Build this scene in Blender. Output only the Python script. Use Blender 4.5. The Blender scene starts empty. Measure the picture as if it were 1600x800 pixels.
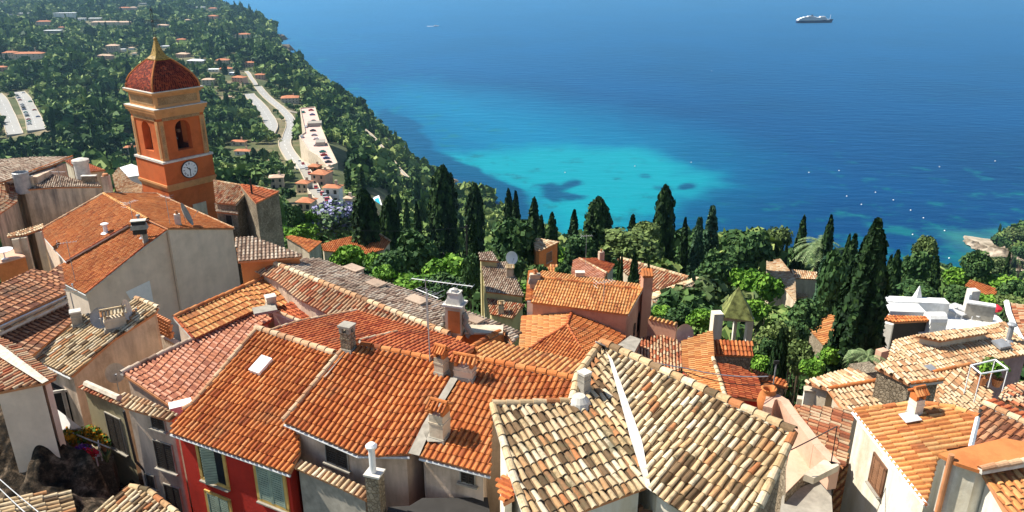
HAZE = 0.00005
import bpy, math, random
import numpy as np
from mathutils import Vector, Matrix
random.seed(7); RNG = np.random.default_rng(7)
S = bpy.context.scene
COL = S.collection
R = math.radians
# ------------------------------------------------------------------ camera
CAMH = 230.0; TH = R(21.5); F = 1221.0
CT, ST = math.cos(TH), math.sin(TH)
cam = bpy.data.cameras.new('camera'); camo = bpy.data.objects.new('camera', cam); COL.objects.link(camo)
camo.location = (0, 0, CAMH); camo.rotation_euler = (R(90) - TH, 0, 0)
cam.sensor_width = 36; cam.lens = 36 * F / 1600; cam.clip_start = 0.5; cam.clip_end = 60000
S.camera = camo
# ------------------------------------------------------------------ sky, sun, exposure
SUN_EL = 49.0
SUN_DIR = (-0.96, 0.28)                      # horizontal direction towards the sun
SUN_AZ = math.atan2(SUN_DIR[0], SUN_DIR[1])  # clockwise from +Y
w = bpy.data.worlds.new('World'); S.world = w; w.use_nodes = True
nt = w.node_tree; nt.nodes.clear()
sky = nt.nodes.new('ShaderNodeTexSky'); sky.sky_type = 'NISHITA'; sky.sun_disc = False
sky.sun_elevation = R(SUN_EL); sky.sun_rotation = SUN_AZ; sky.altitude = 200; sky.ozone_density = 1.0; sky.dust_density = 0.3
bg = nt.nodes.new('ShaderNodeBackground'); bg.inputs[1].default_value = 0.09
ow = nt.nodes.new('ShaderNodeOutputWorld')
nt.links.new(sky.outputs[0], bg.inputs[0]); nt.links.new(bg.outputs[0], ow.inputs[0])
sl = bpy.data.lights.new('sun', 'SUN'); sl.energy = 5.0; sl.angle = R(0.5); sl.color = (1.0, 0.94, 0.82)
so = bpy.data.objects.new('sun', sl); COL.objects.link(so)
sd = Vector((SUN_DIR[0], SUN_DIR[1], 0)).normalized() * math.cos(R(SUN_EL)) + Vector((0, 0, math.sin(R(SUN_EL))))
so.rotation_euler = sd.to_track_quat('Z', 'Y').to_euler(); so.location = (0, 0, 400)
S.view_settings.view_transform = 'Standard'; S.view_settings.look = 'None'
S.view_settings.exposure = 0.78; S.view_settings.gamma = 1.0
S.cycles.max_bounces = 5; S.cycles.diffuse_bounces = 3; S.cycles.glossy_bounces = 2; S.cycles.volume_bounces = 0
S.cycles.transparent_max_bounces = 4

# ------------------------------------------------------------------ pixel rays of the photograph -> places in the world
def ray(px, py):
    u, v = px - 800.0, py - 400.0
    return np.array([u, F * CT - v * ST, -(F * ST + v * CT)])
def W(px, py, z):
    d = ray(px, py); t = (z - CAMH) / d[2]
    return np.array([d[0] * t, d[1] * t, z])
def depth(p): return p[1] * CT + (CAMH - p[2]) * ST
def proj(p):
    dp = depth(p); h = CAMH - p[2]
    return 800 + p[0] / dp * F, 400 + (h * CT - p[1] * ST) / dp * F
class Pl:
    def __init__(s, a, b, c, u): s.a, s.b, s.c, s.u = a, b, c, np.array(u) / np.linalg.norm(u)
    def at(s, px, py, dz=0):
        d = ray(px, py); t = (s.c + dz - CAMH) / (d[2] - s.a * d[0] - s.b * d[1])
        return np.array([d[0] * t, d[1] * t, CAMH + d[2] * t])
    def z(s, x, y): return s.a * x + s.b * y + s.c
    def up(s, dz): return Pl(s.a, s.b, s.c + dz, s.u)
def PAB(A, B, z, pitch, toward, match=None):
    """roof plane holding the level line A-B (photo pixels) at height z, rising by pitch towards a pixel (falling if negative)"""
    a, b, t = W(*A, z), W(*B, z), W(*toward, z)
    u = (b - a)[:2]; u = u / np.linalg.norm(u); m = np.array([-u[1], u[0]])
    if np.dot(t[:2] - a[:2], m) < 0: m = -m
    k = math.tan(R(pitch)); g = m * k
    p = Pl(g[0], g[1], z - g @ a[:2], u)
    if match:
        (mx, my), other, dz = match
        q = other.at(mx, my) if isinstance(other, Pl) else W(mx, my, other)
        h0 = CAMH - p.at(mx, my)[2]; h1 = CAMH - (q[2] + dz)
        return PAB(A, B, CAMH - (CAMH - z) * h1 / h0, pitch, toward)
    return p
def P3(a, b, c, u=None):
    n = np.cross(b - a, c - a); n = n / n[2]
    gx, gy = -n[0], -n[1]
    return Pl(gx, gy, a[2] - gx * a[0] - gy * a[1], (u if u is not None else [-gy, gx]))

# ------------------------------------------------------------------ materials
def newmat(name):
    m = bpy.data.materials.new(name); m.use_nodes = True
    n = m.node_tree.nodes; b = n['Principled BSDF']; b.inputs['Specular IOR Level'].default_value = 0.25
    return m, m.node_tree, b
def ramp(nt, stops, interp='LINEAR'):
    r = nt.nodes.new('ShaderNodeValToRGB'); r.color_ramp.interpolation = interp
    e = r.color_ramp.elements
    while len(e) < len(stops): e.new(0.5)
    for i, (p, c) in enumerate(stops):
        e[i].position = p; e[i].color = (*c, 1)
    return r
def noise(nt, scale, detail=4, rough=0.6, coord='Object'):
    tc = nt.nodes.new('ShaderNodeTexCoord'); n = nt.nodes.new('ShaderNodeTexNoise')
    n.inputs['Scale'].default_value = scale; n.inputs['Detail'].default_value = detail; n.inputs['Roughness'].default_value = rough
    nt.links.new(tc.outputs[coord], n.inputs['Vector']); return n
def mixc(nt, f, a, b, mode='MIX'):
    m = nt.nodes.new('ShaderNodeMix'); m.data_type = 'RGBA'; m.blend_type = mode
    for s, v in ((m.inputs[0], f), (m.inputs[6], a), (m.inputs[7], b)):
        if hasattr(v, 'links') or isinstance(v, bpy.types.NodeSocket): nt.links.new(v, s)
        elif isinstance(v, (int, float)): s.default_value = v
        else: s.default_value = (*v, 1)
    return m.outputs[2]
def bump(nt, b, h, dist, strength=1.0):
    bp = nt.nodes.new('ShaderNodeBump'); bp.inputs['Distance'].default_value = dist; bp.inputs['Strength'].default_value = strength
    nt.links.new(h, bp.inputs['Height']); nt.links.new(bp.outputs[0], b.inputs['Normal'])
def plain(name, c, rough=0.7, metal=0.0, var=0.25, scale=3.0):
    m, nt, b = newmat(name); n = noise(nt, scale)
    r = ramp(nt, [(0.3, tuple(x * (1 - var) for x in c)), (0.7, tuple(min(1, x * (1 + var * 0.5)) for x in c))])
    nt.links.new(n.outputs[0], r.inputs[0]); nt.links.new(r.outputs[0], b.inputs['Base Color'])
    b.inputs['Roughness'].default_value = rough; b.inputs['Metallic'].default_value = metal
    return m
def plaster(name, c, stain, amt=0.5, scale=0.35, streak=True, bumpd=0.01, wear=0.75):
    m, nt, b = newmat(name)
    tc = nt.nodes.new('ShaderNodeTexCoord'); mp = nt.nodes.new('ShaderNodeMapping'); mp.inputs['Scale'].default_value = (2.2, 2.2, 0.35 if streak else 1.5)
    nt.links.new(tc.outputs['Object'], mp.inputs[0])
    n = nt.nodes.new('ShaderNodeTexNoise'); n.inputs['Scale'].default_value = scale * 2; n.inputs['Detail'].default_value = 7; n.inputs['Roughness'].default_value = 0.65
    nt.links.new(mp.outputs[0], n.inputs['Vector'])
    r = ramp(nt, [(0.42, (0, 0, 0)), (0.72, (1, 1, 1))]); nt.links.new(n.outputs[0], r.inputs[0])
    n2 = noise(nt, 1.1, 6); r2 = ramp(nt, [(0.3, tuple(x * 0.86 for x in c)), (0.7, c)]); nt.links.new(n2.outputs[0], r2.inputs[0])
    mul = nt.nodes.new('ShaderNodeMath'); mul.operation = 'MULTIPLY'; mul.inputs[1].default_value = min(1, amt * 1.25); nt.links.new(r.outputs[0], mul.inputs[0])
    n8 = noise(nt, 0.5, 10, 0.75); r8 = ramp(nt, [(0.38, (0.7, 0.67, 0.63)), (0.52, (1, 1, 1))]); nt.links.new(n8.outputs[0], r8.inputs[0])
    nt.links.new(mixc(nt, wear, mixc(nt, mul.outputs[0], r2.outputs[0], stain), r8.outputs[0], 'MULTIPLY'), b.inputs['Base Color'])
    n3 = noise(nt, 9, 5); bump(nt, b, n3.outputs[0], bumpd); b.inputs['Roughness'].default_value = 0.9
    return m
def stonemat(name, c1, c2, c3, scale=2.2, bd=0.06):
    m, nt, b = newmat(name); tc = nt.nodes.new('ShaderNodeTexCoord'); scale = scale * 4.0 if scale > 1 else scale
    v = nt.nodes.new('ShaderNodeTexVoronoi'); v.inputs['Scale'].default_value = scale
    v2 = nt.nodes.new('ShaderNodeTexVoronoi'); v2.feature = 'DISTANCE_TO_EDGE'; v2.inputs['Scale'].default_value = scale
    n = noise(nt, 2.5, 3); mx = nt.nodes.new('ShaderNodeMix'); mx.data_type = 'VECTOR'; mx.inputs[0].default_value = 0.12
    nt.links.new(tc.outputs['Object'], mx.inputs[4]); nt.links.new(n.outputs[1], mx.inputs[5])
    nt.links.new(mx.outputs[1], v.inputs['Vector']); nt.links.new(mx.outputs[1], v2.inputs['Vector'])
    r = ramp(nt, [(0.0, c1), (0.5, c2), (1.0, c3)]); nt.links.new(v.outputs['Color'], r.inputs[0])
    r2 = ramp(nt, [(0.0, (0.6, 0.57, 0.53)), (0.12, (1, 1, 1))]); nt.links.new(v2.outputs['Distance'], r2.inputs[0])
    o = mixc(nt, 1.0, r.outputs[0], r2.outputs[0], 'MULTIPLY')
    n4 = noise(nt, 0.6, 6); r4 = ramp(nt, [(0.35, (0.45, 0.42, 0.38)), (0.65, (1, 1, 1))]); nt.links.new(n4.outputs[0], r4.inputs[0])
    nt.links.new(mixc(nt, 0.8, o, r4.outputs[0], 'MULTIPLY'), b.inputs['Base Color'])
    bump(nt, b, r2.outputs[0], bd); b.inputs['Roughness'].default_value = 0.95
    return m
def rockmat(name, stops, scale=1.2):
    m, nt, b = newmat(name); n = noise(nt, scale, 12, 0.75); r = ramp(nt, stops); nt.links.new(n.outputs[0], r.inputs[0])
    n2 = noise(nt, scale * 0.35, 4, 0.6); r2 = ramp(nt, [(0.4, (0.3, 0.28, 0.25)), (0.62, (1, 1, 1))]); nt.links.new(n2.outputs[0], r2.inputs[0])
    nt.links.new(mixc(nt, 1.0, r.outputs[0], r2.outputs[0], 'MULTIPLY'), b.inputs['Base Color']); bump(nt, b, n.outputs[0], 0.3 / scale if scale > 1 else 0.6); b.inputs['Roughness'].default_value = 1.0
    return m
def tilemat(name, stops, moss=(0.06, 0.055, 0.04), amt=0.5, mscale=1.3, lo=0.5, hi=0.68):
    m, nt, b = newmat(name)
    at = nt.nodes.new('ShaderNodeAttribute'); at.attribute_name = 'tint'
    r = ramp(nt, stops); nt.links.new(at.outputs['Fac'], r.inputs[0])
    n = noise(nt, mscale, 8, 0.7); rr = ramp(nt, [(lo, (0, 0, 0)), (hi, (1, 1, 1))]); nt.links.new(n.outputs[0], rr.inputs[0])
    n5 = noise(nt, 14, 4, 0.7); r5 = ramp(nt, [(0.3, (0.72, 0.7, 0.68)), (0.62, (1.05, 1.05, 1.05))]); nt.links.new(n5.outputs[0], r5.inputs[0])
    mul = nt.nodes.new('ShaderNodeMath'); mul.operation = 'MULTIPLY'; mul.inputs[1].default_value = amt; nt.links.new(rr.outputs[0], mul.inputs[0])
    n6 = noise(nt, 0.45, 3, 0.5); r6 = ramp(nt, [(0.35, (0.78, 0.74, 0.7)), (0.65, (1.06, 1.05, 1.02))]); nt.links.new(n6.outputs[0], r6.inputs[0])
    o = mixc(nt, 0.9, r.outputs[0], r5.outputs[0], 'MULTIPLY'); o = mixc(nt, 1.0, o, r6.outputs[0], 'MULTIPLY')
    nt.links.new(mixc(nt, mul.outputs[0], o, moss), b.inputs['Base Color'])
    bump(nt, b, n5.outputs[0], 0.006); b.inputs['Roughness'].default_value = 0.85
    return m
def leafmat(name, stops, rough=0.7):
    m, nt, b = newmat(name)
    at = nt.nodes.new('ShaderNodeAttribute'); at.attribute_name = 'tint'
    oi = nt.nodes.new('ShaderNodeObjectInfo')
    a = nt.nodes.new('ShaderNodeMath'); a.operation = 'MULTIPLY_ADD'; a.inputs[1].default_value = 0.25
    nt.links.new(oi.outputs['Random'], a.inputs[0])
    s = nt.nodes.new('ShaderNodeMath'); s.operation = 'SUBTRACT'; s.inputs[1].default_value = 0.12
    nt.links.new(at.outputs['Fac'], s.inputs[0]); nt.links.new(s.outputs[0], a.inputs[2])
    r = ramp(nt, stops); nt.links.new(a.outputs[0], r.inputs[0]); nt.links.new(r.outputs[0], b.inputs['Base Color'])
    b.inputs['Roughness'].default_value = rough; b.inputs['Specular IOR Level'].default_value = 0.15
    return m
M = {}
M['orange'] = tilemat('orange_tiles', [(0, (0.30, 0.07, 0.02)), (0.25, (0.53, 0.165, 0.045)), (0.75, (0.60, 0.215, 0.065)), (1, (0.66, 0.29, 0.11))], amt=0.45, mscale=0.9)
M['red'] = tilemat('red_tiles', [(0, (0.26, 0.045, 0.018)), (0.3, (0.50, 0.12, 0.04)), (1, (0.58, 0.18, 0.065))], amt=0.4, mscale=0.8)
M['pinkt'] = tilemat('pink_terracotta', [(0, (0.3, 0.11, 0.07)), (0.3, (0.58, 0.24, 0.13)), (1, (0.64, 0.35, 0.25))], amt=0.3)
M['bright'] = tilemat('bright_orange_tiles', [(0, (0.42, 0.14, 0.05)), (0.3, (0.64, 0.29, 0.09)), (1, (0.70, 0.41, 0.17))], amt=0.4, mscale=0.9)
M['brown'] = tilemat('weathered_brown_tiles', [(0, (0.14, 0.05, 0.03)), (0.3, (0.40, 0.15, 0.065)), (0.7, (0.48, 0.22, 0.11)), (1, (0.52, 0.3, 0.18))], amt=0.6, mscale=0.8, lo=0.45)
M['canal'] = tilemat('old_canal_tiles', [(0, (0.10, 0.06, 0.03)), (0.09, (0.24, 0.16, 0.09)), (0.12, (0.50, 0.2, 0.08)), (0.19, (0.54, 0.30, 0.14)), (0.25, (0.56, 0.40, 0.22)), (0.6, (0.64, 0.49, 0.30)), (0.82, (0.70, 0.57, 0.38)), (1, (0.74, 0.65, 0.49))], moss=(0.11, 0.095, 0.05), amt=0.8, mscale=1.9, lo=0.52, hi=0.66)
M['mixed'] = tilemat('mixed_canal_tiles', [(0, (0.14, 0.06, 0.035)), (0.12, (0.42, 0.12, 0.055)), (0.32, (0.50, 0.2, 0.1)), (0.5, (0.54, 0.31, 0.17)), (0.8, (0.56, 0.4, 0.25)), (1, (0.60, 0.48, 0.33))], amt=0.5, mscale=1.6)
M['stonet'] = tilemat('stone_grey_tiles', [(0, (0.16, 0.1, 0.07)), (0.3, (0.40, 0.28, 0.21)), (0.7, (0.5, 0.4, 0.31)), (1, (0.56, 0.48, 0.39))], amt=0.5, mscale=1.2)
M['sand'] = tilemat('pale_sand_tiles', [(0, (0.25, 0.14, 0.08)), (0.12, (0.52, 0.28, 0.14)), (0.25, (0.58, 0.38, 0.22)), (0.6, (0.66, 0.52, 0.33)), (1, (0.72, 0.62, 0.45))], amt=0.35, mscale=1.5)
M['cap'] = tilemat('ridge_tiles', [(0, (0.46, 0.24, 0.13)), (0.5, (0.58, 0.38, 0.23)), (1, (0.66, 0.52, 0.36))], amt=0.35)
M['cream'] = plaster('cream_plaster', (0.66, 0.56, 0.42), (0.3, 0.22, 0.15), 0.55)
M['beige'] = plaster('beige_plaster', (0.68, 0.52, 0.39), (0.22, 0.17, 0.13), 0.6)
M['beigeg'] = plaster('pinkish_beige_plaster', (0.82, 0.65, 0.51), (0.5, 0.4, 0.32), 0.25, wear=0.3)
M['grime'] = plaster('streaked_grey_plaster', (0.62, 0.49, 0.36), (0.12, 0.11, 0.1), 0.85)
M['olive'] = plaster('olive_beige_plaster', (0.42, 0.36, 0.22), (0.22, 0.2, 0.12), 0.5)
M['white'] = plaster('white_plaster', (0.80, 0.76, 0.66), (0.56, 0.46, 0.28), 0.6)
M['whitew'] = plaster('whitewash', (0.82, 0.82, 0.80), (0.55, 0.53, 0.48), 0.25)
M['redwall'] = plaster('dark_red_plaster', (0.50, 0.03, 0.016), (0.25, 0.02, 0.02), 0.4)
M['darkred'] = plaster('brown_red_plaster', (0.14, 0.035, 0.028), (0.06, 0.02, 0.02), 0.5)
M['pink'] = plaster('salmon_plaster', (0.62, 0.34, 0.23), (0.42, 0.2, 0.14), 0.4)
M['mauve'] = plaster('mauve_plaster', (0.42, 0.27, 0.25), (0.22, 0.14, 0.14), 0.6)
M['orangew'] = plaster('orange_plaster', (0.62, 0.22, 0.07), (0.45, 0.15, 0.05), 0.4)
M['peach'] = plaster('peach_plaster', (0.68, 0.42, 0.30), (0.5, 0.3, 0.2), 0.3)
M['yellow'] = plaster('yellow_plaster', (0.6, 0.52, 0.28), (0.4, 0.36, 0.2), 0.4)
M['stonew'] = stonemat('rubble_stone', (0.26, 0.21, 0.15), (0.38, 0.31, 0.22), (0.5, 0.42, 0.31))
M['rockm'] = rockmat('mossy_rock', [(0.38, (0.008, 0.006, 0.004)), (0.48, (0.05, 0.036, 0.022)), (0.56, (0.17, 0.12, 0.08)), (0.66, (0.34, 0.27, 0.2))], 2.4)
M['rockc'] = rockmat('coast_rock', [(0.3, (0.16, 0.11, 0.08)), (0.5, (0.42, 0.34, 0.25)), (0.7, (0.6, 0.52, 0.42))], 0.15)
M['mortar'] = plain('white_mortar', (0.62, 0.58, 0.51), 0.85, var=0.3)
M['oldm'] = plain('aged_mortar', (0.6, 0.53, 0.43), 0.9, var=0.35, scale=5)
M['zinc'] = plain('pale_zinc', (0.6, 0.6, 0.6), 0.5, 0.2)
M['grey'] = plain('grey_metal', (0.35, 0.36, 0.37), 0.5, 0.3)
M['dark'] = plain('dark_metal', (0.035, 0.032, 0.03), 0.6)
M['glass'] = plain('dark_window', (0.02, 0.025, 0.028), 0.15)
M['shut'] = plain('sage_shutter', (0.3, 0.37, 0.29), 0.7)
M['shutd'] = plain('dark_shutter', (0.04, 0.032, 0.026), 0.7)
M['browns'] = plain('brown_shutter', (0.26, 0.13, 0.07), 0.7)
M['yframe'] = plain('ochre_frame', (0.62, 0.4, 0.12), 0.8)
M['wood'] = plain('brown_wood', (0.16, 0.08, 0.045), 0.8)
M['bark'] = plain('bark', (0.13, 0.095, 0.065), 0.95)
M['whitep'] = plain('white_paint', (0.8, 0.8, 0.79), 0.5, var=0.08)
M['concrete'] = plain('concrete', (0.34, 0.31, 0.26), 0.9, var=0.3)
M['terra'] = plain('terracotta', (0.55, 0.24, 0.11), 0.8)

# ------------------------------------------------------------------ object helpers
def tag(o, label=None, cat=None, group=None, kind=None):
    if label: o['label'] = label
    if cat: o['category'] = cat
    if group: o['group'] = group
    if kind: o['kind'] = kind
    return o
def thing(name, label, cat, loc=(0, 0, 0), rz=0, group=None):
    o = bpy.data.objects.new(name, None); COL.objects.link(o); o.location = tuple(float(v) for v in loc); o.rotation_euler = (0, 0, rz)
    o.empty_display_size = 0.5
    return tag(o, label, cat, group)
def npmesh(name, V, Q, mats, tint=None, mi=None, nv=4, smooth=False):
    V = np.asarray(V, dtype=np.float32).reshape(-1, 3); Q = np.asarray(Q, dtype=np.int32).reshape(-1, nv)
    me = bpy.data.meshes.new(name); me.vertices.add(len(V)); me.vertices.foreach_set('co', V.ravel())
    me.loops.add(Q.size); me.loops.foreach_set('vertex_index', Q.ravel())
    me.polygons.add(len(Q)); me.polygons.foreach_set('loop_start', np.arange(0, Q.size, nv, dtype=np.int32)); me.polygons.foreach_set('loop_total', np.full(len(Q), nv, dtype=np.int32))
    for m in (mats if isinstance(mats, (list, tuple)) else [mats]): me.materials.append(m)
    if mi is not None: me.polygons.foreach_set('material_index', np.asarray(mi, dtype=np.int32))
    if smooth: me.polygons.foreach_set('use_smooth', np.ones(len(Q), dtype=bool))
    me.update(calc_edges=True)
    if tint is not None:
        a = me.attributes.new('tint', 'FLOAT', 'FACE'); a.data.foreach_set('value', np.asarray(tint, dtype=np.float32))
    me.validate()
    return me
def link(name, me, parent=None, loc=None):
    o = bpy.data.objects.new(name, me); COL.objects.link(o)
    if parent: o.parent = parent
    if loc is not None: o.location = tuple(float(v) for v in loc)
    return o
class MB:
    def __init__(s): s.v = []; s.f = []; s.m = []; s.t = []
    def add(s, vs, fs, m=0, t=0.5):
        b = len(s.v); s.v += [tuple(float(c) for c in p) for p in vs]
        for f in fs: s.f.append([i + b for i in f]); s.m.append(m); s.t.append(t)
    def box(s, c, sx, sy, sz, rz=0.0, m=0, t=0.5, ux=None, top=1.0):
        """box standing on c (base centre); rz turns it, or ux gives its x direction; top scales the upper face"""
        if ux is not None: rz = math.atan2(ux[1], ux[0])
        ca, sa = math.cos(rz), math.sin(rz); vs = []
        for k, z in ((1, 0), (top, sz)):
            for x, y in ((-1, -1), (1, -1), (1, 1), (-1, 1)):
                X, Y = x * sx / 2 * k, y * sy / 2 * k
                vs.append((c[0] + X * ca - Y * sa, c[1] + X * sa + Y * ca, c[2] + z))
        s.add(vs, [(3, 2, 1, 0), (4, 5, 6, 7), (0, 1, 5, 4), (1, 2, 6, 5), (2, 3, 7, 6), (3, 0, 4, 7)], m, t)
    def prism(s, top, bot, m=0, mt=None):
        n = len(top); vs = list(top) + list(bot)
        ar = sum(top[i][0] * top[(i + 1) % n][1] - top[(i + 1) % n][0] * top[i][1] for i in range(n))
        ft = list(range(n)); fb = list(range(2 * n - 1, n - 1, -1)); sides = [(i + n, (i + 1) % n + n, (i + 1) % n, i) for i in range(n)]
        if ar < 0: ft = ft[::-1]; fb = fb[::-1]; sides = [q[::-1] for q in sides]
        b = len(s.v); s.add(vs, [ft], m if mt is None else mt); 
        for f in [fb] + sides: s.f.append([i + b for i in f]); s.m.append(m); s.t.append(0.5)
    def tube(s, pts, r, n=6, m=0, r1=None, t=0.5, cap=True):
        pts = [Vector([float(c) for c in p]) for p in pts]; b = len(s.v); N = len(pts)
        for i, p in enumerate(pts):
            d = (pts[min(i + 1, N - 1)] - pts[max(i - 1, 0)]).normalized()
            a = d.orthogonal().normalized() if abs(d.z) > 0.9 else d.cross(Vector((0, 0, 1))).normalized()
            c = d.cross(a); rr = r if r1 is None else r + (r1 - r) * i / (N - 1)
            for k in range(n):
                q = 2 * math.pi * k / n; s.v.append(tuple(p + (a * math.cos(q) + c * math.sin(q)) * rr))
        for i in range(N - 1):
            for k in range(n):
                s.f.append([b + i * n + k, b + i * n + (k + 1) % n, b + (i + 1) * n + (k + 1) % n, b + (i + 1) * n + k]); s.m.append(m); s.t.append(t)
        if cap:
            s.f.append([b + k for k in range(n)][::-1]); s.f.append([b + (N - 1) * n + k for k in range(n)]); s.m += [m, m]; s.t += [t, t]
    def lathe(s, c, prof, n=12, m=0, t=0.5):
        b = len(s.v)
        for r, z in prof:
            for k in range(n):
                q = 2 * math.pi * k / n; s.v.append((c[0] + r * math.cos(q), c[1] + r * math.sin(q), c[2] + z))
        for i in range(len(prof) - 1):
            for k in range(n):
                s.f.append([b + i * n + k, b + i * n + (k + 1) % n, b + (i + 1) * n + (k + 1) % n, b + (i + 1) * n + k]); s.m.append(m); s.t.append(t)
    def build(s, name, mats, parent=None, smooth=False, local=True):
        me = bpy.data.meshes.new(name)
        off = parent.matrix_basis.translation if (parent is not None and local) else Vector((0, 0, 0))
        if parent is not None and local and parent.parent is not None: off = off + parent.parent.matrix_basis.translation
        me.from_pydata([(v[0] - off[0], v[1] - off[1], v[2] - off[2]) for v in s.v], [], s.f)
        for m in (mats if isinstance(mats, (list, tuple)) else [mats]): me.materials.append(m)
        me.polygons.foreach_set('material_index', s.m)
        a = me.attributes.new('tint', 'FLOAT', 'FACE'); a.data.foreach_set('value', s.t)
        if smooth: me.polygons.foreach_set('use_smooth', [True] * len(me.polygons))
        me.update()
        return link(name, me, parent)

# ------------------------------------------------------------------ terrain
COAST_PX = [(270, -12), (323, 0), (350, 12), (372, 24), (403, 36), (420, 46), (439, 58), (430, 66), (444, 75), (436, 86), (452, 98), (481, 109), (494, 125), (519, 150), (550, 166), (575, 181),
            (600, 206), (631, 231), (660, 262), (700, 290), (740, 303), (765, 314), (784, 334), (830, 362), (900, 392), (1000, 412), (1150, 428), (1300, 436),
            (1400, 438), (1478, 436), (1530, 436), (1560, 431), (1582, 418), (1560, 405), (1531, 391), (1512, 378), (1503, 370), (1520, 370), (1545, 374), (1575, 368), (1640, 360), (1750, 352)]
coast = [W(x, y, 0)[:2] for x, y in COAST_PX]
coast = np.array([(-9000, 9000)] + coast + [(1500, 500), (1500, -1500), (-9000, -1500)])
def sdist(P, poly, closed=True):
    """signed distance, positive inside"""
    P = np.asarray(P, float).reshape(-1, 2); d = np.full(len(P), 1e9); ins = np.zeros(len(P), bool); n = len(poly)
    for i in range(n):
        a, b = poly[i], poly[(i + 1) % n]; ab = b - a
        t = np.clip(((P - a) @ ab) / max(ab @ ab, 1e-9), 0, 1); q = P - (a + t[:, None] * ab)
        d = np.minimum(d, np.hypot(q[:, 0], q[:, 1]))
        c = ((a[1] > P[:, 1]) != (b[1] > P[:, 1])) & (P[:, 0] < (b[0] - a[0]) * (P[:, 1] - a[1]) / ((b[1] - a[1]) or 1e-9) + a[0]); ins ^= c
    return np.where(ins, d, -d)
def vnoise(x, y, s, seed=0):
    x = x / s + seed * 17.3; y = y / s + seed * 9.1; xi = np.floor(x).astype(np.int64); yi = np.floor(y).astype(np.int64); fx = x - xi; fy = y - yi
    fx = fx * fx * (3 - 2 * fx); fy = fy * fy * (3 - 2 * fy)
    def h(a, b):
        v = np.sin(a * 127.1 + b * 311.7 + seed) * 43758.5453; return v - np.floor(v)
    return (h(xi, yi) * (1 - fx) + h(xi + 1, yi) * fx) * (1 - fy) + (h(xi, yi + 1) * (1 - fx) + h(xi + 1, yi + 1) * fx) * fy
def terrain(x, y):
    x = np.atleast_1d(np.asarray(x, float)); y = np.atleast_1d(np.asarray(y, float))
    r = np.hypot(x, y); az = np.degrees(np.arctan2(x, np.maximum(y, 1e-3)))
    zl = np.interp(r, [0, 30, 60, 110, 150, 300, 450, 600, 800, 1000, 1500, 3000, 5000, 9000], [200, 199, 191, 178, 168, 138, 108, 86, 70, 62, 56, 32, 14, 10])
    zc = np.interp(r, [0, 30, 60, 80, 110, 150, 200, 300, 450, 600, 720, 9000], [200, 199, 194, 188, 178, 162, 142, 108, 65, 25, 4, 3])
    wl = np.clip((-az - 3) / 11, 0, 1); wl = wl * wl * (3 - 2 * wl)
    z = zc * (1 - wl) + zl * wl
    d = sdist(np.stack([x, y], 1), coast)
    k = 1 - np.exp(-np.maximum(d, 0) / 75)
    far = np.clip((r - 120) / 300, 0, 1)
    z = z * k + far * k * np.clip((5200 - r) / 2500, 0.15, 1) * (vnoise(x, y, 90, 1) - 0.5) * 16 + np.clip(far * 2, 0, 1) * k * np.clip((5200 - r) / 2500, 0.15, 1) * (vnoise(x, y, 260, 2) - 0.5) * 18
    z = np.where(d < 0, np.maximum(-12, d * 0.08) - 0.5, z + 0.8)
    return z
_rr = np.geomspace(18, 7000, 900)
def T(px, py):
    """first hit of a photo pixel's ray with the terrain"""
    d = ray(px, py); t = _rr / math.hypot(d[0], d[1]); X, Y, Z = d[0] * t, d[1] * t, CAMH + d[2] * t
    b = Z < terrain(X, Y); i = int(np.argmax(b)) if b.any() else len(t) - 1
    return np.array([X[i], Y[i], float(terrain(X[i], Y[i])[0])])

def ground_mat():
    m, nt, b = newmat('hillside_ground')
    n = noise(nt, 0.02, 9, 0.65); r = ramp(nt, [(0.3, (0.05, 0.07, 0.025)), (0.5, (0.09, 0.1, 0.04)), (0.62, (0.2, 0.16, 0.09)), (0.75, (0.33, 0.27, 0.18))])
    nt.links.new(n.outputs[0], r.inputs[0])
    g = nt.nodes.new('ShaderNodeNewGeometry'); sp = nt.nodes.new('ShaderNodeSeparateXYZ'); nt.links.new(g.outputs['Position'], sp.inputs[0])
    mr = nt.nodes.new('ShaderNodeMapRange'); mr.inputs['From Min'].default_value = 4; mr.inputs['From Max'].default_value = 14; nt.links.new(sp.outputs['Z'], mr.inputs[0])
    n2 = noise(nt, 0.09, 8, 0.7); r2 = ramp(nt, [(0.35, (0.2, 0.16, 0.11)), (0.6, (0.5, 0.42, 0.32))]); nt.links.new(n2.outputs[0], r2.inputs[0])
    nt.links.new(mixc(nt, mr.outputs[0], r2.outputs[0], r.outputs[0]), b.inputs['Base Color'])
    n3 = noise(nt, 0.5, 8, 0.7); bump(nt, b, n3.outputs[0], 0.6); b.inputs['Roughness'].default_value = 1.0
    return m
rs = np.concatenate([[0.5, 8], np.geomspace(16, 9000, 330)]); azs = np.radians(np.concatenate([np.arange(-180, -50, 6), np.linspace(-50, 45, 380), np.arange(51, 180, 6)]))
RR, AA = np.meshgrid(rs, azs, indexing='ij'); X = RR * np.sin(AA); Y = RR * np.cos(AA)
Z = terrain(X.ravel(), Y.ravel()); Z = np.where(sdist(np.stack([X.ravel(), Y.ravel()], 1), coast) > -150, Z, -14)
na = len(azs); i, j = np.meshgrid(np.arange(len(rs) - 1), np.arange(na), indexing='ij'); j2 = (j + 1) % na
Q = np.stack([i * na + j, i * na + j2, (i + 1) * na + j2, (i + 1) * na + j], -1).reshape(-1, 4)
tag(link('ground', npmesh('ground', np.stack([X.ravel(), Y.ravel(), Z], 1), Q[:, ::-1], ground_mat(), smooth=True)), kind='structure', label='steep hillside running down to the sea and out along the headland')

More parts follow.
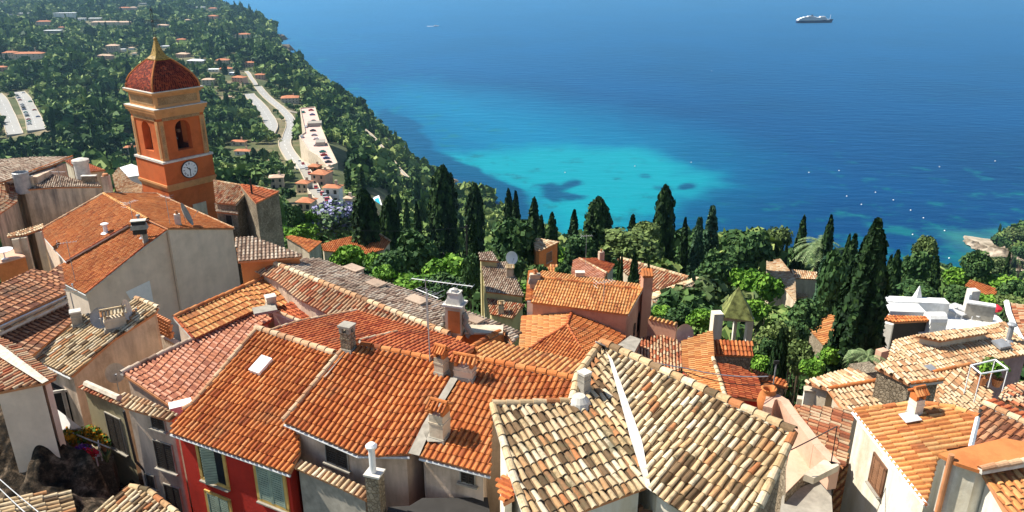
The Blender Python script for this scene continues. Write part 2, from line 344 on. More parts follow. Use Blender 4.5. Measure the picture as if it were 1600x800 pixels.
# ------------------------------------------------------------------ sea
gx = np.concatenate([-np.geomspace(1400, 26000, 24)[::-1], np.arange(-1390, 1400, 9.0), np.geomspace(1410, 26000, 24)])
gy = np.concatenate([np.arange(300, 1700, 8.0), np.geomspace(1710, 40000, 60)])
GX, GY = np.meshgrid(gx, gy, indexing='ij'); P = np.stack([GX.ravel(), GY.ravel()], 1); ny = len(gy)
i, j = np.meshgrid(np.arange(len(gx) - 1), np.arange(ny - 1), indexing='ij')
Q = np.stack([i * ny + j, (i + 1) * ny + j, (i + 1) * ny + j + 1, i * ny + j + 1], -1).reshape(-1, 4)
def wpoly(px): return np.array([W(x, y, 0)[:2] for x, y in px])
core = sdist(P, wpoly([(640, 236), (700, 240), (800, 232), (900, 226), (1000, 232), (1060, 250), (1108, 268), (1116, 292), (1096, 306), (1060, 312), (1040, 330), (1012, 345), (1008, 370), (990, 400), (860, 400), (838, 350), (815, 308), (760, 286), (700, 262)]))
outer = sdist(P, wpoly([(560, 150), (640, 130), (800, 150), (950, 180), (1090, 215), (1150, 262), (1135, 300), (1075, 322), (1040, 350), (1030, 390), (900, 420), (780, 360), (740, 310), (660, 270), (600, 210)]))
grass = np.full(len(P), -1e9)
for g in ([(838, 292), (862, 287), (880, 290), (888, 282), (905, 278), (914, 288), (900, 292), (885, 300), (915, 306), (900, 311), (880, 308), (868, 316), (845, 306)],
          [(600, 170), (650, 190), (680, 235), (730, 258), (775, 280), (812, 296), (826, 308), (832, 330), (826, 356), (760, 312), (690, 284), (640, 244), (600, 208), (585, 184)],
          [(1005, 273), (1016, 272), (1018, 278), (1006, 279)], [(1026, 289), (1040, 294), (1042, 299), (1030, 297)], [(1068, 290), (1080, 288), (1082, 293), (1070, 295)],
          [(950, 352), (962, 349), (972, 354), (960, 358)]):
    grass = np.maximum(grass, sdist(P, wpoly(g)))
cd = -sdist(P, coast)
bay = sdist(P, wpoly([(1300, 372), (1420, 352), (1530, 366), (1640, 352), (1640, 440), (1300, 440)]))
me = npmesh('sea', np.stack([P[:, 0], P[:, 1], np.zeros(len(P))], 1), Q, [], smooth=True)
for nm, val in (('core', core), ('outer', outer), ('seagrass', grass), ('offshore', cd), ('bay', bay)):
    a = me.attributes.new(nm, 'FLOAT', 'POINT'); a.data.foreach_set('value', np.clip(val, -900, 900).astype(np.float32))
def sea_mat():
    m, nt, b = newmat('sea_water')
    def at(n):
        a = nt.nodes.new('ShaderNodeAttribute'); a.attribute_name = n; return a.outputs['Fac']
    def math_(op, a, bb, cc=None):
        k = nt.nodes.new('ShaderNodeMath'); k.operation = op
        for s, v in zip(k.inputs, (a, bb, cc)):
            if v is None: continue
            if isinstance(v, (int, float)): s.default_value = v
            else: nt.links.new(v, s)
        return k.outputs[0]
    def mr(v, a0, a1):
        k = nt.nodes.new('ShaderNodeMapRange'); k.interpolation_type = 'SMOOTHSTEP'; k.inputs['From Min'].default_value = a0; k.inputs['From Max'].default_value = a1
        nt.links.new(v, k.inputs[0]); return k.outputs[0]
    n1 = noise(nt, 0.016, 6, 0.6, 'Object').outputs[0]; nj = math_('MULTIPLY', math_('SUBTRACT', n1, 0.5), 130.0)
    nb = noise(nt, 0.004, 4, 0.5, 'Object').outputs[0]
    deep = ramp(nt, [(0.35, (0.0, 0.021, 0.078)), (0.65, (0.0, 0.031, 0.11))]); nt.links.new(nb, deep.inputs[0])
    c = mixc(nt, mr(math_('ADD', at('outer'), nj), -140, 190), deep.outputs[0], (0.0, 0.115, 0.21))
    c = mixc(nt, mr(math_('ADD', at('core'), math_('MULTIPLY', nj, 0.75)), -30, 42), c, (0.002, 0.215, 0.25))
    # sandy patches in the right hand bay
    ns = noise(nt, 0.03, 7, 0.68, 'Object').outputs[0]
    near = mr(at('offshore'), 420, 20); bb = mr(at('bay'), -60, 40)
    p = math_('ADD', ns, math_('MULTIPLY', math_('MULTIPLY', near, 0.16), math_('ADD', 0.55, math_('MULTIPLY', bb, 0.55))))
    c = mixc(nt, mr(p, 0.6, 0.78), c, (0.004, 0.1, 0.115))
    c = mixc(nt, math_('MULTIPLY', mr(at('offshore'), 28, 0), 0.6), c, (0.04, 0.17, 0.14))
    c = mixc(nt, math_('MULTIPLY', mr(math_('ADD', at('seagrass'), math_('MULTIPLY', nj, 0.35)), -7, 5), 0.92), c, (0.0, 0.035, 0.09))
    fr = nt.nodes.new('ShaderNodeFresnel'); fr.inputs['IOR'].default_value = 1.33; gl = nt.nodes.new('ShaderNodeBsdfGlossy'); gl.inputs['Color'].default_value = (0.22, 0.66, 1.0, 1); gl.inputs['Roughness'].default_value = 0.48; df = nt.nodes.new('ShaderNodeBsdfDiffuse'); mxs = nt.nodes.new('ShaderNodeMixShader'); nt.links.new(math_('MULTIPLY', fr.outputs[0], 0.6), mxs.inputs[0]); nt.links.new(df.outputs[0], mxs.inputs[1]); nt.links.new(gl.outputs[0], mxs.inputs[2]); nt.links.new(mxs.outputs[0], nt.nodes['Material Output'].inputs['Surface']); nt.links.new(c, df.inputs['Color']); b.inputs['Roughness'].default_value = 0.25; b.inputs['IOR'].default_value = 1.25; b.inputs['Specular Tint'].default_value = (0.2, 0.66, 1.0, 1); b.inputs['Specular IOR Level'].default_value = 0.25
    tc = nt.nodes.new('ShaderNodeTexCoord'); mp = nt.nodes.new('ShaderNodeMapping'); mp.inputs['Rotation'].default_value = (0, 0, 0.35); mp.inputs['Scale'].default_value = (0.35, 1.0, 1)
    nt.links.new(tc.outputs['Object'], mp.inputs[0])
    w1 = nt.nodes.new('ShaderNodeTexNoise'); w1.inputs['Scale'].default_value = 0.07; w1.inputs['Detail'].default_value = 8; w1.inputs['Roughness'].default_value = 0.62
    nt.links.new(mp.outputs[0], w1.inputs['Vector']); bump(nt, b, w1.outputs[0], 2.2, 0.6); bl = b.inputs['Normal'].links[0].from_socket; nt.links.new(bl, gl.inputs['Normal']); nt.links.new(bl, fr.inputs['Normal'])
    return m
me.materials.append(sea_mat())
tag(link('sea', me), kind='structure', label='blue Mediterranean with a turquoise sandy shallow')
# ------------------------------------------------------------------ tiled roofs: every tile is a half-round piece laid in rows
def rowspans(poly, s):
    xs = []; n = len(poly)
    for i in range(n):
        a, b = poly[i], poly[(i + 1) % n]
        if (a[0] > s) != (b[0] > s): xs.append(a[1] + (s - a[0]) * (b[1] - a[1]) / (b[0] - a[0]))
    xs.sort(); return list(zip(xs[::2], xs[1::2]))
STY = {  # spacing, course length, cover half width, height, lip, jitter, segments
    'roman': (0.195, 0.34, 0.067, 0.068, 0.027, 0.006, 6),
    'canal': (0.196, 0.345, 0.073, 0.076, 0.030, 0.014, 6),
    'fine': (0.19, 0.32, 0.066, 0.055, 0.022, 0.005, 4),
    'flat': (0.23, 0.38, 0.085, 0.035, 0.040, 0.004, 4),
    'rib': (0.21, 0.40, 0.076, 0.078, 0.010, 0.006, 6),
    'canal2': (0.205, 0.36, 0.074, 0.08, 0.014, 0.012, 6),
    'far': (0.30, 0.50, 0.10, 0.085, 0.03, 0.015, 3),
}
def tiles(MBV, poly3, pl, style, t_off=0.0):
    sp, L, hw, hh, lip, jit, K = STY[style]
    u = np.array([pl.u[0], pl.u[1], 0.0]); u[2] = pl.a * u[0] + pl.b * u[1]; u /= np.linalg.norm(u)
    n = np.array([-pl.a, -pl.b, 1.0]); n /= np.linalg.norm(n)
    wv = np.cross(u, n)
    if wv[2] > 0: wv = -wv
    o = poly3[0]; P2 = [((p - o) @ u, (p - o) @ wv) for p in poly3]
    s0 = min(p[0] for p in P2); s1 = max(p[0] for p in P2); rec = []; chn = []
    k = 0; s = s0 + sp * 0.5
    while s < s1:
        for (a, b) in rowspans(P2, s):
            t = b + 0.05; 
            while t > a + 0.05:
                rec.append((s, max(a, t - L * 1.12), t, k)); t -= L
        for (a, b) in rowspans(P2, s + sp / 2):
            t = b + 0.02
            while t > a + 0.05:
                chn.append((s + sp / 2, max(a, t - L * 1.05), t, k)); t -= L
        s += sp; k += 1
    if not rec: return
    for arr, kind in ((np.array(rec), 0), (np.array(chn) if chn else None, 1)):
        if arr is None: continue
        N = len(arr); j = RNG.normal(0, jit, (N, 4)); tint = RNG.random(N)
        if kind == 0:
            ph = np.linspace(0, math.pi, K + 1); cs = -np.cos(ph); sn = np.sin(ph)
            full = (arr[:, 2] - arr[:, 1]) / (L * 1.12)
            rings = []
            for e in (0, 1):
                rad = hw * (0.86 if e == 0 else 1.06); lift = 0.012 + (0.0 if e == 0 else lip) + j[:, 3] * 0.3 * e
                S_ = arr[:, 0][:, None] + j[:, e][:, None] + rad * cs[None]
                T_ = np.repeat(arr[:, 1 + e][:, None] + j[:, 2][:, None] * e, K + 1, 1)
                H_ = lift[:, None] * np.ones(K + 1)[None] + hh * (0.9 if e == 0 else 1.05) * sn[None]
                rings.append(np.stack([S_, T_, H_], -1))
            S_ = arr[:, 0][:, None] + j[:, 1][:, None] + (hw * 1.06 - 0.018) * cs[None]
            H_ = (0.012 + lip + j[:, 3] * 0.3)[:, None] + (hh * 1.05 - 0.018) * sn[None]
            rings.append(np.stack([S_, rings[1][:, :, 1], H_], -1))
            V = np.stack(rings, 1).reshape(-1, 3); m = K + 1; base = (np.arange(N) * 3 * m)[:, None, None]
            q = []
            for i in range(K):
                q.append([i, i + 1, m + i + 1, m + i]); q.append([m + i, m + i + 1, 2 * m + i + 1, 2 * m + i])
            Qd = base + np.array(q)[None]; tt = np.repeat(tint, 2 * K)
        else:
            w2 = sp / 2 - hw * 0.75
            rings = []
            for e in (0, 1):
                for dx, hz in ((-w2, 0.045), (0, 0.005), (w2, 0.045)):
                    rings.append(np.stack([arr[:, 0] + dx, arr[:, 1 + e], hz + 0.028 * e + 0 * arr[:, 0]], -1))
            V = np.stack(rings, 1).reshape(-1, 3); base = (np.arange(N) * 6)[:, None, None]
            Qd = base + np.array([[0, 1, 4, 3], [1, 2, 5, 4]])[None]; tt = np.repeat(tint * 0.1, 2)
        V3 = o + V[:, :1] * u + V[:, 1:2] * wv + (V[:, 2:3] + t_off) * n
        MBV.append((V3, Qd.reshape(-1, 4), tt))
def ridge(mb, a, b, r=0.11, L=0.38, m=0, up=0.03):
    """half round ridge tiles laid along a 3D line over a mortar bed"""
    a = np.array(a, float); b = np.array(b, float); d = b - a; D = np.linalg.norm(d)
    if D < 0.05: return
    d /= D; sdir = np.cross(d, [0, 0, 1]); sdir /= np.linalg.norm(sdir); n = np.cross(sdir, d); N = max(1, int(round(D / L)))
    K = 6
    for i in range(N):
        t0, t1 = D * i / N - 0.02, D * (i + 1) / N + 0.03; vs = []; jj = random.uniform(-0.008, 0.008)
        for t, rr, l in ((t0, r * 0.92, up), (t1, r * 1.08, up + 0.022)):
            for k in range(K + 1):
                q = math.pi * k / K; vs.append(a + d * t + sdir * (math.cos(q) * rr + jj) + n * (math.sin(q) * rr + l))
        for k in range(K + 1):
            q = math.pi * k / K; vs.append(a + d * t1 + sdir * (math.cos(q) * (r * 0.85) + jj) + n * (math.sin(q) * r * 0.85 + up + 0.022))
        fs = [(k, k + 1, K + 2 + k, K + 1 + k) for k in range(K)] + [(K + 1 + k, K + 2 + k, 2 * K + 3 + k, 2 * K + 2 + k) for k in range(K)]
        mb.add(vs, fs, m, random.random())
    p = [a - sdir * r * 0.8, b - sdir * r * 0.8, b + sdir * r * 0.8, a + sdir * r * 0.8]
    mb.add([x + n * up for x in p] + [x - n * 0.08 for x in p], [(0, 1, 2, 3), (0, 4, 5, 1), (2, 6, 7, 3), (1, 5, 6, 2), (3, 7, 4, 0)], 1 if m == 0 else m)
def offset(poly, d):
    """inset a 2D polygon by d"""
    n = len(poly); ar = sum(poly[i][0] * poly[(i + 1) % n][1] - poly[(i + 1) % n][0] * poly[i][1] for i in range(n)); sg = 1 if ar > 0 else -1; out = []
    for i in range(n):
        p0, p, p1 = np.array(poly[i - 1][:2]), np.array(poly[i][:2]), np.array(poly[(i + 1) % n][:2])
        e0 = (p - p0) / max(np.linalg.norm(p - p0), 1e-6); e1 = (p1 - p) / max(np.linalg.norm(p1 - p), 1e-6)
        n0 = np.array([-e0[1], e0[0]]) * sg; n1 = np.array([-e1[1], e1[0]]) * sg; bis = n0 + n1; L = bis @ bis
        out.append(p + bis * (2 * d / max(L, 0.6)))
    return out
class House:
    def __init__(s, name, label, cat, wall, gz=None, group=None, inset=0.16):
        s.name, s.label, s.cat, s.wall, s.gz, s.group, s.inset = name, label, cat, wall, gz, group, inset
        s.roofs = []; s.caps = []; s.gut = []; s.root = None; s.pr = []
    def roof(s, px, pl, style='roman', mat='orange', gz=None, inset=None, wall=True, deck=0.1, walls=None):
        s.roofs.append(dict(px=px, pl=pl, style=style, mat=mat, gz=gz, inset=s.inset if inset is None else inset, wall=wall, deck=deck)); return s
    def cap(s, pl, pts, r=0.11, mat='cap'):
        s.caps.append((pl, pts, r, mat)); return s
    def gutter(s, pl, a, b): s.gut.append((pl, a, b)); return s
    def make(s):
        P3s = [[r['pl'].at(*p) for p in r['px']] for r in s.roofs]
        allp = np.array([p for q in P3s for p in q]); c = allp.mean(0)
        tz = float(min(terrain(c[0], c[1])[0], terrain(allp[:, 0].min(), allp[:, 1].max())[0])) - 1.0
        gz = tz if s.gz is None else s.gz
        s.root = thing(s.name, s.label, s.cat, (c[0], c[1], gz), group=s.group)
        wm = MB(); has = False
        for r, poly in zip(s.roofs, P3s):
            if not r['wall']: continue
            off = offset(poly, r['inset']); g = gz if r['gz'] is None else r['gz']
            top = [(p[0], p[1], r['pl'].z(p[0], p[1]) - r['deck'] * 1.0 - 0.02) for p in off]
            wm.prism(top, [(p[0], p[1], g) for p in off]); has = True; r['off'] = off
        if has: s.wallobj = wm.build('wall', M[s.wall], s.root)
        for r, poly in zip(s.roofs, P3s):
            V, Qs, T_ = [], [], []; parts = []
            if r['style']: tiles(parts, poly, r['pl'], r['style'])
            # deck as quads/ngons in a second mesh joined through MB
            mb = MB(); nrm = np.array([-r['pl'].a, -r['pl'].b, 1.0]); nrm /= np.linalg.norm(nrm)
            mb.prism([tuple(p) for p in poly], [tuple(p - nrm * r['deck']) for p in poly])
            loc = np.array([c[0], c[1], gz])
            vs = [np.array(mb.v) - loc]; nb = len(mb.v); faces = [list(f) for f in mb.f]; mi = [1] * len(faces); tt = [0.3] * len(faces)
            for (v, q, t) in parts:
                vs.append(v - loc); faces += (q + nb).tolist(); mi += [0] * len(q); tt += t.tolist(); nb += len(v)
            me = bpy.data.meshes.new('roof'); me.from_pydata(np.concatenate(vs).tolist(), [], faces)
            me.materials.append(M[r['mat']]); me.materials.append(M[r.get('deckm', 'terra')] if r['style'] else M[r['mat']])
            me.polygons.foreach_set('material_index', mi); a = me.attributes.new('tint', 'FLOAT', 'FACE'); a.data.foreach_set('value', tt); me.update()
            r['obj'] = link('roof', me, s.root)
        for pl, pts, rad, mat in s.caps:
            mb = MB(); q = [pl.at(*p) if not isinstance(p, np.ndarray) else p for p in pts]
            for a, b in zip(q[:-1], q[1:]): ridge(mb, a, b, rad)
            mb.build('ridge_tiles', [M[mat], M['mortar']], s.root)
        for pl, a, b in s.gut:
            mb = MB(); A, B = pl.at(*a), pl.at(*b); A[2] -= 0.1; B[2] -= 0.1; mb.tube([A, B], 0.045, 6); mb.build('gutter', M['zinc'], s.root)
        return s
    def wallline(s, ri, ei):
        """the wall under edge ei of roof ri: two ground points and the outward normal"""
        off = s.roofs[ri]['off']; n = len(off); a, b = off[ei], off[(ei + 1) % n]
        c = np.mean([p for p in off], 0); d = (b - a) / np.linalg.norm(b - a); nn = np.array([-d[1], d[0]])
        if nn @ (c - a) > 0: nn = -nn
        return a, d, nn
    def wpt(s, ri, ei, px, py):
        a, d, nn = s.wallline(ri, ei); r_ = ray(px, py); t = (a @ nn) / (r_[:2] @ nn); return np.array([r_[0] * t, r_[1] * t, CAMH + r_[2] * t])
    def window(s, ri, ei, x0, y0, x1, y1, style='shut', fr=None, name='window', label=None):
        a, d, nn = s.wallline(ri, ei); cx, cy = (x0 + x1) / 2, (y0 + y1) / 2
        c = s.wpt(ri, ei, cx, cy); L, Rt = s.wpt(ri, ei, x0, cy), s.wpt(ri, ei, x1, cy); tp, bt = s.wpt(ri, ei, cx, y0), s.wpt(ri, ei, cx, y1)
        wd = min(abs((Rt - L)[:2] @ d), 3.0); ht = min(abs(tp[2] - bt[2]), 4.0); d3 = np.array([d[0], d[1], 0]); n3 = np.array([nn[0], nn[1], 0]); z3 = np.array([0, 0, 1.0])
        win(s.root, c, d3, n3, wd, ht, style, fr, name, label)
def slab(mb, c, d3, n3, w_, h_, t0, t1, m=0, dx=0.0, dz=0.0, t=0.5):
    """upright plate: centre c, width w_, height h_, from t0 to t1 along the outward normal"""
    z3 = np.array([0, 0, 1.0]); o = c + d3 * dx + z3 * dz; vs = []
    for tt in (t0, t1):
        for x, y in ((-1, -1), (1, -1), (1, 1), (-1, 1)): vs.append(o + d3 * x * w_ / 2 + z3 * y * h_ / 2 + n3 * tt)
    mb.add(vs, [(0, 1, 2, 3), (7, 6, 5, 4), (0, 4, 5, 1), (1, 5, 6, 2), (2, 6, 7, 3), (3, 7, 4, 0)], m, t)
def win(root, c, d3, n3, w_, h_, style, fr=None, name='window', label=None):
    mb = MB(); f = 0.07 if fr else 0.035
    if fr: f = 0.12
    for dx, dz, ww, hh_ in ((0, h_ / 2, w_ + 2 * f, f), (0, -h_ / 2, w_ + 2 * f, f), (-w_ / 2 - f / 2, 0, f, h_), (w_ / 2 + f / 2, 0, f, h_)):
        slab(mb, c, d3, n3, ww, hh_, -0.02, 0.05, 0, dx, dz)
    sl_ = MB(); slab(sl_, c, d3, n3, w_ + 0.22, 0.05, -0.02, 0.13, 0, 0, -h_ / 2 - f / 2 - 0.03)
    wo = mb.build(name, M[fr] if fr else M['concrete'], root)
    sl_.build('sill', M['concrete'], wo); p = MB(); slab(p, c, d3, n3, w_, h_, -0.03, 0.012); p.build('pane', M['glass'], wo)
    if style in ('shut', 'dark', 'brown'):
        mt = {'shut': 'shut', 'dark': 'shutd', 'brown': 'browns'}[style]
        for sgn in (-1, 1):
            q = MB()
            for dx in (-w_ / 4 + 0.03, w_ / 4 - 0.03): slab(q, c, d3, n3, 0.05, h_ * 0.96, 0.02, 0.06, 0, sgn * w_ / 4 + dx, 0)
            k = max(5, int(h_ / 0.09))
            for i in range(k): slab(q, c, d3, n3, w_ / 2 - 0.06, h_ / k * 0.7, 0.025, 0.05, 0, sgn * w_ / 4, h_ * 0.48 * (2 * (i + 0.5) / k - 1))
            q.build('shutter', M[mt], wo)
    if style == 'half':   # one leaf swung open
        q = MB()
        k = 14; dd = d3 * 0.8 + n3 * 0.6
        for i in range(k): slab(q, c - d3 * w_ * 0.15, dd, np.cross(dd, [0, 0, 1]), w_ * 0.8, h_ / k * 0.85, 0.0, 0.03, 0, 0, h_ * 0.5 * (2 * (i + 0.5) / k - 1))
        q.build('shutter', M['shut'], wo)
    return wo

# chimneys, dishes, antennas
def chimney(root, p, w_, d_, h_, cap='slab', mat='beige', rz=0.5, name='chimney', pots=0, k=0.76):
    w_, d_, h_ = w_ * k, d_ * k, h_ * k
    """p is on the roof surface; the stack is sunk a little into the roof"""
    mb = MB(); mb.box((p[0], p[1], p[2] - 0.7), w_, d_, h_ + 0.7, rz); mb.box((p[0], p[1], p[2] + h_ * 0.62), w_ * 1.08, d_ * 1.08, 0.06, rz)
    o = mb.build(name, M[mat], root)
    fl = MB(); fl.box((p[0], p[1], p[2] - 0.28), w_ * 1.3, d_ * 1.35, 0.36, rz, top=0.85); fl.build('flashing', M['concrete'], o)
    c = MB(); top = (p[0], p[1], p[2] + h_)
    ca, sa = math.cos(rz), math.sin(rz)
    if cap == 'slab':
        for x in (-1, 1):
            for y in (-1, 1):
                X, Y = x * w_ * 0.38, y * d_ * 0.38; c.box((top[0] + X * ca - Y * sa, top[1] + X * sa + Y * ca, top[2] - 0.01), 0.12, 0.12, 0.2, rz)
        c.box((top[0], top[1], top[2] + 0.18), w_ * 1.25, d_ * 1.25, 0.08, rz); c.build('cap', M['concrete'], o)
    elif cap in ('tiled', 'gable'):
        for x in (-1, 1):
            X = x * w_ * 0.42; c.box((top[0] + X * ca, top[1] + X * sa, top[2] - 0.01), 0.09, d_ * 0.9, 0.24, rz)
        for sgn in (-1, 1):
            for k in range(max(4, int(w_ / 0.11)) + 1):
                n_ = max(4, int(w_ / 0.11)); X = (k / n_ - 0.5) * w_ * 1.15; Y = sgn * d_ * 0.68
                a = (top[0] + X * ca, top[1] + X * sa, top[2] + 0.22 + 0.15); b = (top[0] + X * ca - Y * sa, top[1] + X * sa + Y * ca, top[2] + 0.2)
                c.tube([a, b], 0.048, 6, 0, t=random.random())
        c.tube([(top[0] - w_ * 0.62 * ca, top[1] - w_ * 0.62 * sa, top[2] + 0.4), (top[0] + w_ * 0.62 * ca, top[1] + w_ * 0.62 * sa, top[2] + 0.4)], 0.06, 7, 0)
        c.build('tiled_cap', M['orange' if cap == 'tiled' else 'canal'], o)
    elif cap == 'pot':
        c.lathe((top[0], top[1], top[2] - 0.02), [(0.13, 0), (0.1, 0.2), (0.12, 0.34), (0.08, 0.36), (0.07, 0.1)], 10); c.build('pot', M['terra'], o)
    elif cap == 'flat':
        c.box((top[0], top[1], top[2]), w_ * 1.15, d_ * 1.15, 0.07, rz); c.build('cap', M['mortar'], o)
    return o
def pipe(root, p, r, h_, mat='grey', hat=True, name='flue_pipe'):
    mb = MB(); mb.tube([(p[0], p[1], p[2] - 0.3), (p[0], p[1], p[2] + h_)], r, 10)
    if hat: mb.lathe((p[0], p[1], p[2] + h_), [(r * 1.7, 0), (r * 1.8, 0.06), (r * 1.2, 0.12), (0.01, 0.15)], 10)
    mb.lathe((p[0], p[1], p[2] - 0.02), [(r * 2.4, 0), (r * 1.1, 0.14)], 10)
    return mb.build(name, M[mat], root)
def dish(p, r, az, label, mat='whitep', mast=0.9, el=35):
    t = thing('satellite_dish', label, 'satellite dish', p)
    mb = MB(); d = np.array([math.cos(az) * math.cos(R(el)), math.sin(az) * math.cos(R(el)), math.sin(R(el))]); a = np.cross(d, [0, 0, 1]); a /= np.linalg.norm(a); b = np.cross(a, d)
    c = np.array(p) + np.array([0, 0, mast]); K, N = 5, 20; vs = []
    for th in (0, 0.02):
        for i in range(K + 1):
            rr = r * i / K; dep = 0.22 * r * (rr / r) ** 2 + th
            for k in range(N): q = 2 * math.pi * k / N; vs.append(c + a * rr * math.cos(q) * 0.92 + b * rr * math.sin(q) + d * (dep - 0.02))
    fs = []
    for s_ in (0, 1):
        o = s_ * (K + 1) * N
        for i in range(K):
            for k in range(N):
                f = (o + i * N + k, o + i * N + (k + 1) % N, o + (i + 1) * N + (k + 1) % N, o + (i + 1) * N + k); fs.append(f if s_ else f[::-1])
    mb.add(vs, fs); mb.build('reflector', M[mat], t)
    m2 = MB(); m2.tube([np.array(p) - [0, 0, 0.3], c - d * 0.05], 0.025, 6); m2.tube([c - b * r * 0.8, c + d * r * 1.0 - b * 0.15 * r], 0.015, 5); m2.box(c + d * r * 1.0 - b * 0.15 * r - [0, 0, 0.04], 0.07, 0.07, 0.09)
    m2.build('mount', M['grey'], t); return t
def antenna(p, h_, az, label, n=7, L=1.3, tilt=0.0):
    t = thing('television_antenna', label, 'antenna', p); mb = MB(); p = np.array(p); top = p + [0, 0, h_]; mb.tube([p - [0, 0, 0.4], top], 0.022, 5); mb.build('mast', M['grey'], t)
    m2 = MB(); d = np.array([math.cos(az), math.sin(az), tilt]); s_ = np.array([-math.sin(az), math.cos(az), 0]); c = top - [0, 0, 0.15]
    m2.tube([c - d * L / 2, c + d * L / 2], 0.013, 4)
    for i in range(n): q = c + d * L * (i / (n - 1) - 0.5); m2.tube([q - s_ * 0.26, q + s_ * 0.26], 0.007, 4)
    for z in (-0.2, 0.2): q = c - d * L / 2; m2.tube([q - s_ * 0.3 + [0, 0, z], q + s_ * 0.3 + [0, 0, z]], 0.008, 4)
    m2.build('aerial', M['zinc'], t); return t
def wire(name, pts, sag, label, r=0.012, mat='dark', n=14):
    mb = MB(); P_ = [np.array(p, float) for p in pts]; out = []
    for a, b in zip(P_[:-1], P_[1:]):
        for i in range(n): t = i / n; out.append(a + (b - a) * t - np.array([0, 0, sag * 4 * t * (1 - t)]))
    out.append(P_[-1]); mb.tube(out, r, 5)
    o = mb.build(name, M[mat]); tag(o, label, 'cable'); return o
def wallrun(name, label, A, B, z, thick, zb, mat, capm=None, cat='wall', h_px=None):
    """free-standing wall between two photo pixels taken at the height of its top"""
    a, b = W(*A, z), W(*B, z); d = (b - a)[:2]; L = np.linalg.norm(d); d /= L; c = (a + b) / 2
    t = thing(name, label, cat, (c[0], c[1], zb)); mb = MB(); mb.box((c[0], c[1], zb), L, thick, z - zb - (0.03 if capm else 0), ux=d); mb.build('masonry', M[mat], t)
    if capm:
        m2 = MB(); s_ = np.array([-d[1], d[0]]); k = max(2, int(L / 0.24))
        for i in range(k):
            q = a[:2] + d * L * (i + 0.5) / k; m2.tube([(q[0] - s_[0] * thick * 0.75, q[1] - s_[1] * thick * 0.75, z + 0.01), (q[0], q[1], z + 0.09), (q[0] + s_[0] * thick * 0.75, q[1] + s_[1] * thick * 0.75, z + 0.01)], 0.085, 6, 0, t=random.random())
        m2.build('coping_tiles', M[capm], t)
    return t
# ------------------------------------------------------------------ the village: near roofs
H_ = lambda h: CAMH - h
# house with the old yellow canal tiles, nearest
P1b = PAB((939, 536), (1240, 676), H_(11), -25, (1100, 760))
e1 = P1b.at(1011, 761); ze = e1[2]; P1a = P3(e1, W(912, 798, ze), P1b.at(939, 536), (e1 - W(912, 798, ze))[:2])
h1 = House('stone_house', 'nearest house, two slopes of lichened yellow canal tiles meeting in a white valley', 'house', 'white')
h1.roof([(940, 537), (903, 587), (893, 629), (770, 633), (800, 737), (828, 820), (868, 820), (912, 798), (1011, 761), (985, 690), (951, 560)], P1a, 'canal', 'canal')
h1.roof([(948, 541), (1240, 677), (1187, 790), (1160, 850), (1150, 850), (1066, 799), (1018, 767), (1002, 690), (966, 585), (952, 556)], P1b, 'canal', 'canal')
h1.cap(P1b, [(939, 536), (1240, 676)], 0.13, 'canal').cap(P1a, [(939, 537), (903, 587), (894, 628)], 0.12, 'canal').cap(P1a, [(896, 629), (771, 633)], 0.10, 'canal').cap(P1a, [(770, 633), (800, 737), (826, 815)], 0.1, 'canal').cap(P1b, [(1240, 677), (1187, 790)], 0.11, 'canal')
h1.make()
mb = MB(); Lf = [P1a.at(950, 556, 0.14), P1a.at(986, 688, 0.14), P1a.at(1010, 762, 0.1)]; Rt = [P1b.at(957, 562, 0.14), P1b.at(1003, 688, 0.14), P1b.at(1018, 768, 0.1)]
for i in range(2): mb.add([Lf[i], Lf[i + 1], Rt[i + 1], Rt[i]], [(0, 1, 2, 3)])
mb.add([Lf[0], Rt[0], P1b.at(946, 548, 0.12)], [(0, 1, 2)])
mb.build('valley_flashing', M['mortar'], h1.root)
h1.roofs[1]['obj'].data.materials[1] = M['stonew']
# gable end in stone under the right verge and timber frame below the eaves
mb = MB(); a_, d_, n_ = h1.wallline(1, 1); q = h1.roofs[1]['off']
top = [np.array([p[0], p[1], P1b.z(p[0], p[1]) - 0.16]) for p in (q[1], q[2], q[3])]; n3 = np.array([n_[0], n_[1], 0]) * 0.03
vs = [p + n3 for p in top] + [np.array([p[0], p[1], 200]) + n3 for p in top]; mb.add(vs, [(0, 3, 4, 1), (1, 4, 5, 2)]); mb.build('stone_gable', M['stonew'], h1.root)
mb = MB(); B0 = P1a.at(1009, 775, -0.6); B0[2] -= 0.2
for px in ((1000, 790), (1036, 792)): p = P1b.at(*px, -0.9); mb.box((p[0], p[1], p[2] - 3), 0.12, 0.12, 3, 0.4)
p, q2 = P1b.at(965, 790, -0.9), P1b.at(1040, 790, -0.9); mb.tube([p, (q2[0], q2[1], p[2])], 0.06, 4); mb.build('timber_frame', M['wood'], h1.root)
chimney(h1.root, P1a.at(912, 612), 0.34, 0.34, 0.75, 'flat', 'concrete', 0.7)
mb = MB(); c = P1a.at(905, 630); mb.lathe((c[0], c[1], c[2] - 0.1), [(0.36, 0), (0.28, 0.2), (0.16, 0.34), (0, 0.36)], 16); mb.build('mortar_cone', M['mortar'], h1.root)
# little four-tile hood by its left wall
hd = House('tile_hood', 'little hood of orange tiles on the white wall of the nearest house', 'hood', 'white', gz=H_(17), inset=0.05)
Ph = PAB((778, 752), (800, 741), H_(12.9), 16, (800, 765)); hd.roof([(778, 752), (799, 742), (803, 777), (786, 786)], Ph, 'fine', 'orange').make()

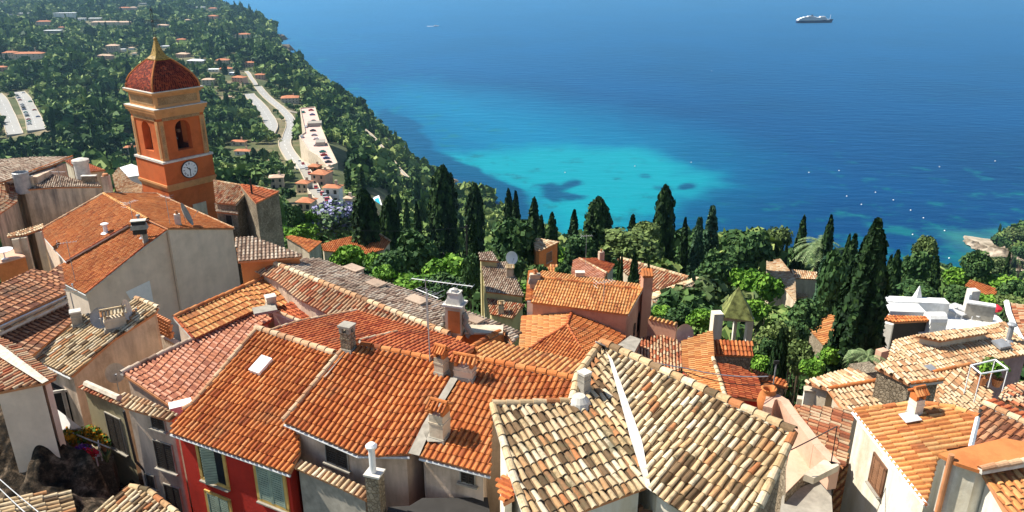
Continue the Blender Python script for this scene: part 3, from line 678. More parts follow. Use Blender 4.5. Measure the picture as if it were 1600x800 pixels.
# red house and the orange roof beside it
P2 = PAB((565, 539), (673, 562), H_(13.0), -18, (560, 650))
P6 = PAB((400, 513), (522, 553), H_(13.4), -23, (400, 640), match=((484, 606), P2, -0.3))
P3_ = PAB((741, 561), (903, 594), H_(15), -16, (700, 690), match=((680, 650), P2, 0.0))
P5a = PAB((400, 513), (522, 553), P6.at(400, 513)[2], -12, (600, 490))
P5b = PAB((565, 539), (673, 562), P2.at(565, 539)[2], -12, (650, 525))
P4 = PAB((741, 561), (903, 594), P3_.at(741, 561)[2], -12, (840, 545))
h6 = House('red_house', 'dark red house with sage shutters in ochre frames, skylight in its orange roof', 'house', 'redwall')
h6.roof([(401, 515), (522, 554), (444, 656), (467, 672), (469, 706), (453, 739), (266, 675), (288, 640), (303, 631)], P6, 'roman', 'orange', inset=0.2)
h6.roof([(404, 514), (425, 517), (470, 503), (556, 487), (701, 528), (738, 544), (619, 521), (560, 533), (523, 553)], P5a, 'fine', 'red', inset=0.1)
h6.cap(P6, [(400, 513), (522, 553)], 0.12).cap(P6, [(401, 516), (303, 631), (289, 640)], 0.1).cap(P5a, [(425, 517), (470, 503), (556, 487)], 0.07)
h6.gutter(P6, (266, 676), (453, 740)).make()
h6.window(0, 5, 315, 698, 350, 752, 'half', 'yframe', label='x'); h6.window(0, 5, 405, 730, 444, 786, 'shut', 'yframe'); h6.window(0, 5, 330, 776, 360, 826, 'shut', 'yframe')
c = P6.at(410, 574); mb = MB(); u3 = np.array([P6.u[0], P6.u[1], 0]); nn = np.array([-P6.a, -P6.b, 1]); nn /= np.linalg.norm(nn); v3 = np.cross(nn, u3)
def plate(mb, c, u3, v3, nn, w_, h_, t0, t1, m=0):
    vs = [c + u3 * x * w_ / 2 + v3 * y * h_ / 2 + nn * t for t in (t0, t1) for x, y in ((-1, -1), (1, -1), (1, 1), (-1, 1))]
    mb.add(vs, [(3, 2, 1, 0), (4, 5, 6, 7), (0, 1, 5, 4), (1, 2, 6, 5), (2, 3, 7, 6), (3, 0, 4, 7)], m)
plate(mb, c, u3, v3, nn, 0.52, 0.72, 0.0, 0.2); sk = mb.build('skylight', M['whitep'], h6.root)
mb = MB(); plate(mb, c, u3, v3, nn, 0.36, 0.56, 0.19, 0.205); mb.build('pane', M['grey'], sk)

h2 = House('terracotta_house', 'beige walled house with a wide orange roof carrying several big chimneys, bottom middle', 'house', 'beige')
h2.roof([(537, 545), (560, 537), (673, 562), (706, 594), (640, 709), (590, 713), (559, 709), (444, 659)], P2, 'roman', 'orange', inset=0.2)
h2.roof([(706, 594), (742, 562), (903, 595), (894, 628), (770, 633), (766, 741), (655, 712), (648, 700)], P3_, 'fine', 'orange', inset=0.22)
h2.roof([(740, 560), (750, 548), (769, 535), (919, 570), (903, 593)], P4, 'fine', 'bright', inset=0.1)
h2.roof([(562, 533), (619, 521), (740, 545), (722, 556), (735, 562), (675, 561)], P5b, 'fine', 'red', inset=0.1)
h2.cap(P2, [(565, 539), (673, 562)], 0.11, 'orange').cap(P2, [(538, 545), (444, 658)], 0.1, 'cap').cap(P3_, [(741, 561), (903, 594)], 0.12, 'orange').cap(P5b, [(562, 533), (619, 520)], 0.06)
h2.gutter(P2, (444, 660), (559, 710)).gutter(P2, (559, 710), (640, 711)).gutter(P3_, (655, 713), (766, 742)).make()
h2.window(0, 6, 511, 693, 543, 726, 'dark'); h2.window(1, 5, 721, 733, 742, 754, 'dark')
mb = MB()
for pa in ([(704, 590), (716, 590), (672, 664), (660, 664)], [(660, 664), (676, 664), (655, 712), (638, 708)], [(660, 672), (704, 676), (690, 690), (668, 690)]):
    mb.add([P3_.at(*p, 0.13) for p in pa], [(0, 1, 2, 3)])
mb.build('flashing', M['concrete'], h2.root)
mb = MB(); mb.add([P2.at(533, 558, 0.13), P2.at(541, 549, 0.13), P2.at(509, 588, 0.13), P2.at(505, 590, 0.13)], [(0, 1, 2, 3)]); mb.build('flashing', M['concrete'], h2.root)
chimney(h2.root, P2.at(545, 546), 0.52, 0.46, 0.95, 'slab', 'stonew', -0.4)
chimney(h2.root, P2.at(690, 582), 0.46, 0.46, 0.8, 'tiled', 'cream', -0.5)
chimney(h2.root, P3_.at(727, 590), 0.85, 0.5, 0.6, 'tiled', 'beige', -0.35)
chimney(h2.root, P3_.at(688, 682), 0.62, 0.6, 1.15, 'tiled', 'cream', -0.45)
# column chimney with white pipe in front
t = thing('brick_chimney_stack', 'tall brown chimney stack with a white capped pipe standing below the orange roof edge', 'chimney', (W(585, 745, H_(14.1))[0], W(585, 745, H_(14.1))[1], H_(24)))
p = W(585, 740, H_(14.1)); mb = MB(); mb.box((p[0], p[1], H_(24)), 0.42, 0.36, 9.9, -0.3); mb.build('stack', M['stonew'], t)
mb = MB(); mb.box((p[0], p[1], H_(14.1)), 0.5, 0.44, 0.06, -0.3); mb.build('capstone', M['mortar'], t)
mb = MB(); mb.tube([(p[0] - .03, p[1], p[2] - 0.1), (p[0] - .03, p[1], p[2] + 0.92)], 0.095, 12); mb.lathe((p[0] - .03, p[1], p[2] + 0.9), [(0.16, 0), (0.17, 0.06), (0.1, 0.13), (0, 0.14)], 14); mb.build('pipe', M['whitep'], t)
# lean-to with old tiles
hl = House('lean_to', 'low grey shed roofed in pale canal tiles, right of the red house', 'shed', 'concrete', inset=0.08)
Pl_ = PAB((462, 731), (525, 758), H_(15.2), 18, (500, 728)); hl.roof([(461, 731), (469, 719), (540, 748), (578, 765), (572, 782), (525, 759)], Pl_, 'canal', 'sand').make()
# roof painted black for its shade, with gutter under the salmon wall
hg = House('lower_roof', 'shadow-coloured flat lower roof with a bent gutter under the beige wall at the bottom edge', 'roof', 'darkred', inset=0.05)
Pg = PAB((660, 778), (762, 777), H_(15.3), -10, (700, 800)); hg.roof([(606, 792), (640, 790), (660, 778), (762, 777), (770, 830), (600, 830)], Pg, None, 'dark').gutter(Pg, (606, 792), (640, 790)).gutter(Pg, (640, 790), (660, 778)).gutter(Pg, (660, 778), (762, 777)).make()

# pink tiled roof to the left and its neighbours
P7 = PAB((189, 584), (401, 484), H_(15.6), -12, (330, 570))
h7 = House('pink_roof_house', 'house with a weathered pink roman tile roof sloping down to the red house', 'house', 'beige')
h7.roof([(191, 584), (401, 485), (424, 500), (402, 512), (303, 630), (284, 640), (269, 637)], P7, 'roman', 'pinkt', inset=0.12).cap(P7, [(190, 584), (401, 484)], 0.12, 'stonet').make()
mb = MB(); c = P7.at(283, 637, 0.1); mb.box((c[0], c[1], c[2] - 0.3), 0.8, 0.5, 0.5, 0.5); mb.build('flashing', M['whitep'], h7.root)
P8 = PAB((272, 496), (423, 433), H_(15), -18, (350, 500), match=((352, 506), P7, 0.12))
h8 = House('flat_tile_house', 'house under a bright orange roof of broad flat tiles behind the pink tile roof', 'house', 'beige')
h8.roof([(272, 497), (419, 432), (432, 438), (468, 466), (444, 477), (401, 483), (303, 529)], P8, 'flat', 'bright', inset=0.1).cap(P8, [(272, 496), (419, 432)], 0.1, 'orange').cap(P8, [(273, 497), (302, 529)], 0.06, 'red').make()
P10 = PAB((443, 477), (470, 465), H_(15), -10, (490, 490), match=((450, 474), P8, 0.25))
h10 = House('parapet_house', 'small dark red roof inside a low parapet wall with a satellite dish', 'house', 'cream')
h10.roof([(425, 485), (443, 477), (466, 467), (512, 485), (519, 490), (514, 493), (470, 504)], P10, 'fine', 'red', inset=0.02).cap(P10, [(424, 485), (470, 504), (516, 493)], 0.09, 'sand').make()
chimney(h10.root, P10.at(424, 478), 0.55, 0.5, 0.6, 'flat', 'cream', 0.5)
mb = MB(); c = P7.at(414, 486, 0.6); mb.box((c[0], c[1], c[2]), 1.0, 0.7, 0.12, 0.45); mb.build('slab', M['concrete'], h10.root)

# long canal-tiled ridge
P9 = PAB((411, 405), (701, 523), H_(15), -24, (500, 460), match=((556, 487), P5a, -0.25))
z9 = P9.at(411, 405)[2]; P9b = PAB((411, 405), (701, 523), z9, -9, (700, 470))
h9 = House('long_house', 'long house with a straight mortared ridge and pale canal tiles running diagonally across the village', 'house', 'beige')
h9.roof([(411, 405), (701, 523), (700, 530), (556, 488), (518, 493), (466, 467), (430, 437), (399, 425)], P9, 'canal2', 'mixed', inset=0.1)
h9.roof([(412, 405), (497, 406), (600, 443), (699, 477), (787, 511), (812, 522), (800, 536), (786, 517), (722, 516), (701, 523)], P9b, 'canal', 'stonet', inset=0.3)
h9.cap(P9, [(411, 405), (701, 523)], 0.13, 'sand').make()
for (x, y, w_, d_) in ((553, 424, .9, .5), (588, 448, .8, .5), (652, 474, .9, .5), (741, 505, .7, .45)):
    mb = MB(); c = P9b.at(x, y); mb.box((c[0], c[1], c[2] - 0.3), w_, d_, 0.46, math.atan2(P9.u[1], P9.u[0])); o = mb.build('dormer', M['cream'], h9.root)
    m2 = MB(); m2.box((c[0], c[1], c[2] + 0.17), w_ * 1.12, d_ * 1.2, 0.05, math.atan2(P9.u[1], P9.u[0])); m2.build('dormer_roof', M['stonet'], o)
P9c = PAB((410, 406), (472, 400), z9 + 0.35, 6, (400, 385))
h9c = House('stone_tile_house', 'low house with pale stone-grey tiles beside the tall plaster gable', 'house', 'orangew')
h9c.roof([(367, 372), (394, 370), (472, 398), (470, 402), (410, 406), (372, 409)], P9c, 'fine', 'stonet', inset=0.12).make()

# the tall gabled house below the tower
P11a = PAB((162, 303), (262, 357), H_(21), -22, (150, 400)); P11b = PAB((162, 303), (262, 357), H_(21), -13, (300, 320))
P11f = PAB((76, 428), (134, 458), H_(22), 22, (200, 370), match=((232, 345), P11a, -0.25))
_a, _b = P11f.at(262, 359), P11f.at(134, 459); _d = (_b - _a)[:2]; _n = np.array([-_d[1], _d[0]]); _r = ray(366, 357); _t = (_a[:2] @ _n) / (_r[:2] @ _n); _q = np.array([_r[0] * _t, _r[1] * _t, CAMH + _r[2] * _t]); print('gable right eave', _a, _b, _q)
P11b = P3(P11a.at(162, 303), P11f.at(262, 359) + [0, 0, 0.2], _q, P11a.u)
h11 = House('gabled_house', 'tall house with a blank plaster gable and orange roofs before the bell tower', 'house', 'beigeg')
h11.roof([(162, 303), (206, 330), (231, 343), (200, 352), (103, 408), (61, 361)], P11a, 'fine', 'orange')
h11.roof([(103, 409), (200, 353), (232, 345), (262, 359), (222, 388), (134, 459), (76, 429)], P11f, 'fine', 'orange', inset=0.1)
h11.roof([(163, 302), (245, 303), (366, 357), (262, 357), (230, 342)], P11b, 'fine', 'orange', inset=0.1)
h11.cap(P11a, [(162, 303), (231, 343)], 0.13, 'bright').cap(P11a, [(162, 303), (61, 361)], 0.13, 'cap').cap(P11b, [(245, 303), (366, 357)], 0.09, 'cap').cap(P11b, [(162, 302), (245, 303)], 0.1, 'cap').cap(P11f, [(262, 359), (222, 388), (134, 459)], 0.1, 'red').cap(P11a, [(200, 352), (103, 408)], 0.08, 'red')
h11.gutter(P11a, (61, 362), (103, 409)).gutter(P11f, (76, 430), (134, 460)).make()
a_, d_, n_ = h11.wallline(1, 4)
mb = MB(); n3 = np.array([n_[0], n_[1], 0]) * 0.02; vs = [h11.wpt(1, 4, *p) + n3 for p in ((196, 456), (236, 437), (245, 480), (215, 486))]; mb.add(vs, [(0, 1, 2, 3)]); mb.build('painted_patch', M['whitep'], h11.root)
pipe(h11.root, P11a.at(166, 364), 0.18, 0.75, 'whitep'); chimney(h11.root, P11b.at(217, 352), 1.3, 0.7, 0.5, 'flat', 'dark', 0.3)
chimney(h11.root, P11f.at(228, 378), 0.5, 0.5, 0.9, 'pot', 'concrete', 0.6); pipe(h11.root, P11f.at(222, 372), 0.1, 1.9, 'grey')
chimney(h11.root, P11b.at(279, 352), 0.6, 0.5, 1.3, 'pot', 'mortar', 0.3)
dish(P11b.at(291, 352), 1.05, 0.3, 'large grey satellite dish on the gabled house beside the bell tower', 'concrete', 0.9, 20)
antenna(P11b.at(266, 352), 2.6, 2.6, 'thin aerial standing next to the large grey dish below the bell tower'); antenna(P11f.at(118, 440), 3.4, 0.4, 'aerial on the front corner of the gabled house roof above the gutter')
antenna(P11f.at(213, 372), 3.2, 1.2, 'aerial by the chimney at the top of the gabled roof')

# grimy wall house to the left
P12 = PAB((37, 295), (144, 285), H_(20.7), 6, (80, 278))
h12 = House('grimy_house', 'house with a streaked grey-beige wall and a rough stone-tile roof at the left edge', 'house', 'grime')
h12.roof([(-6, 287), (30, 275), (82, 273), (146, 285), (159, 292), (86, 293), (37, 297), (26, 291)], P12, 'canal', 'stonet', inset=0.05).make()
P13 = PAB((-4, 338), (26, 316), H_(21.3), 20, (5, 295)); h13 = House('corner_house', 'corner of a dark canal tile roof at the left edge of the photo', 'house', 'grime', inset=0.08)
h13.roof([(-8, 288), (27, 293), (26, 316), (-8, 340)], P13, 'canal', 'mixed').make()
p = P12.at(37, 294); mb = MB(); mb.lathe((p[0], p[1], p[2] - 0.4), [(0.68, 0), (0.68, 1.9), (0.6, 1.95), (0.6, 1.7), (0, 1.7)], 20); tag(mb.build('water_tank', M['grey']), 'open grey cylindrical tank on the stone-tile roof at the left edge', 'tank')
p = P12.at(131, 278); mb = MB(); mb.lathe((p[0], p[1], p[2] - 0.3), [(0.66, 0), (0.66, 1.8), (0.76, 1.82), (0.76, 2.1), (0.3, 2.25), (0, 2.27)], 20); tag(mb.build('water_tank', M['mortar']), 'white capped cylindrical tank left of the bell tower', 'tank')
chimney(h12.root, P12.at(50, 292), 0.55, 0.4, 1.3, 'flat', 'cream', 0.1); chimney(h12.root, P12.at(141, 286), 1.6, 0.5, 0.9, 'flat', 'stonew', 0.1); 
tt = thing('roof_pillar', 'plaster pillar topped with a red tile between the grimy wall and the bell tower', 'pillar', W(169, 297, H_(21.2))); p = W(169, 297, H_(21.2)); mb = MB(); mb.box((p[0], p[1], p[2] - 2), 0.6, 0.6, 3.4); mb.build('shaft', M['beige'], tt); mb = MB(); mb.lathe((p[0], p[1], p[2] + 1.4), [(0.3, 0), (0.25, 0.2), (0.0, 0.25)], 8); mb.build('cap', M['terra'], tt)
mb = MB(); mb.box((W(86, 300, H_(21))[0], W(86, 300, H_(21))[1], H_(21)), 0.1, 0.1, 0.1)
# terrace canopy above
P14 = PAB((44, 269), (80, 258), H_(19.6), 8, (60, 248)); h14 = House('terrace_canopy', 'tiled canopy on wooden posts over a roof terrace at the upper left', 'canopy', 'beige', inset=0.1)
h14.roof([(-6, 250), (50, 246), (113, 245), (80, 259), (44, 270), (6, 284), (-6, 286), (-6, 262)], P14, 'canal', 'stonet', wall=False).cap(P14, [(44, 270), (113, 245)], 0.1, 'orange').make()
for px in ((113, 247), (86, 257), (44, 270), (8, 283)): mb = MB(); p = P14.at(*px); mb.box((p[0], p[1], p[2] - 3.6), 0.16, 0.16, 3.5); mb.build('post', M['wood'], h14.root)
mb = MB(); p = P14.at(30, 256); mb.box((p[0], p[1], p[2] - 6), 6, 5, 5.4); mb.build('wall', M['beige'], h14.root)
for (poly, pt, hh_, st, mt, wl, lab) in (
    ([(100, 250), (118, 248), (165, 266), (128, 270)], ((128, 270), (165, 266)), 22.5, 'fine', 'red', 'cream', 'low house with a red roof strip behind the white tank'),
    ([(186, 262), (205, 256), (222, 262), (218, 274), (190, 278)], ((190, 278), (218, 274)), 26, None, 'whitew', 'whitew', 'white roof terrace house just left of the bell tower'),
    ([(176, 274), (186, 262), (206, 284), (224, 290), (222, 302), (182, 300)], ((182, 300), (222, 302)), 23.5, 'canal', 'sand', 'cream', 'pale tiled roof tucked at the left foot of the bell tower')):
    pl = PAB(pt[0], pt[1], H_(hh_), 4, poly[0]); House('small_house', lab, 'house', wl, inset=0.1).roof(poly, pl, st, mt).make()
# strip roof, terrace and shadowed court left of the gabled house
P14b = PAB((11, 370), (60, 357), H_(21.8), 12, (40, 350)); hs = House('porch', 'narrow tiled porch roof on white pillars left of the gabled house', 'porch', 'white', inset=0.1)
hs.roof([(11, 370), (13, 366), (67, 350), (68, 357), (36, 368)], P14b, 'canal', 'sand', wall=False).make()
mb = MB()
for px in ((24, 371), (36, 369), (60, 360)): p = P14b.at(*px); mb.box((p[0], p[1], p[2] - 4), 0.5, 0.4, 3.9, 0.3)
mb.build('pillars', M['cream'], hs.root)
pt = PAB((-4, 412), (40, 400), H_(23.2), 1, (10, 390)); ht = House('small_terrace', 'small orange terrace with a white round table at the left edge', 'terrace', 'orangew', inset=0.02); ht.roof([(-6, 413), (-6, 392), (18, 388), (40, 400)], pt, None, 'peach').make()
t = thing('round_table', 'white round table on the small orange terrace at the left edge', 'table', pt.at(8, 404)); p = pt.at(8, 404); mb = MB(); mb.lathe(p, [(0.25, 0), (0.05, 0.05), (0.05, 0.7), (0.7, 0.72), (0.7, 0.76), (0, 0.77)], 20); mb.build('table_top', M['whitep'], t)

P17 = PAB((49, 558), (109, 587), H_(17), 18, (180, 500)); P16 = PAB((11, 520), (105, 474), H_(17), -12, (60, 530), match=((80, 535), P17, 0.15))
P15 = PAB((0, 505), (101, 459), H_(17), 12, (40, 430), match=((60, 485), P16, 0.5))
h15 = House('brown_roof_house', 'broad brown weathered tile roof at the left edge above a long white gutter', 'house', 'beige')
h15.roof([(-8, 448), (52, 420), (75, 427), (95, 412), (101, 445), (102, 458), (-8, 509)], P15, 'flat', 'brown', inset=0.1).gutter(P15, (-8, 510), (102, 460)).make()
P15b = P15.up(-0.45); hb = House('roof_strip', 'narrow strip of brown tiles between two gutters at the left edge', 'roof', 'beige'); hb.roof([(-8, 510), (101, 462), (104, 470), (-8, 524)], P15b, 'flat', 'brown', inset=0.05).cap(P15b, [(-8, 524), (104, 471)], 0.07, 'sand').make()
h16 = House('rust_roof_house', 'rust brown flat tile roof wedged between the canal tile roof and the left edge', 'house', 'beige'); h16.roof([(-8, 528), (11, 519), (105, 475), (112, 504), (50, 556), (45, 557), (-8, 531)], P16, 'flat', 'brown', inset=0.1).make()
h17 = House('mossy_canal_house', 'beige house with mossy canal tiles, a gabled chimney and satellite dishes left of centre', 'house', 'beige')
h17.roof([(49, 557), (112, 512), (129, 492), (148, 490), (169, 500), (212, 466), (247, 481), (243, 489), (176, 532), (112, 588)], P17, 'canal2', 'canal', inset=0.1).cap(P17, [(212, 466), (247, 481)], 0.1, 'sand').gutter(P17, (49, 559), (110, 589)).make()
chimney(h17.root, P17.at(122, 508), 0.55, 0.5, 0.9, 'flat', 'concrete', 0.5); chimney(h17.root, P17.at(182, 512), 1.15, 0.5, 0.75, 'gable', 'cream', 0.5)
dish(P17.at(162, 512), 0.5, -1.2, 'dark satellite dish left of the gabled chimney on the mossy roof', 'grey', 0.5, 25); dish(P17.at(198, 500), 0.5, 0.1, 'white satellite dish seen edge-on right of the gabled chimney', 'mortar', 0.5, 10); dish(P17.at(118, 492), 0.34, 1.4, 'small white dish on top of the chimney near the white gutter', 'whitep', 1.2, 60)
chimney(h17.root, P17.at(122, 500), 0.25, 0.25, 0.6, 'flat', 'concrete')
# lattice wall behind
mb = MB(); a = W(243, 492, H_(16.6)); b = W(268, 505, H_(16.6)); t = thing('lattice_wall', 'short wall of open red clay lattice beside the mossy roof', 'wall', a)
d = (b - a); 
for r_ in range(5):
    for k in range(7):
        c = a + d * ((k + 0.5 * (r_ % 2)) / 7) + np.array([0, 0, -0.2 * r_]); mb.tube([c - [0.06, 0.1, 0], c + [0.0, 0.1, 0]], 0.085, 6)
mb.build('clay_tiles', M['terra'], t); mb = MB(); c = (a + b) / 2; mb.box((c[0] + .1, c[1] + .2, H_(24)), np.linalg.norm(d), 0.3, 6.2, ux=d); mb.build('masonry', M['beige'], t)

# bottom-left house, rock and small roofs
P18 = PAB((0, 545), (70, 597), H_(14.3), -11, (80, 570)); P18l = PAB((0, 545), (70, 597), H_(14.3), -11, (10, 600))
h18 = House('plaster_house', 'plain beige plaster house at the left edge with a white mortared ridge strip', 'house', 'beigeg', inset=0.12)
h18.roof([(-8, 539), (-8, 527), (30, 545), (60, 570), (88, 590), (71, 598)], P18, 'canal2', 'mixed', inset=0.34).roof([(-8, 540), (70, 598), (-8, 614)], P18l, 'canal2', 'mixed', inset=0.06).make()
mb = MB(); mb.add([P18.at(-8, 532, 0.17), P18.at(8, 543, 0.17), P18.at(76, 594, 0.17), P18.at(66, 599, 0.17), P18l.at(-8, 553, 0.17)], [(0, 1, 2, 3, 4)]); mb.build('mortar_ridge', M['oldm'], h18.root)
def rockmass(name, label, px, h0, amp, mat, seed, cat='rock', skirt=4.0, lean=0.0, sc=1.0):
    pts = [W(x, y, H_(h0)) for x, y in px]; poly = np.array([p[:2] for p in pts]); mn, mx = poly.min(0), poly.max(0); st = max(mx - mn) / 150
    xs = np.arange(mn[0], mx[0] + st, st); ys = np.arange(mn[1], mx[1] + st, st); XX, YY = np.meshgrid(xs, ys, indexing='ij'); sd_ = sdist(np.stack([XX.ravel(), YY.ravel()], 1), poly).reshape(XX.shape)
    nz = sum((vnoise(XX, YY, s_ * sc, seed + k) - 0.5) * s_ * sc for k, s_ in enumerate((3.0, 1.3, 0.7, 0.45, 0.25))) * amp
    ZZ = H_(h0) + nz + lean * (YY - mn[1]) - skirt * np.clip(-sd_ / (0.5 * sc), 0, 1) - 0.5 * sc * np.exp(-np.clip(sd_, 0, 9 * sc) / (0.4 * sc))
    nyy = len(ys); i, j = np.meshgrid(np.arange(len(xs) - 1), np.arange(nyy - 1), indexing='ij'); Q = np.stack([i * nyy + j, (i + 1) * nyy + j, (i + 1) * nyy + j + 1, i * nyy + j + 1], -1).reshape(-1, 4)
    return tag(link(name, npmesh(name, np.stack([XX, YY, ZZ], -1), Q, M[mat], smooth=True)), label, cat)
rockmass('rock_outcrop', 'dark mossy rock mass filling the bottom left corner below the plaster wall', [(-10, 655), (95, 690), (150, 715), (190, 760), (215, 830), (-10, 830)], 17.6, 0.9, 'rockm', 3, lean=0.12)
Pc = PAB((106, 769), (116, 800), H_(14.6), 12, (50, 785)); House('small_roof', 'small pale canal tile roof in the very bottom left corner', 'roof', 'stonew').roof([(-8, 784), (106, 768), (118, 810), (-8, 812)], Pc, 'canal', 'canal', inset=0.1).make()
Pd = PAB((205, 762), (284, 812), H_(16.6), -20, (200, 800)); House('small_roof', 'sunlit corner of a canal tile roof right of the dark rock at the bottom edge', 'roof', 'stonew').roof([(200, 760), (232, 768), (288, 812), (170, 830), (150, 800)], Pd, 'canal', 'canal', inset=0.1).cap(Pd, [(204, 761), (232, 768), (286, 811)], 0.1, 'canal').make()
# dark red house in the shaded lane
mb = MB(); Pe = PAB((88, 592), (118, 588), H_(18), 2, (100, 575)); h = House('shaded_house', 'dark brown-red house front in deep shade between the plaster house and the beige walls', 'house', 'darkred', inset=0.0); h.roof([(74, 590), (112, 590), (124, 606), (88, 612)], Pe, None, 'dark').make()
for (x, y) in ((92, 640), (118, 636)):
    p = h.wpt(0, 2, x, y) ; d3 = np.array([*h.wallline(0, 2)[1], 0]); n3 = np.array([*h.wallline(0, 2)[2], 0]); win(h.root, p, d3, n3, 0.5, 1.8, 'none', 'mortar')
# beige twin houses with the narrow tile strips
P19 = PAB((124, 606), (194, 637), H_(16.2), 20, (160, 612)); P19b = PAB((194, 636), (262, 657), H_(15.5), 20, (240, 630))
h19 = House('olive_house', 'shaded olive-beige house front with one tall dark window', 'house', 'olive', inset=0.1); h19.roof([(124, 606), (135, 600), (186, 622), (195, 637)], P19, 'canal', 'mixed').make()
mb = MB(); a, b = P19.at(134, 599, 0.15), P19.at(186, 622, 0.15); mb.tube([a, b], 0.13, 6); mb.build('mortar_coping', M['oldm'], h19.root)
h19.window(0, 3, 172, 652, 192, 700, 'dark')
h19b = House('lane_house', 'shaded beige house front with several dark shuttered windows under a strip of cream canal tiles', 'house', 'beige', inset=0.1); h19b.roof([(195, 637), (194, 614), (232, 626), (279, 648), (268, 657), (262, 657)], P19b, 'canal', 'sand').make()
for r_ in ((238, 648, 257, 669), (245, 692, 271, 732), (231, 742, 242, 760), (261, 760, 283, 796)): h19b.window(0, 5, *r_, 'dark')
mb = MB(); a = h19b.wpt(0, 5, 197, 640); b = h19b.wpt(0, 5, 224, 765); nn = np.array([*h19b.wallline(0, 5)[2], 0]); mb.tube([a + nn * .1, a + nn * .1 + [0.05, 0, -2.2], (a[0] + .3, a[1], a[2] - 2.6) + nn * .1, (a[0] + .35, a[1], a[2] - 6) + nn * .1], 0.05, 6); mb.build('drainpipe', M['dark'], h19b.root)
dish(W(184, 602, H_(17)), 0.42, -1.0, 'round white dish at the lower left corner of the pink tile roof', 'cream', 0.6, 20)
# awning and flower balcony
aw = [W(82, 634, H_(17.6)), W(127, 668, H_(17.4)), W(118, 674, H_(18.1)), W(94, 675, H_(18.4))]; mb = MB(); mb.prism([tuple(p) for p in aw], [tuple(p - [0, 0, 0.05]) for p in aw]); tag(mb.build('awning', M['whitep']), 'white fabric awning above the flower pots', 'awning')
mb = MB(); bp = [W(92, 684, H_(18.9)), W(150, 676, H_(18.9)), W(180, 700, H_(18.9)), W(176, 726, H_(18.9)), W(130, 722, H_(18.9))]; mb.prism([tuple(p) for p in bp], [tuple(p - [0, 0, 6.0]) for p in bp]); tag(mb.build('balcony', M['stonew']), 'small balcony full of flowers behind the dark rock', 'balcony')
mb = MB(); q = [W(104, 672, H_(18.0)), W(136, 686, H_(18.0)), W(172, 700, H_(18.0))]; mb.tube(q, 0.03, 6); tag(mb.build('balcony_rail', M['mortar']), 'white rail beside the flower pots', 'rail')
FL = [(112, 690, .55, 'f_orange', 'yellow orange flower clump nearest the awning'), (102, 686, .4, 'f_purple', 'purple flower clump under the awning'), (134, 688, .55, 'f_orange', 'orange flower clump in the middle of the balcony'), (150, 684, .6, 'f_orange', 'tall orange flower clump at the back of the balcony'), (165, 692, .5, 'f_orange', 'orange flower clump at the right end of the balcony'),
      (130, 708, .4, 'f_purple', 'purple flower clump beside the red geranium'), (138, 714, .42, 'f_red', 'red geranium clump at the front of the balcony')]
# ------------------------------------------------------------------ middle and right of the village
P20 = PAB((842, 434), (1003, 453), H_(20.6), -14, (900, 470)); P20b = PAB((842, 434), (1003, 453), H_(20.6), -9, (920, 428))
h20 = House('pink_house', 'salmon pink house with an arched window and a tall chimney at the centre', 'house', 'pink', inset=0.12)
h20.roof([(842, 434), (1003, 453), (981, 492), (829, 472)], P20, 'fine', 'bright').roof([(842, 434), (846, 424), (1012, 447), (1003, 453)], P20b, 'fine', 'bright').cap(P20, [(842, 434), (1003, 453)], 0.1, 'orange').cap(P20, [(1003, 453), (981, 492)], 0.07, 'bright').make()
for (x0, y0, x1, y1, k) in ((995, 488, 1003, 514, 'w'), (989, 506, 993, 522, 'd')):
    a, d, nn = h20.wallline(0, 1); c = h20.wpt(0, 1, (x0 + x1) / 2, (y0 + y1) / 2); d3, n3 = np.array([*d, 0]), np.array([*nn, 0]); wd, hh = (1.0, 1.35) if k == 'w' else (0.45, 1.1)
    mb = MB(); N = 10; o = c + n3 * 0.02; z3 = np.array([0, 0, 1]); vs = [o - d3 * wd / 2 - z3 * hh / 2, o + d3 * wd / 2 - z3 * hh / 2] + [o + d3 * wd / 2 * math.cos(math.pi * i / N) + z3 * (hh * 0.2 + wd * 0.5 * math.sin(math.pi * i / N)) for i in range(N + 1)]
    mb.add(vs, [tuple(range(len(vs)))]); mb.build('arched_window', M['glass'], h20.root)
c = P20.at(1006, 470); zt = P20.at(1003, 453)[2] + 0.9; p = W(1011, 430, zt); mb = MB(); mb.box((p[0], p[1], zt - 11), 0.62, 0.7, 11, 0.1); ch = mb.build('chimney', M['pink'], h20.root)
mb = MB(); mb.box((p[0], p[1], zt - 0.02), 0.72, 0.8, 0.06, 0.1); [mb.tube([(p[0] + dx, p[1] - 0.42, zt + 0.06), (p[0] + dx, p[1] + 0.3, zt + 0.3)], 0.1, 6) for dx in (-.26, -.08, .1, .28)]; mb.build('tiled_cap', M['orange'], ch)
chimney(h20.root, P20b.at(906, 433), 0.75, 0.5, 0.45, 'flat', 'beige', 0.0); chimney(h20.root, P20.at(836, 436), 0.9, 0.5, 0.5, 'pot', 'cream', 0.0)
wallrun('party_wall', 'tile-capped party wall along the left end of the pink house roof', (829, 470), (833, 424), H_(21.4), 0.45, H_(28), 'whitew', 'orange')
wallrun('garden_wall', 'pink wall with a scalloped tile coping right of the pink house', (1014, 497), (1058, 508), H_(21.8), 0.3, H_(28), 'pink', 'bright')
zr = H_(21.7); rl = W(895, 484, zr); ra = W(886, 508, zr)
P21l = PAB((895, 484), (886, 508), zr, -13, (830, 515)); P21r = PAB((895, 484), (886, 508), zr, -15, (950, 530)); em = P21l.at(828, 545); P21m = P3(ra, em, W(916, 567, em[2]), (W(916, 567, em[2]) - em)[:2])
h21 = House('hipped_house', 'house with a hipped orange roof of broad tiles directly below the pink house', 'house', 'peach', inset=0.12)
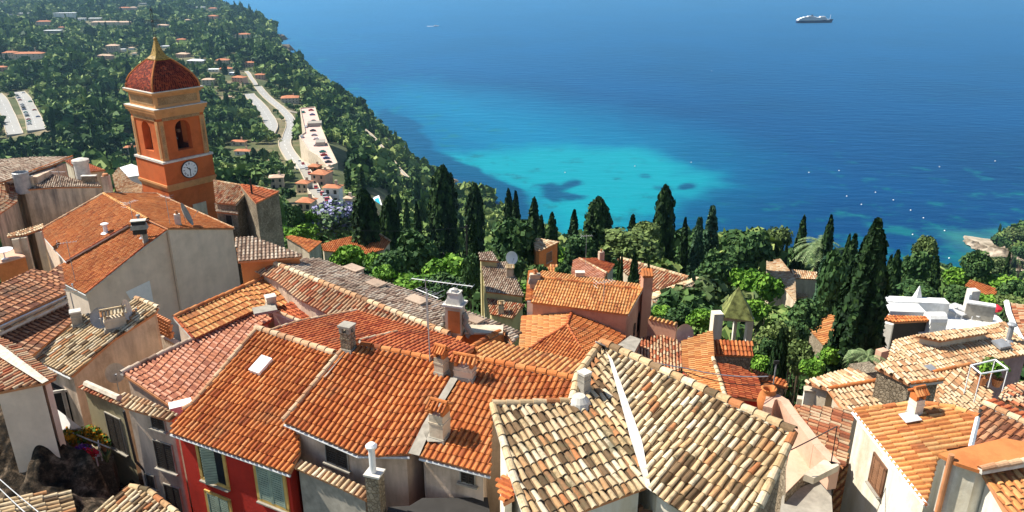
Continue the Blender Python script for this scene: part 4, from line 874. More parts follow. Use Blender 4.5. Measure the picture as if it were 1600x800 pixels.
h21.roof([(816, 495), (895, 484), (886, 508), (828, 545), (812, 546)], P21l, 'flat', 'bright').roof([(886, 508), (828, 545), (916, 568), (921, 560)], P21m, 'fine', 'orange').roof([(895, 484), (977, 526), (962, 538), (918, 564), (886, 508)], P21r, 'flat', 'orange')
h21.cap(P21l, [(895, 484), (886, 508), (828, 545)], 0.1, 'red').cap(P21r, [(886, 508), (918, 563)], 0.09, 'red').gutter(P21l, (812, 546), (816, 495)).make()
# orange sunken terrace with ornate chimney
zt = P9b.at(722, 517)[2] + 0.05; print('terr', zt, P5b.at(740, 545)[2], P4.at(769, 535)[2]); t = thing('orange_terrace', 'sunken roof terrace with orange walls and cream coping near the ornate chimney', 'terrace', W(745, 530, zt))
mb = MB(); fl = [W(x, y, zt - 1.0) for x, y in ((708, 540), (722, 530), (775, 530), (752, 546))]; mb.add([tuple(p) for p in fl], [(0, 1, 2, 3)]); mb.build('floor', M['peach'], t)
mb = MB()
for A, B in (((711, 537), (723, 519)), ((723, 519), (782, 519)), ((782, 519), (745, 542))):
    a, b = W(*A, zt), W(*B, zt); d = b - a; c = (a + b) / 2; mb.box((c[0], c[1], zt - 3), np.linalg.norm(d) + 0.2, 0.22, 3, ux=d)
mb.build('parapet', M['orangew'], t); mb = MB(); a, b = W(727, 515, zt + .05), W(786, 516, zt + .05); d = b - a; c = (a + b) / 2; mb.box((c[0], c[1], zt + 0.02), np.linalg.norm(d), 0.7, 0.08, ux=d); mb.build('coping', M['cream'], t)
mb = MB(); ridge(mb, W(781, 519, zt + 0.02), W(722, 553, zt - 0.1), 0.12); mb.build('coping_tiles', [M['orange'], M['mortar']], t)
p = P9b.at(712, 519); t = thing('ornate_chimney', 'ornate chimney with an orange panel, scrolled sides and a domed white cap', 'chimney', p)
mb = MB(); mb.box((p[0], p[1], p[2] - 0.5), 0.66, 0.5, 1.75, -0.3); b_ = mb.build('body', M['cream'], t); mb = MB(); mb.box((p[0] + .04, p[1] - .02, p[2] + 0.1), 0.5, 0.52, 0.95, -0.3); mb.build('panel', M['orangew'], b_)
mb = MB(); mb.box((p[0], p[1], p[2] + 1.24), 0.86, 0.7, 0.08, -0.3); mb.box((p[0], p[1], p[2] + 1.32), 0.62, 0.5, 0.42, -0.3, top=0.7); mb.box((p[0], p[1], p[2] + 1.74), 0.52, 0.42, 0.07, -0.3); mb.lathe((p[0], p[1], p[2] + 1.8), [(0.16, 0), (0.14, 0.1), (0, 0.18)], 10); mb.build('cap', M['mortar'], t)
for s_ in (-1, 1):
    mb = MB(); ca, sa = math.cos(-0.3), math.sin(-0.3); pts = [(p[0] + s_ * x * ca, p[1] + s_ * x * sa, p[2] + z) for x, z in ((0.36, 0.9), (0.46, 0.7), (0.42, 0.45), (0.55, 0.25), (0.68, 0.05), (0.5, -0.1))]; mb.tube(pts, 0.12, 8); mb.build('scroll', M['concrete'], t)

# cottages among the gardens
def simple(lab, wall, roofs, name='garden_house', inset=0.12, caps=(), gz=None):
    h = House(name, lab, 'house', wall, inset=inset, gz=gz)
    for r in roofs: h.roof(*r)
    for c in caps: h.cap(*c)
    return h.make()
P22 = PAB((759, 455), (816, 462), H_(28.5), 14, (780, 425)); P22t = P22.up(0.7); P22l = PAB((766, 490), (800, 497), H_(29.6), 17, (790, 475))
h22 = simple('cottage with a two-step pale stone-tile roof above a red lower roof', 'yellow', [([(752, 411), (792, 409), (805, 432), (819, 463), (759, 456)], P22, 'canal', 'stonet'), ([(748, 395), (769, 393), (779, 409), (750, 407)], P22t, 'canal', 'stonet'), ([(761, 466), (820, 476), (801, 498), (766, 491)], P22l, 'canal', 'mixed')])
chimney(h22.root, P22.at(797, 432), 0.8, 0.7, 1.0, 'gable', 'beige', 0.0); chimney(h22.root, P22l.at(783, 489), 0.6, 0.6, 1.0, 'gable', 'cream', 0.0); dish(P22.at(799, 425), 0.62, -1.2, 'white dish on the stone-tile cottage beside the ivy', 'whitep', 1.4, 20)
P23 = PAB((843, 393), (873, 379), H_(33), 9, (838, 373)); h23 = simple('small apricot house with one square brown window among the cypresses', 'orangew', [([(832, 371), (874, 378), (843, 393), (836, 391)], P23, 'canal', 'sand')], caps=())
h23.window(0, 1, 854, 394, 862, 409, 'brown')
P24 = PAB((905, 404), (948, 427), H_(34), -14, (915, 430)); P24b = PAB((905, 404), (948, 427), H_(34), -14, (945, 405))
h24 = simple('house with two reddish roof slopes and a pale ridge behind the pink house', 'cream', [([(896, 407), (905, 404), (948, 427), (942, 438), (908, 440), (893, 428)], P24, 'far', 'pinkt'), ([(905, 404), (934, 404), (960, 414), (950, 427)], P24b, 'far', 'red')], caps=[(P24, [(905, 404), (948, 427)], 0.14)])
chimney(h24.root, P24b.at(939, 407), 0.8, 0.7, 1.5, 'pot', 'beige', 0.3)
P24c = PAB((858, 430), (880, 430), H_(31), 12, (868, 418)); simple('little orange roof half in shade left of the round shrub', 'pink', [([(850, 424), (861, 413), (880, 414), (880, 431), (856, 430)], P24c, 'far', 'bright')])
P25 = PAB((969, 403), (1075, 434), H_(32), -15, (1010, 445)); simple('long low house with a pale ridge and dark red slope behind the pink chimney', 'cream', [([(965, 405), (985, 405), (1075, 434), (1022, 456), (1003, 445), (975, 425)], P25, 'far', 'mixed')], caps=[(P25, [(969, 404), (1075, 434)], 0.2, 'sand')])
P26 = PAB((1019, 469), (1100, 434), H_(31.5), -15, (1100, 475)); P26b = PAB((1019, 469), (1100, 434), H_(31.5), -15, (1050, 440))
h26 = simple('house with a beige and rust tile slope carrying a black flue', 'cream', [([(1019, 469), (1100, 434), (1142, 466), (1088, 482), (1040, 485)], P26, 'far', 'stonet'), ([(1019, 468), (1022, 458), (1088, 434), (1100, 434)], P26b, 'far', 'sand')], caps=[(P26, [(1019, 469), (1100, 434), (1142, 466)], 0.14, 'sand')])
pipe(h26.root, P26.at(1103, 471), 0.13, 1.1, 'dark')
P27 = PAB((1220, 405), (1244, 435), H_(44), -12, (1205, 440)); P27b = PAB((1243, 435), (1284, 437), P27.at(1243, 435)[2], 10, (1262, 425)); P27c = PAB((1262, 462), (1246, 465), H_(46.5), 10, (1250, 440))
simple('cream villa with two joined pale roofs among dark trees', 'cream', [([(1198, 407), (1220, 405), (1243, 434), (1244, 473), (1225, 450), (1198, 424)], P27, 'far', 'sand'), ([(1236, 421), (1284, 426), (1284, 437), (1243, 435)], P27b, 'far', 'sand'), ([(1245, 439), (1265, 450), (1262, 463), (1246, 466)], P27c, 'far', 'sand')], name='villa')
P28 = PAB((1264, 515), (1290, 541), H_(29), 14, (1300, 500)); simple('small orange hut roof at the left foot of the tallest cypress', 'stonew', [([(1264, 514), (1297, 492), (1314, 497), (1330, 530), (1290, 543)], P28, 'far', 'bright')], name='hut')
Pk = PAB((520, 380), (605, 385), H_(40), 12, (560, 368)); simple('orange hipped roof bungalow in front of the lilac tree', 'cream', [([(502, 382), (520, 376), (585, 361), (610, 377), (600, 390), (570, 398), (505, 392)], Pk, 'far', 'orange')], caps=[(Pk, [(585, 361), (610, 377)], 0.15, 'sand')], name='bungalow')
Pm = PAB((476, 395), (502, 380), H_(36), 10, (455, 375)); simple('small orange roof behind the rubble stone house', 'cream', [([(446, 370), (455, 368), (503, 378), (483, 394), (470, 384)], Pm, 'far', 'orange')], name='outbuilding')
Po = PAB((1510, 447), (1557, 464), H_(52), 14, (1535, 444)); simple('bright orange gable roof among the trees right of the white terrace', 'cream', [([(1508, 447), (1516, 437), (1558, 451), (1557, 466), (1541, 461)], Po, 'far', 'orange')], name='gable_roof_house')
# rubble stone house right of the tower
Ps = PAB((338, 316), (368, 319), H_(21.6), 20, (355, 300)); Ps2 = PAB((398, 317), (440, 297), H_(21.0), 12, (400, 295))
hst = House('rubble_house', 'tall rubble stone house with mixed red and cream tiles just right of the bell tower', 'house', 'stonew', inset=0.06)
hst.roof([(334, 283), (375, 288), (392, 293), (368, 320), (338, 317)], Ps, 'canal', 'mixed').roof([(375, 288), (392, 290), (436, 300), (400, 318), (391, 308)], Ps2, 'canal', 'red', inset=0.03)
hst.roof([(336, 318), (372, 322), (372, 335), (338, 331)], PAB((338, 331), (372, 335), H_(22.4), 10, (355, 318)), 'canal', 'stonet').cap(Ps, [(334, 283), (392, 293)], 0.12, 'sand').cap(Ps, [(392, 293), (368, 320)], 0.1, 'sand').cap(Ps2, [(392, 290), (436, 300)], 0.08, 'sand').make()
hst.window(2, 2, 354, 336, 363, 352, 'dark'); mb = MB(); p = Ps2.at(397, 300); mb.tube([(p[0], p[1] - .6, p[2] + 1.4), (p[0], p[1] - .6, p[2] - 6)], 0.09, 6); mb.build('drainpipe', M['dark'], hst.root)

# right of the canal-tiled house
P40 = PAB((1114, 566), (1133, 620), H_(18.6), -13, (1080, 570)); P41 = PAB((1114, 566), (1133, 620), H_(18.6), -13, (1170, 600))
h40 = House('double_slope_house', 'house with an orange slope and a dark red slope meeting at a cream ridge', 'house', 'redwall'); h40.roof([(1066, 534), (1114, 517), (1117, 566), (1133, 620), (1110, 612), (1068, 580)], P40, 'fine', 'bright').roof([(1117, 567), (1152, 573), (1181, 588), (1194, 626), (1133, 620)], P41, 'fine', 'red').cap(P40, [(1114, 560), (1133, 620)], 0.1, 'sand').make()
P42 = PAB((1114, 553), (1177, 556), H_(19.2), 20, (1145, 532)); h42 = House('tower_room', 'small square stone room with a pink pantile roof above the dark red slope', 'building', 'stonew'); h42.roof([(1114, 531), (1175, 534), (1177, 557), (1114, 554)], P42, 'roman', 'orange', inset=0.08).make()
P43 = PAB((1185, 592), (1230, 606), H_(20.5), 10, (1200, 580)); simple('thin red roof strip right of the small stone room', 'stonew', [([(1173, 576), (1228, 595), (1231, 606), (1190, 594)], P43, 'fine', 'orange')], name='roof_strip')
P44 = PAB((1000, 528), (1062, 532), H_(22.8), -18, (1020, 575)); simple('canal tile roof lying in the shadow of the pink house', 'peach', [([(1000, 527), (1040, 524), (1064, 532), (1068, 568), (1054, 594), (985, 562)], P44, 'canal', 'mixed')], name='shaded_roof_house')
P45 = PAB((962, 540), (998, 530), H_(22.4), -3, (985, 560)); simple('narrow peach wall and ledge between the hipped roof and the shaded roof', 'peach', [([(966, 538), (985, 524), (1002, 530), (985, 562)], P45, None, 'concrete')], name='ledge_house')
dish(W(1067, 540, H_(19.6)), 0.55, -1.3, 'cream dish on the corner of the orange slope right of centre', 'cream', 0.7, 15)
# ruined chapel-like frame with a mossy pyramid
zt = H_(21.0); t = thing('chapel_frame', 'white pillar and beam structure under a moss-covered tent-shaped roof', 'building', W(1145, 520, H_(24)))
mb = MB(); a = W(1121, 488, zt); mb.box((a[0], a[1], zt - 6), 0.6, 0.6, 6, 0.1); b = W(1172, 497, zt - 0.6); mb.box((b[0], b[1], zt - 6.5), 0.35, 0.4, 6, 0.1); b2 = W(1150, 494, zt - .6); mb.box((b2[0], b2[1], zt - 6.5), 0.2, 0.2, 6, 0.1); mb.build('pillar', M['white'], t)
mb = MB(); a2, b3 = W(1122, 497, zt - .5), W(1177, 499, zt - .5); c = (a2 + b3) / 2; mb.box((c[0], c[1], zt - .6), np.linalg.norm(b3 - a2), 0.35, 0.22, ux=b3 - a2); mb.build('beam', M['cream'], t)
mb = MB(); c = W(1148, 488, zt); A = [(c[0] - 0.75, c[1] - .3, zt - .2), (c[0] + 0.95, c[1] - .9, zt - .2), (c[0] + 1.3, c[1] + .9, zt - .2), (c[0] - .4, c[1] + 1.5, zt - .2), (c[0] + .1, c[1] + .1, zt + 1.7)]; mb.add(A, [(0, 1, 4), (1, 2, 4), (2, 3, 4), (3, 0, 4), (3, 2, 1, 0)]); M['moss'] = plain('moss_green', (0.2, 0.22, 0.07), 0.95, var=0.8, scale=3); mb.build('tent_roof', M['moss'], t)
# white terrace group, far right
zt = H_(23.5); pl = PAB((1470, 518), (1566, 503), zt, 0.5, (1500, 480))
ht = House('white_terrace_house', 'whitewashed roof terrace house with a round-topped stair head on the right', 'house', 'whitew', inset=0.0); ht.roof([(1378, 494), (1392, 469), (1478, 473), (1556, 490), (1568, 503), (1470, 519), (1440, 521)], pl, None, 'whitew').make()
def bar(root, A, B, z, zb, th, mat, name='parapet'):
    a, b = W(*A, z), W(*B, z); d = b - a; c = (a + b) / 2; mb = MB(); mb.box((c[0], c[1], zb), np.linalg.norm(d), th, z - zb, ux=d); return mb.build(name, M[mat], root)
bar(ht.root, (1381, 466), (1480, 470), zt + 1.1, zt, 0.9, 'whitew'); bar(ht.root, (1470, 518), (1566, 503), zt + 0.25, zt - .4, 0.3, 'whitew'); bar(ht.root, (1384, 478), (1440, 480), zt + 1.0, zt, 1.6, 'whitew', 'block'); 
p = pl.at(1457, 518); mb = MB(); mb.box((p[0], p[1], p[2] - 3), 1.1, 0.9, 3.9, 0.1); mb.tube([(p[0] - .55, p[1], p[2] + 0.9), (p[0] + .55, p[1], p[2] + 0.9)], 0.5, 14); mb.build('stair_head', M['whitew'], ht.root)
p = pl.at(1429, 486); mb = MB(); mb.box((p[0], p[1], p[2]), 0.9, 0.9, 1.9, 0.1, top=0.05); mb.build('finial', M['whitew'], ht.root)
p = pl.at(1508, 490); mb = MB(); mb.box((p[0], p[1], p[2]), 0.3, 0.4, 1.5, 0.1, top=0.6); mb.build('post', M['whitew'], ht.root)
bb = bar(ht.root, (1511, 472), (1556, 479), zt + 1.15, zt, 0.35, 'concrete', 'planter_wall'); bar(ht.root, (1511, 470), (1556, 477), zt + 1.25, zt + 1.15, 0.5, 'whitew', 'coping')
p = pl.at(1514, 485); mb = MB(); mb.box((p[0], p[1], zt), 0.6, 0.6, 1.6, 0.1); mb.build('post', M['mortar'], ht.root)
p = pl.at(1553, 486); mb = MB(); mb.lathe((p[0] - .2, p[1] - .5, p[2] + .1), [(0.0, 0), (0.36, 0.25), (0.36, 0.4), (0, 0.65)], 10); tag(mb.build('red_ball', plain('red_plastic', (0.7, 0.03, 0.05), 0.4)), 'round red object on the white roof terrace', 'ball')
for (x, y) in ((1503, 487), (1515, 494), (1490, 492)): 
    p = pl.at(x, y); mb = MB(); mb.box((p[0], p[1], p[2] + .28), 0.5, 1.5, 0.06, 0.5); 
    for dx in (-.2, .2):
        for dy in (-.6, .6): mb.box((p[0] + dx, p[1] + dy, p[2]), 0.05, 0.05, 0.28)
    tag(mb.build('sun_bed', M['zinc']), {1503: 'grey sun bed nearest the planter wall on the white terrace', 1515: 'grey sun bed in the middle of the white terrace', 1490: 'grey sun bed at the left of the white terrace floor'}[x], 'sun bed', 'sun beds on the white terrace')
Pt = PAB((1398, 503), (1456, 501), H_(22.6), 6, (1420, 494)); hc = House('tiled_canopy', 'orange tiled canopy over a room with its shade painted black under the white terrace', 'canopy', 'dark', inset=0.2); hc.roof([(1378, 493), (1455, 495), (1457, 501), (1398, 504), (1380, 499)], Pt, 'canal', 'orange').make()  # solid block below the tiles, its black colour painted in as room shade
wallrun('white_wall', 'tall narrow white wall beside the shaded room right of the tallest cypress', (1382, 503), (1396, 507), H_(22.4), 0.3, H_(29), 'white')
wallrun('white_wall', 'lower white wall stub with an orange cap near the tallest cypress', (1373, 548), (1385, 545), H_(20.6), 0.4, H_(27), 'peach')
# big sandy roof
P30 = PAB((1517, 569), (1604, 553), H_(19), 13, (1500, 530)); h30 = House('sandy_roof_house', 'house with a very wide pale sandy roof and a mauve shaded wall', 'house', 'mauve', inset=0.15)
h30.roof([(1385, 567), (1396, 532), (1430, 524), (1534, 511), (1568, 503), (1596, 532), (1610, 532), (1610, 552), (1517, 569), (1455, 584), (1440, 578)], P30, 'canal', 'sand').make()
P30c = P30.up(0.5); h = House('raised_roof', 'raised pale strip of roof with a scalloped edge on the wide sandy roof', 'roof', 'cream'); h.roof([(1432, 525), (1475, 517), (1533, 512), (1546, 520), (1470, 533)], P30c, 'canal', 'sand', inset=0.1).make()
pipe(h30.root, P30.at(1575, 533), 0.13, 0.9, 'grey'); mb = MB(); c = P30.at(1562, 542); u3 = np.array([P30.u[0], P30.u[1], 0]); nn = np.array([-P30.a, -P30.b, 1]); nn /= np.linalg.norm(nn); plate(mb, c, u3, np.cross(nn, u3), nn, 0.7, 0.6, 0.12, 0.26); mb.build('skylight', M['grey'], h30.root)
mb = MB(); c = P30.at(1451, 579); plate(mb, c, u3, np.cross(nn, u3), nn, 0.5, 0.4, 0.12, 0.2); mb.build('skylight', M['grey'], h30.root)
P31 = PAB((1576, 474), (1597, 533), H_(19.6), 16, (1620, 500)); h31 = House('curved_verge_house', 'roof with a curved white verge and red and cream tiles at the right edge', 'house', 'white'); h31.roof([(1577, 474), (1610, 479), (1610, 538), (1597, 533), (1586, 508)], P31, 'canal', 'mixed').make()
mb = MB(); mb.tube([P31.at(*q, 0.15) for q in ((1573, 472), (1577, 490), (1585, 510), (1597, 533))], 0.16, 6); mb.build('verge', M['whitew'], h31.root)
# block house, dormer-like
P33 = PAB((1457, 583), (1514, 571), H_(17.2), -14, (1500, 620)); h33 = House('checkered_roof_house', 'roof of pale and orange checkered tiles in front of the mauve wall', 'house', 'mauve'); h33.roof([(1457, 583), (1514, 571), (1524, 588), (1550, 610), (1546, 628), (1528, 650), (1499, 641), (1440, 634), (1440, 610)], P33, 'canal', 'sand').cap(P33, [(1457, 583), (1514, 571)], 0.1, 'orange').make()
P32 = PAB((1422, 601), (1472, 595), H_(15.4), 9, (1400, 575)); h32 = House('block_house', 'square stone attic block with a pale yellow tile roof', 'attic', 'stonew'); h32.roof([(1367, 574), (1378, 566), (1407, 563), (1440, 572), (1472, 595), (1422, 601)], P32, 'canal', 'sand', inset=0.08).cap(P32, [(1422, 601), (1472, 595)], 0.09, 'orange').make()
P34 = PAB((1294, 609), (1369, 596), H_(16.4), -15, (1350, 625)); P34b = PAB((1294, 609), (1369, 596), H_(16.4), -7, (1310, 585))
h34 = House('yellow_roof_house', 'house with a pale yellow back slope and a spotted orange front slope', 'house', 'cream'); h34.roof([(1294, 609), (1369, 596), (1402, 635), (1334, 645), (1316, 640)], P34, 'canal', 'sand').roof([(1259, 598), (1331, 577), (1369, 595), (1294, 608)], P34b, 'canal', 'sand').cap(P34, [(1294, 609), (1369, 596)], 0.1, 'orange').cap(P34, [(1369, 596), (1402, 635)], 0.1, 'stonet').make()
pw = PAB((1256, 608), (1290, 612), H_(16.8), 3, (1275, 603)); h = House('white_hutch', 'little white masonry box with a brown hatch left of the yellow roof', 'building', 'white', inset=0.02); h.roof([(1256, 603), (1280, 600), (1295, 606), (1290, 613), (1257, 610)], pw, None, 'cream').make()
P36 = PAB((1334, 644), (1447, 787), H_(14), 11, (1450, 680)); P35 = PAB((1331, 642), (1318, 724), H_(15.8), 9, (1250, 660))
h35 = House('striped_roof_house', 'roof of thin pale and brown tile rows left of the white house', 'house', 'stonew'); h35.roof([(1241, 634), (1290, 637), (1331, 642), (1324, 690), (1318, 730), (1290, 712), (1262, 672)], P35, 'canal2', 'mixed').make()
h36 = House('white_house', 'white sunlit house with a brown window and a ribbed orange roof at lower right', 'house', 'white')
h36.roof([(1334, 644), (1440, 632), (1491, 640), (1528, 653), (1517, 698), (1480, 706), (1465, 716), (1447, 790)], P36, 'rib', 'bright', inset=0.1).cap(P36, [(1334, 643), (1440, 631), (1491, 639), (1528, 652)], 0.09, 'bright').make()
mb = MB(); mb.tube([P36.at(1334, 645, 0.0), P36.at(1447, 789, 0.0)], 0.09, 4); mb.build('white_verge', M['whitep'], h36.root); mb = MB(); mb.tube([P36.at(1528, 653, 0.1), P36.at(1517, 698, 0.1)], 0.07, 4); mb.build('white_verge', M['whitep'], h36.root)
h36.window(0, 7, 1363, 716, 1382, 768, 'brown', 'wood'); chimney(h36.root, P36.at(1428, 648), 0.42, 0.42, 0.8, 'tiled', 'white', 0.3)
mb = MB(); c = P36.at(1422, 652, 0.14); u3 = np.array([P36.u[0], P36.u[1], 0]); nn = np.array([-P36.a, -P36.b, 1]); nn /= np.linalg.norm(nn); plate(mb, c, u3, np.cross(nn, u3), nn, 0.5, 0.5, 0, 0.02); mb.build('flashing', M['zinc'], h36.root)
P37 = PAB((1537, 631), (1604, 663), H_(14.2), -22, (1560, 680)); P37b = PAB((1537, 631), (1604, 663), H_(14.2), -8, (1590, 645))
h37 = House('shingle_roof_house', 'roof of mixed orange and brown flat tiles beyond the white verge at the right edge', 'house', 'cream'); h37.roof([(1537, 631), (1610, 666), (1610, 700), (1569, 690), (1521, 698)], P37, 'flat', 'brown').roof([(1539, 630), (1548, 624), (1610, 652), (1610, 664)], P37b, 'flat', 'red').cap(P37, [(1537, 631), (1610, 666)], 0.12, 'sand').make()
mb = MB(); mb.tube([P37.at(1535, 634), P37.at(1520, 698)], 0.07, 5); mb.build('drainpipe', M['dark'], h37.root)
Pf = PAB((1494, 722), (1531, 735), H_(12.4), 2, (1540, 700)); h38 = House('slab_roof_house', 'cream house with a flat orange slab roof in the bottom right corner', 'house', 'white')
h38.roof([(1466, 709), (1569, 684), (1610, 692), (1610, 721), (1531, 735), (1494, 723)], Pf, None, 'peach', inset=0.12)
P38 = PAB((1534, 735), (1610, 724), H_(13), -17, (1580, 780), match=((1534, 736), Pf, -0.2)); h38.roof([(1534, 736), (1610, 724), (1610, 830), (1585, 830), (1571, 800)], P38, 'flat', 'bright', inset=0.12).cap(Pf, [(1531, 735), (1610, 721)], 0.1, 'cap').make()
h38.roofs[0]['obj'].data.materials.clear(); h38.roofs[0]['obj'].data.materials.append(M['orangew']); h38.roofs[0]['obj'].data.materials.append(plaster('flat_orange_render', (0.66, 0.34, 0.14), (0.5, 0.42, 0.3), 0.6))
p = Pf.at(1482, 714); t = thing('clay_flue', 'tall brown clay flue standing at the corner of the slab-roofed house', 'flue', (p[0], p[1], H_(19))); mb = MB(); mb.tube([(p[0], p[1] - .1, H_(19)), (p[0], p[1] - .1, p[2] + 0.15)], 0.075, 12); mb.build('pipe', M['terra'], t); mb = MB(); mb.box((p[0] + .35, p[1] - .15, p[2] - 6), 0.1, 0.1, 5.6); mb.build('downpipe', M['concrete'], t)
# curved pink terrace
zt = H_(14.6); t = thing('curved_terrace', 'pink roof terrace with a curved parapet and wedge-shaped cream slab', 'terrace', W(1260, 700, zt - 3))
path = [(1200, 634), (1204, 622), (1214, 619), (1226, 626), (1240, 646), (1258, 668), (1276, 692), (1304, 722)]; mb = MB()
for A, B in zip(path[:-1], path[1:]):
    a, b = W(*A, zt), W(*B, zt); d = b - a; c = (a + b) / 2; mb.box((c[0], c[1], zt - 0.95), np.linalg.norm(d) + 0.16, 0.3, 0.95 + 0.003 * (path.index(A) % 2), ux=d)
mb.build('parapet', M['peach'], t)
mb = MB(); fl = [W(x, y, zt - .9) for x, y in ((1196, 640), (1212, 628), (1240, 654), (1298, 722), (1256, 742), (1228, 770), (1228, 735), (1236, 690))]; mb.prism([tuple(q) for q in fl], [(q[0], q[1], H_(23)) for q in fl], m=1, mt=0); mb.build('floor_and_wall', [M['peach'], M['stonew']], t)
mb = MB(); fl = [W(x, y, zt) for x, y in ((1256, 741), (1287, 718), (1309, 724), (1311, 727), (1272, 747))]; mb.prism([tuple(q) for q in fl], [(q[0], q[1], zt - .22) for q in fl]); mb.build('cream_slab', M['cream'], t)
p = W(1196, 648, zt - .9); mb = MB(); mb.lathe(p, [(0.12, 0), (0.3, 0.25), (0.36, 0.55), (0.3, 0.85), (0.2, 1.0), (0.28, 1.08), (0.26, 1.12), (0.17, 1.05), (0.15, 0.6)], 20); tag(mb.build('clay_jar', M['orangew'], smooth=True), 'large open clay jar on the curved pink terrace', 'jar')
t = thing('iron_railing', 'thin black iron railing bent over the curved terrace slab', 'railing', W(1299, 722, zt)); a = W(1299, 721, zt); top = W(1308, 666, H_(13.2)); mb = MB(); mb.tube([W(1236, 703, H_(13.8)), W(1270, 686, H_(13.5)), top, a], 0.02, 5); mb.build('rail', M['dark'], t)
Pn = PAB((1228, 772), (1297, 740), H_(15.9), -2, (1270, 780)); simple('brown rendered building with a shadow line below the curved terrace', 'stonew', [([(1222, 775), (1297, 741), (1303, 830), (1215, 830)], Pn, None, 'concrete')], name='lower_building')
Pn = PAB((1292, 752), (1330, 772), H_(18.0), 10, (1310, 740)); simple('small orange roof patch beneath the white house wall', 'peach', [([(1290, 706), (1325, 710), (1345, 830), (1292, 830)], Pn, 'fine', 'bright')], name='small_roof')
# white frame with plants
t = thing('pergola_frame', 'white metal frame around potted plants on the pale roofs at right', 'pergola', P33.at(1552, 610)); q = [W(x, y, H_(15.6)) for x, y in ((1517, 571), (1533, 584), (1575, 577), (1555, 562))]; mb = MB()
for i in range(4): mb.tube([q[i], q[(i + 1) % 4]], 0.035, 5); mb.tube([q[i], q[i] - [0, 0, 1.3]], 0.022, 5)
mb.build('frame', M['whitep'], t)
# rough stone wall foot and a few more near walls
wallrun('garden_wall', 'weathered grey rock wall top behind the yellow roof', (1336, 576), (1368, 572), H_(17.6), 0.9, H_(25), 'stonew')
wallrun('garden_wall', 'low white ledge wall left of the striped roof', (1246, 620), (1290, 628), H_(17.4), 0.3, H_(24), 'cream')
P50 = PAB((1556, 612), (1604, 596), H_(16.6), -8, (1590, 625)); simple('bit of canal roof with a white verge right of the potted plants', 'white', [([(1560, 622), (1572, 604), (1610, 594), (1610, 640), (1588, 634)], P50, 'canal', 'mixed')], name='small_roof')

# the bell tower --------------------------------------------------
AX = np.array([-34.5, 78.0]); RZ = math.atan2(-0.61, 0.79)  # right-hand face normal
nr = np.array([math.cos(RZ), math.sin(RZ)]); nl = np.array([nr[1], -nr[0]])
M['tw_o'] = plaster('tower_orange', (0.60, 0.14, 0.036), (0.5, 0.13, 0.045), 0.35); M['tw_c'] = plaster('tower_cream', (0.64, 0.31, 0.12), (0.5, 0.28, 0.14), 0.3)
M['tw_s'] = stonemat('tower_frieze_relief', (0.42, 0.22, 0.1), (0.62, 0.36, 0.17), (0.72, 0.5, 0.28), 6.0, 0.03); M['gold'] = plain('yellow_glazed_tiles', (0.38, 0.24, 0.06), 0.45, var=0.8, scale=6)
M['cupt'] = tilemat('glazed_red_tiles', [(0, (0.08, 0.012, 0.008)), (0.6, (0.24, 0.028, 0.014)), (1, (0.46, 0.09, 0.035))], amt=0.2)
tw = thing('bell_tower', 'orange church bell tower with a clock, arched bell openings and a red tiled dome', 'bell tower', (AX[0], AX[1], 190))
def sq(mb, w_, z0, z1, top=1.0, m=0): mb.box((AX[0], AX[1], z0), w_, w_, z1 - z0, RZ, m, top=top)
mb = MB(); sq(mb, 5.1, 190, 207.55); sq(mb, 5.3, 208.15, 210.35); mb.build('shaft', M['tw_o'], tw)
mb = MB(); sq(mb, 5.16, 207.5, 207.7); sq(mb, 5.34, 207.7, 207.95); sq(mb, 5.5, 207.95, 208.17); mb.build('lower_cornice', M['tw_c'], tw)
mb = MB(); sq(mb, 5.48, 210.35, 210.55); mb.build('string_course', M['mortar'], tw)
# belfry: four corner piers, lintels with arches
B = 4.88; z0, z1 = 210.55, 214.75; aw = 1.6; N = 10; th = 0.75
def face(mb, nrm, z0, z1, sill, ah, m=0):
    """wall panel with an arched opening, thickness th"""
    n3 = np.array([*nrm, 0]); s3 = np.array([-nrm[1], nrm[0], 0]); z3 = np.array([0, 0, 1.0]); c = np.array([AX[0], AX[1], 0]) + n3 * B / 2
    hw = B / 2; r = aw / 2; zs = z0 + sill; ya = zs + ah
    prof = [(-r, zs), (-r, ya)] + [(-r * math.cos(math.pi * i / N), ya + r * math.sin(math.pi * i / N)) for i in range(1, N)] + [(r, ya), (r, zs)]
    outs = []
    for off in (0, -th): outs.append(([c + n3 * off + s3 * x + z3 * z for x, z in prof], [c + n3 * off + s3 * x + z3 * z for x, z in [(-hw, z0), (-hw, z1), (hw, z1), (hw, z0)]]))
    for k, (pr, rc) in enumerate(outs):
        L = len(pr); half = L // 2; vs = pr + rc; tm = c + n3 * (0 if k == 0 else -th) + z3 * z1; bm_ = c + n3 * (0 if k == 0 else -th) + z3 * z0; vs = vs + [tm, bm_, pr[0] * 0.5 + pr[-1] * 0.5]
        l = [L, L + 1, L + 4] + [i for i in range(half, -1, -1)] + [L + 6, L + 5]; r_ = [L + 5, L + 6] + [i for i in range(L - 1, half - 1, -1)] + [L + 4, L + 2, L + 3]
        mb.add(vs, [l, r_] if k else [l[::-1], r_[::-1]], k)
    pr0, pr1 = outs[0][0], outs[1][0]; L = len(pr0)
    mb.add(pr0 + pr1, [(i, i + 1, L + i + 1, L + i) for i in range(L - 1)] + [(L - 1, 0, L, 2 * L - 1)], m)
mb = MB()
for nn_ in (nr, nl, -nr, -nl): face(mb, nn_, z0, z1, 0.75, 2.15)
bf = mb.build('belfry_walls', [M['tw_o'], M['darkred']], tw)  # inner faces take the dark plaster to paint in the belfry's inside shade
mb = MB(); sq(mb, B - 2 * th, z0, z0 + 0.12); sq(mb, B - 0.1, z1 - 0.05, z1); mb.build('belfry_floor', M['dark'], tw)
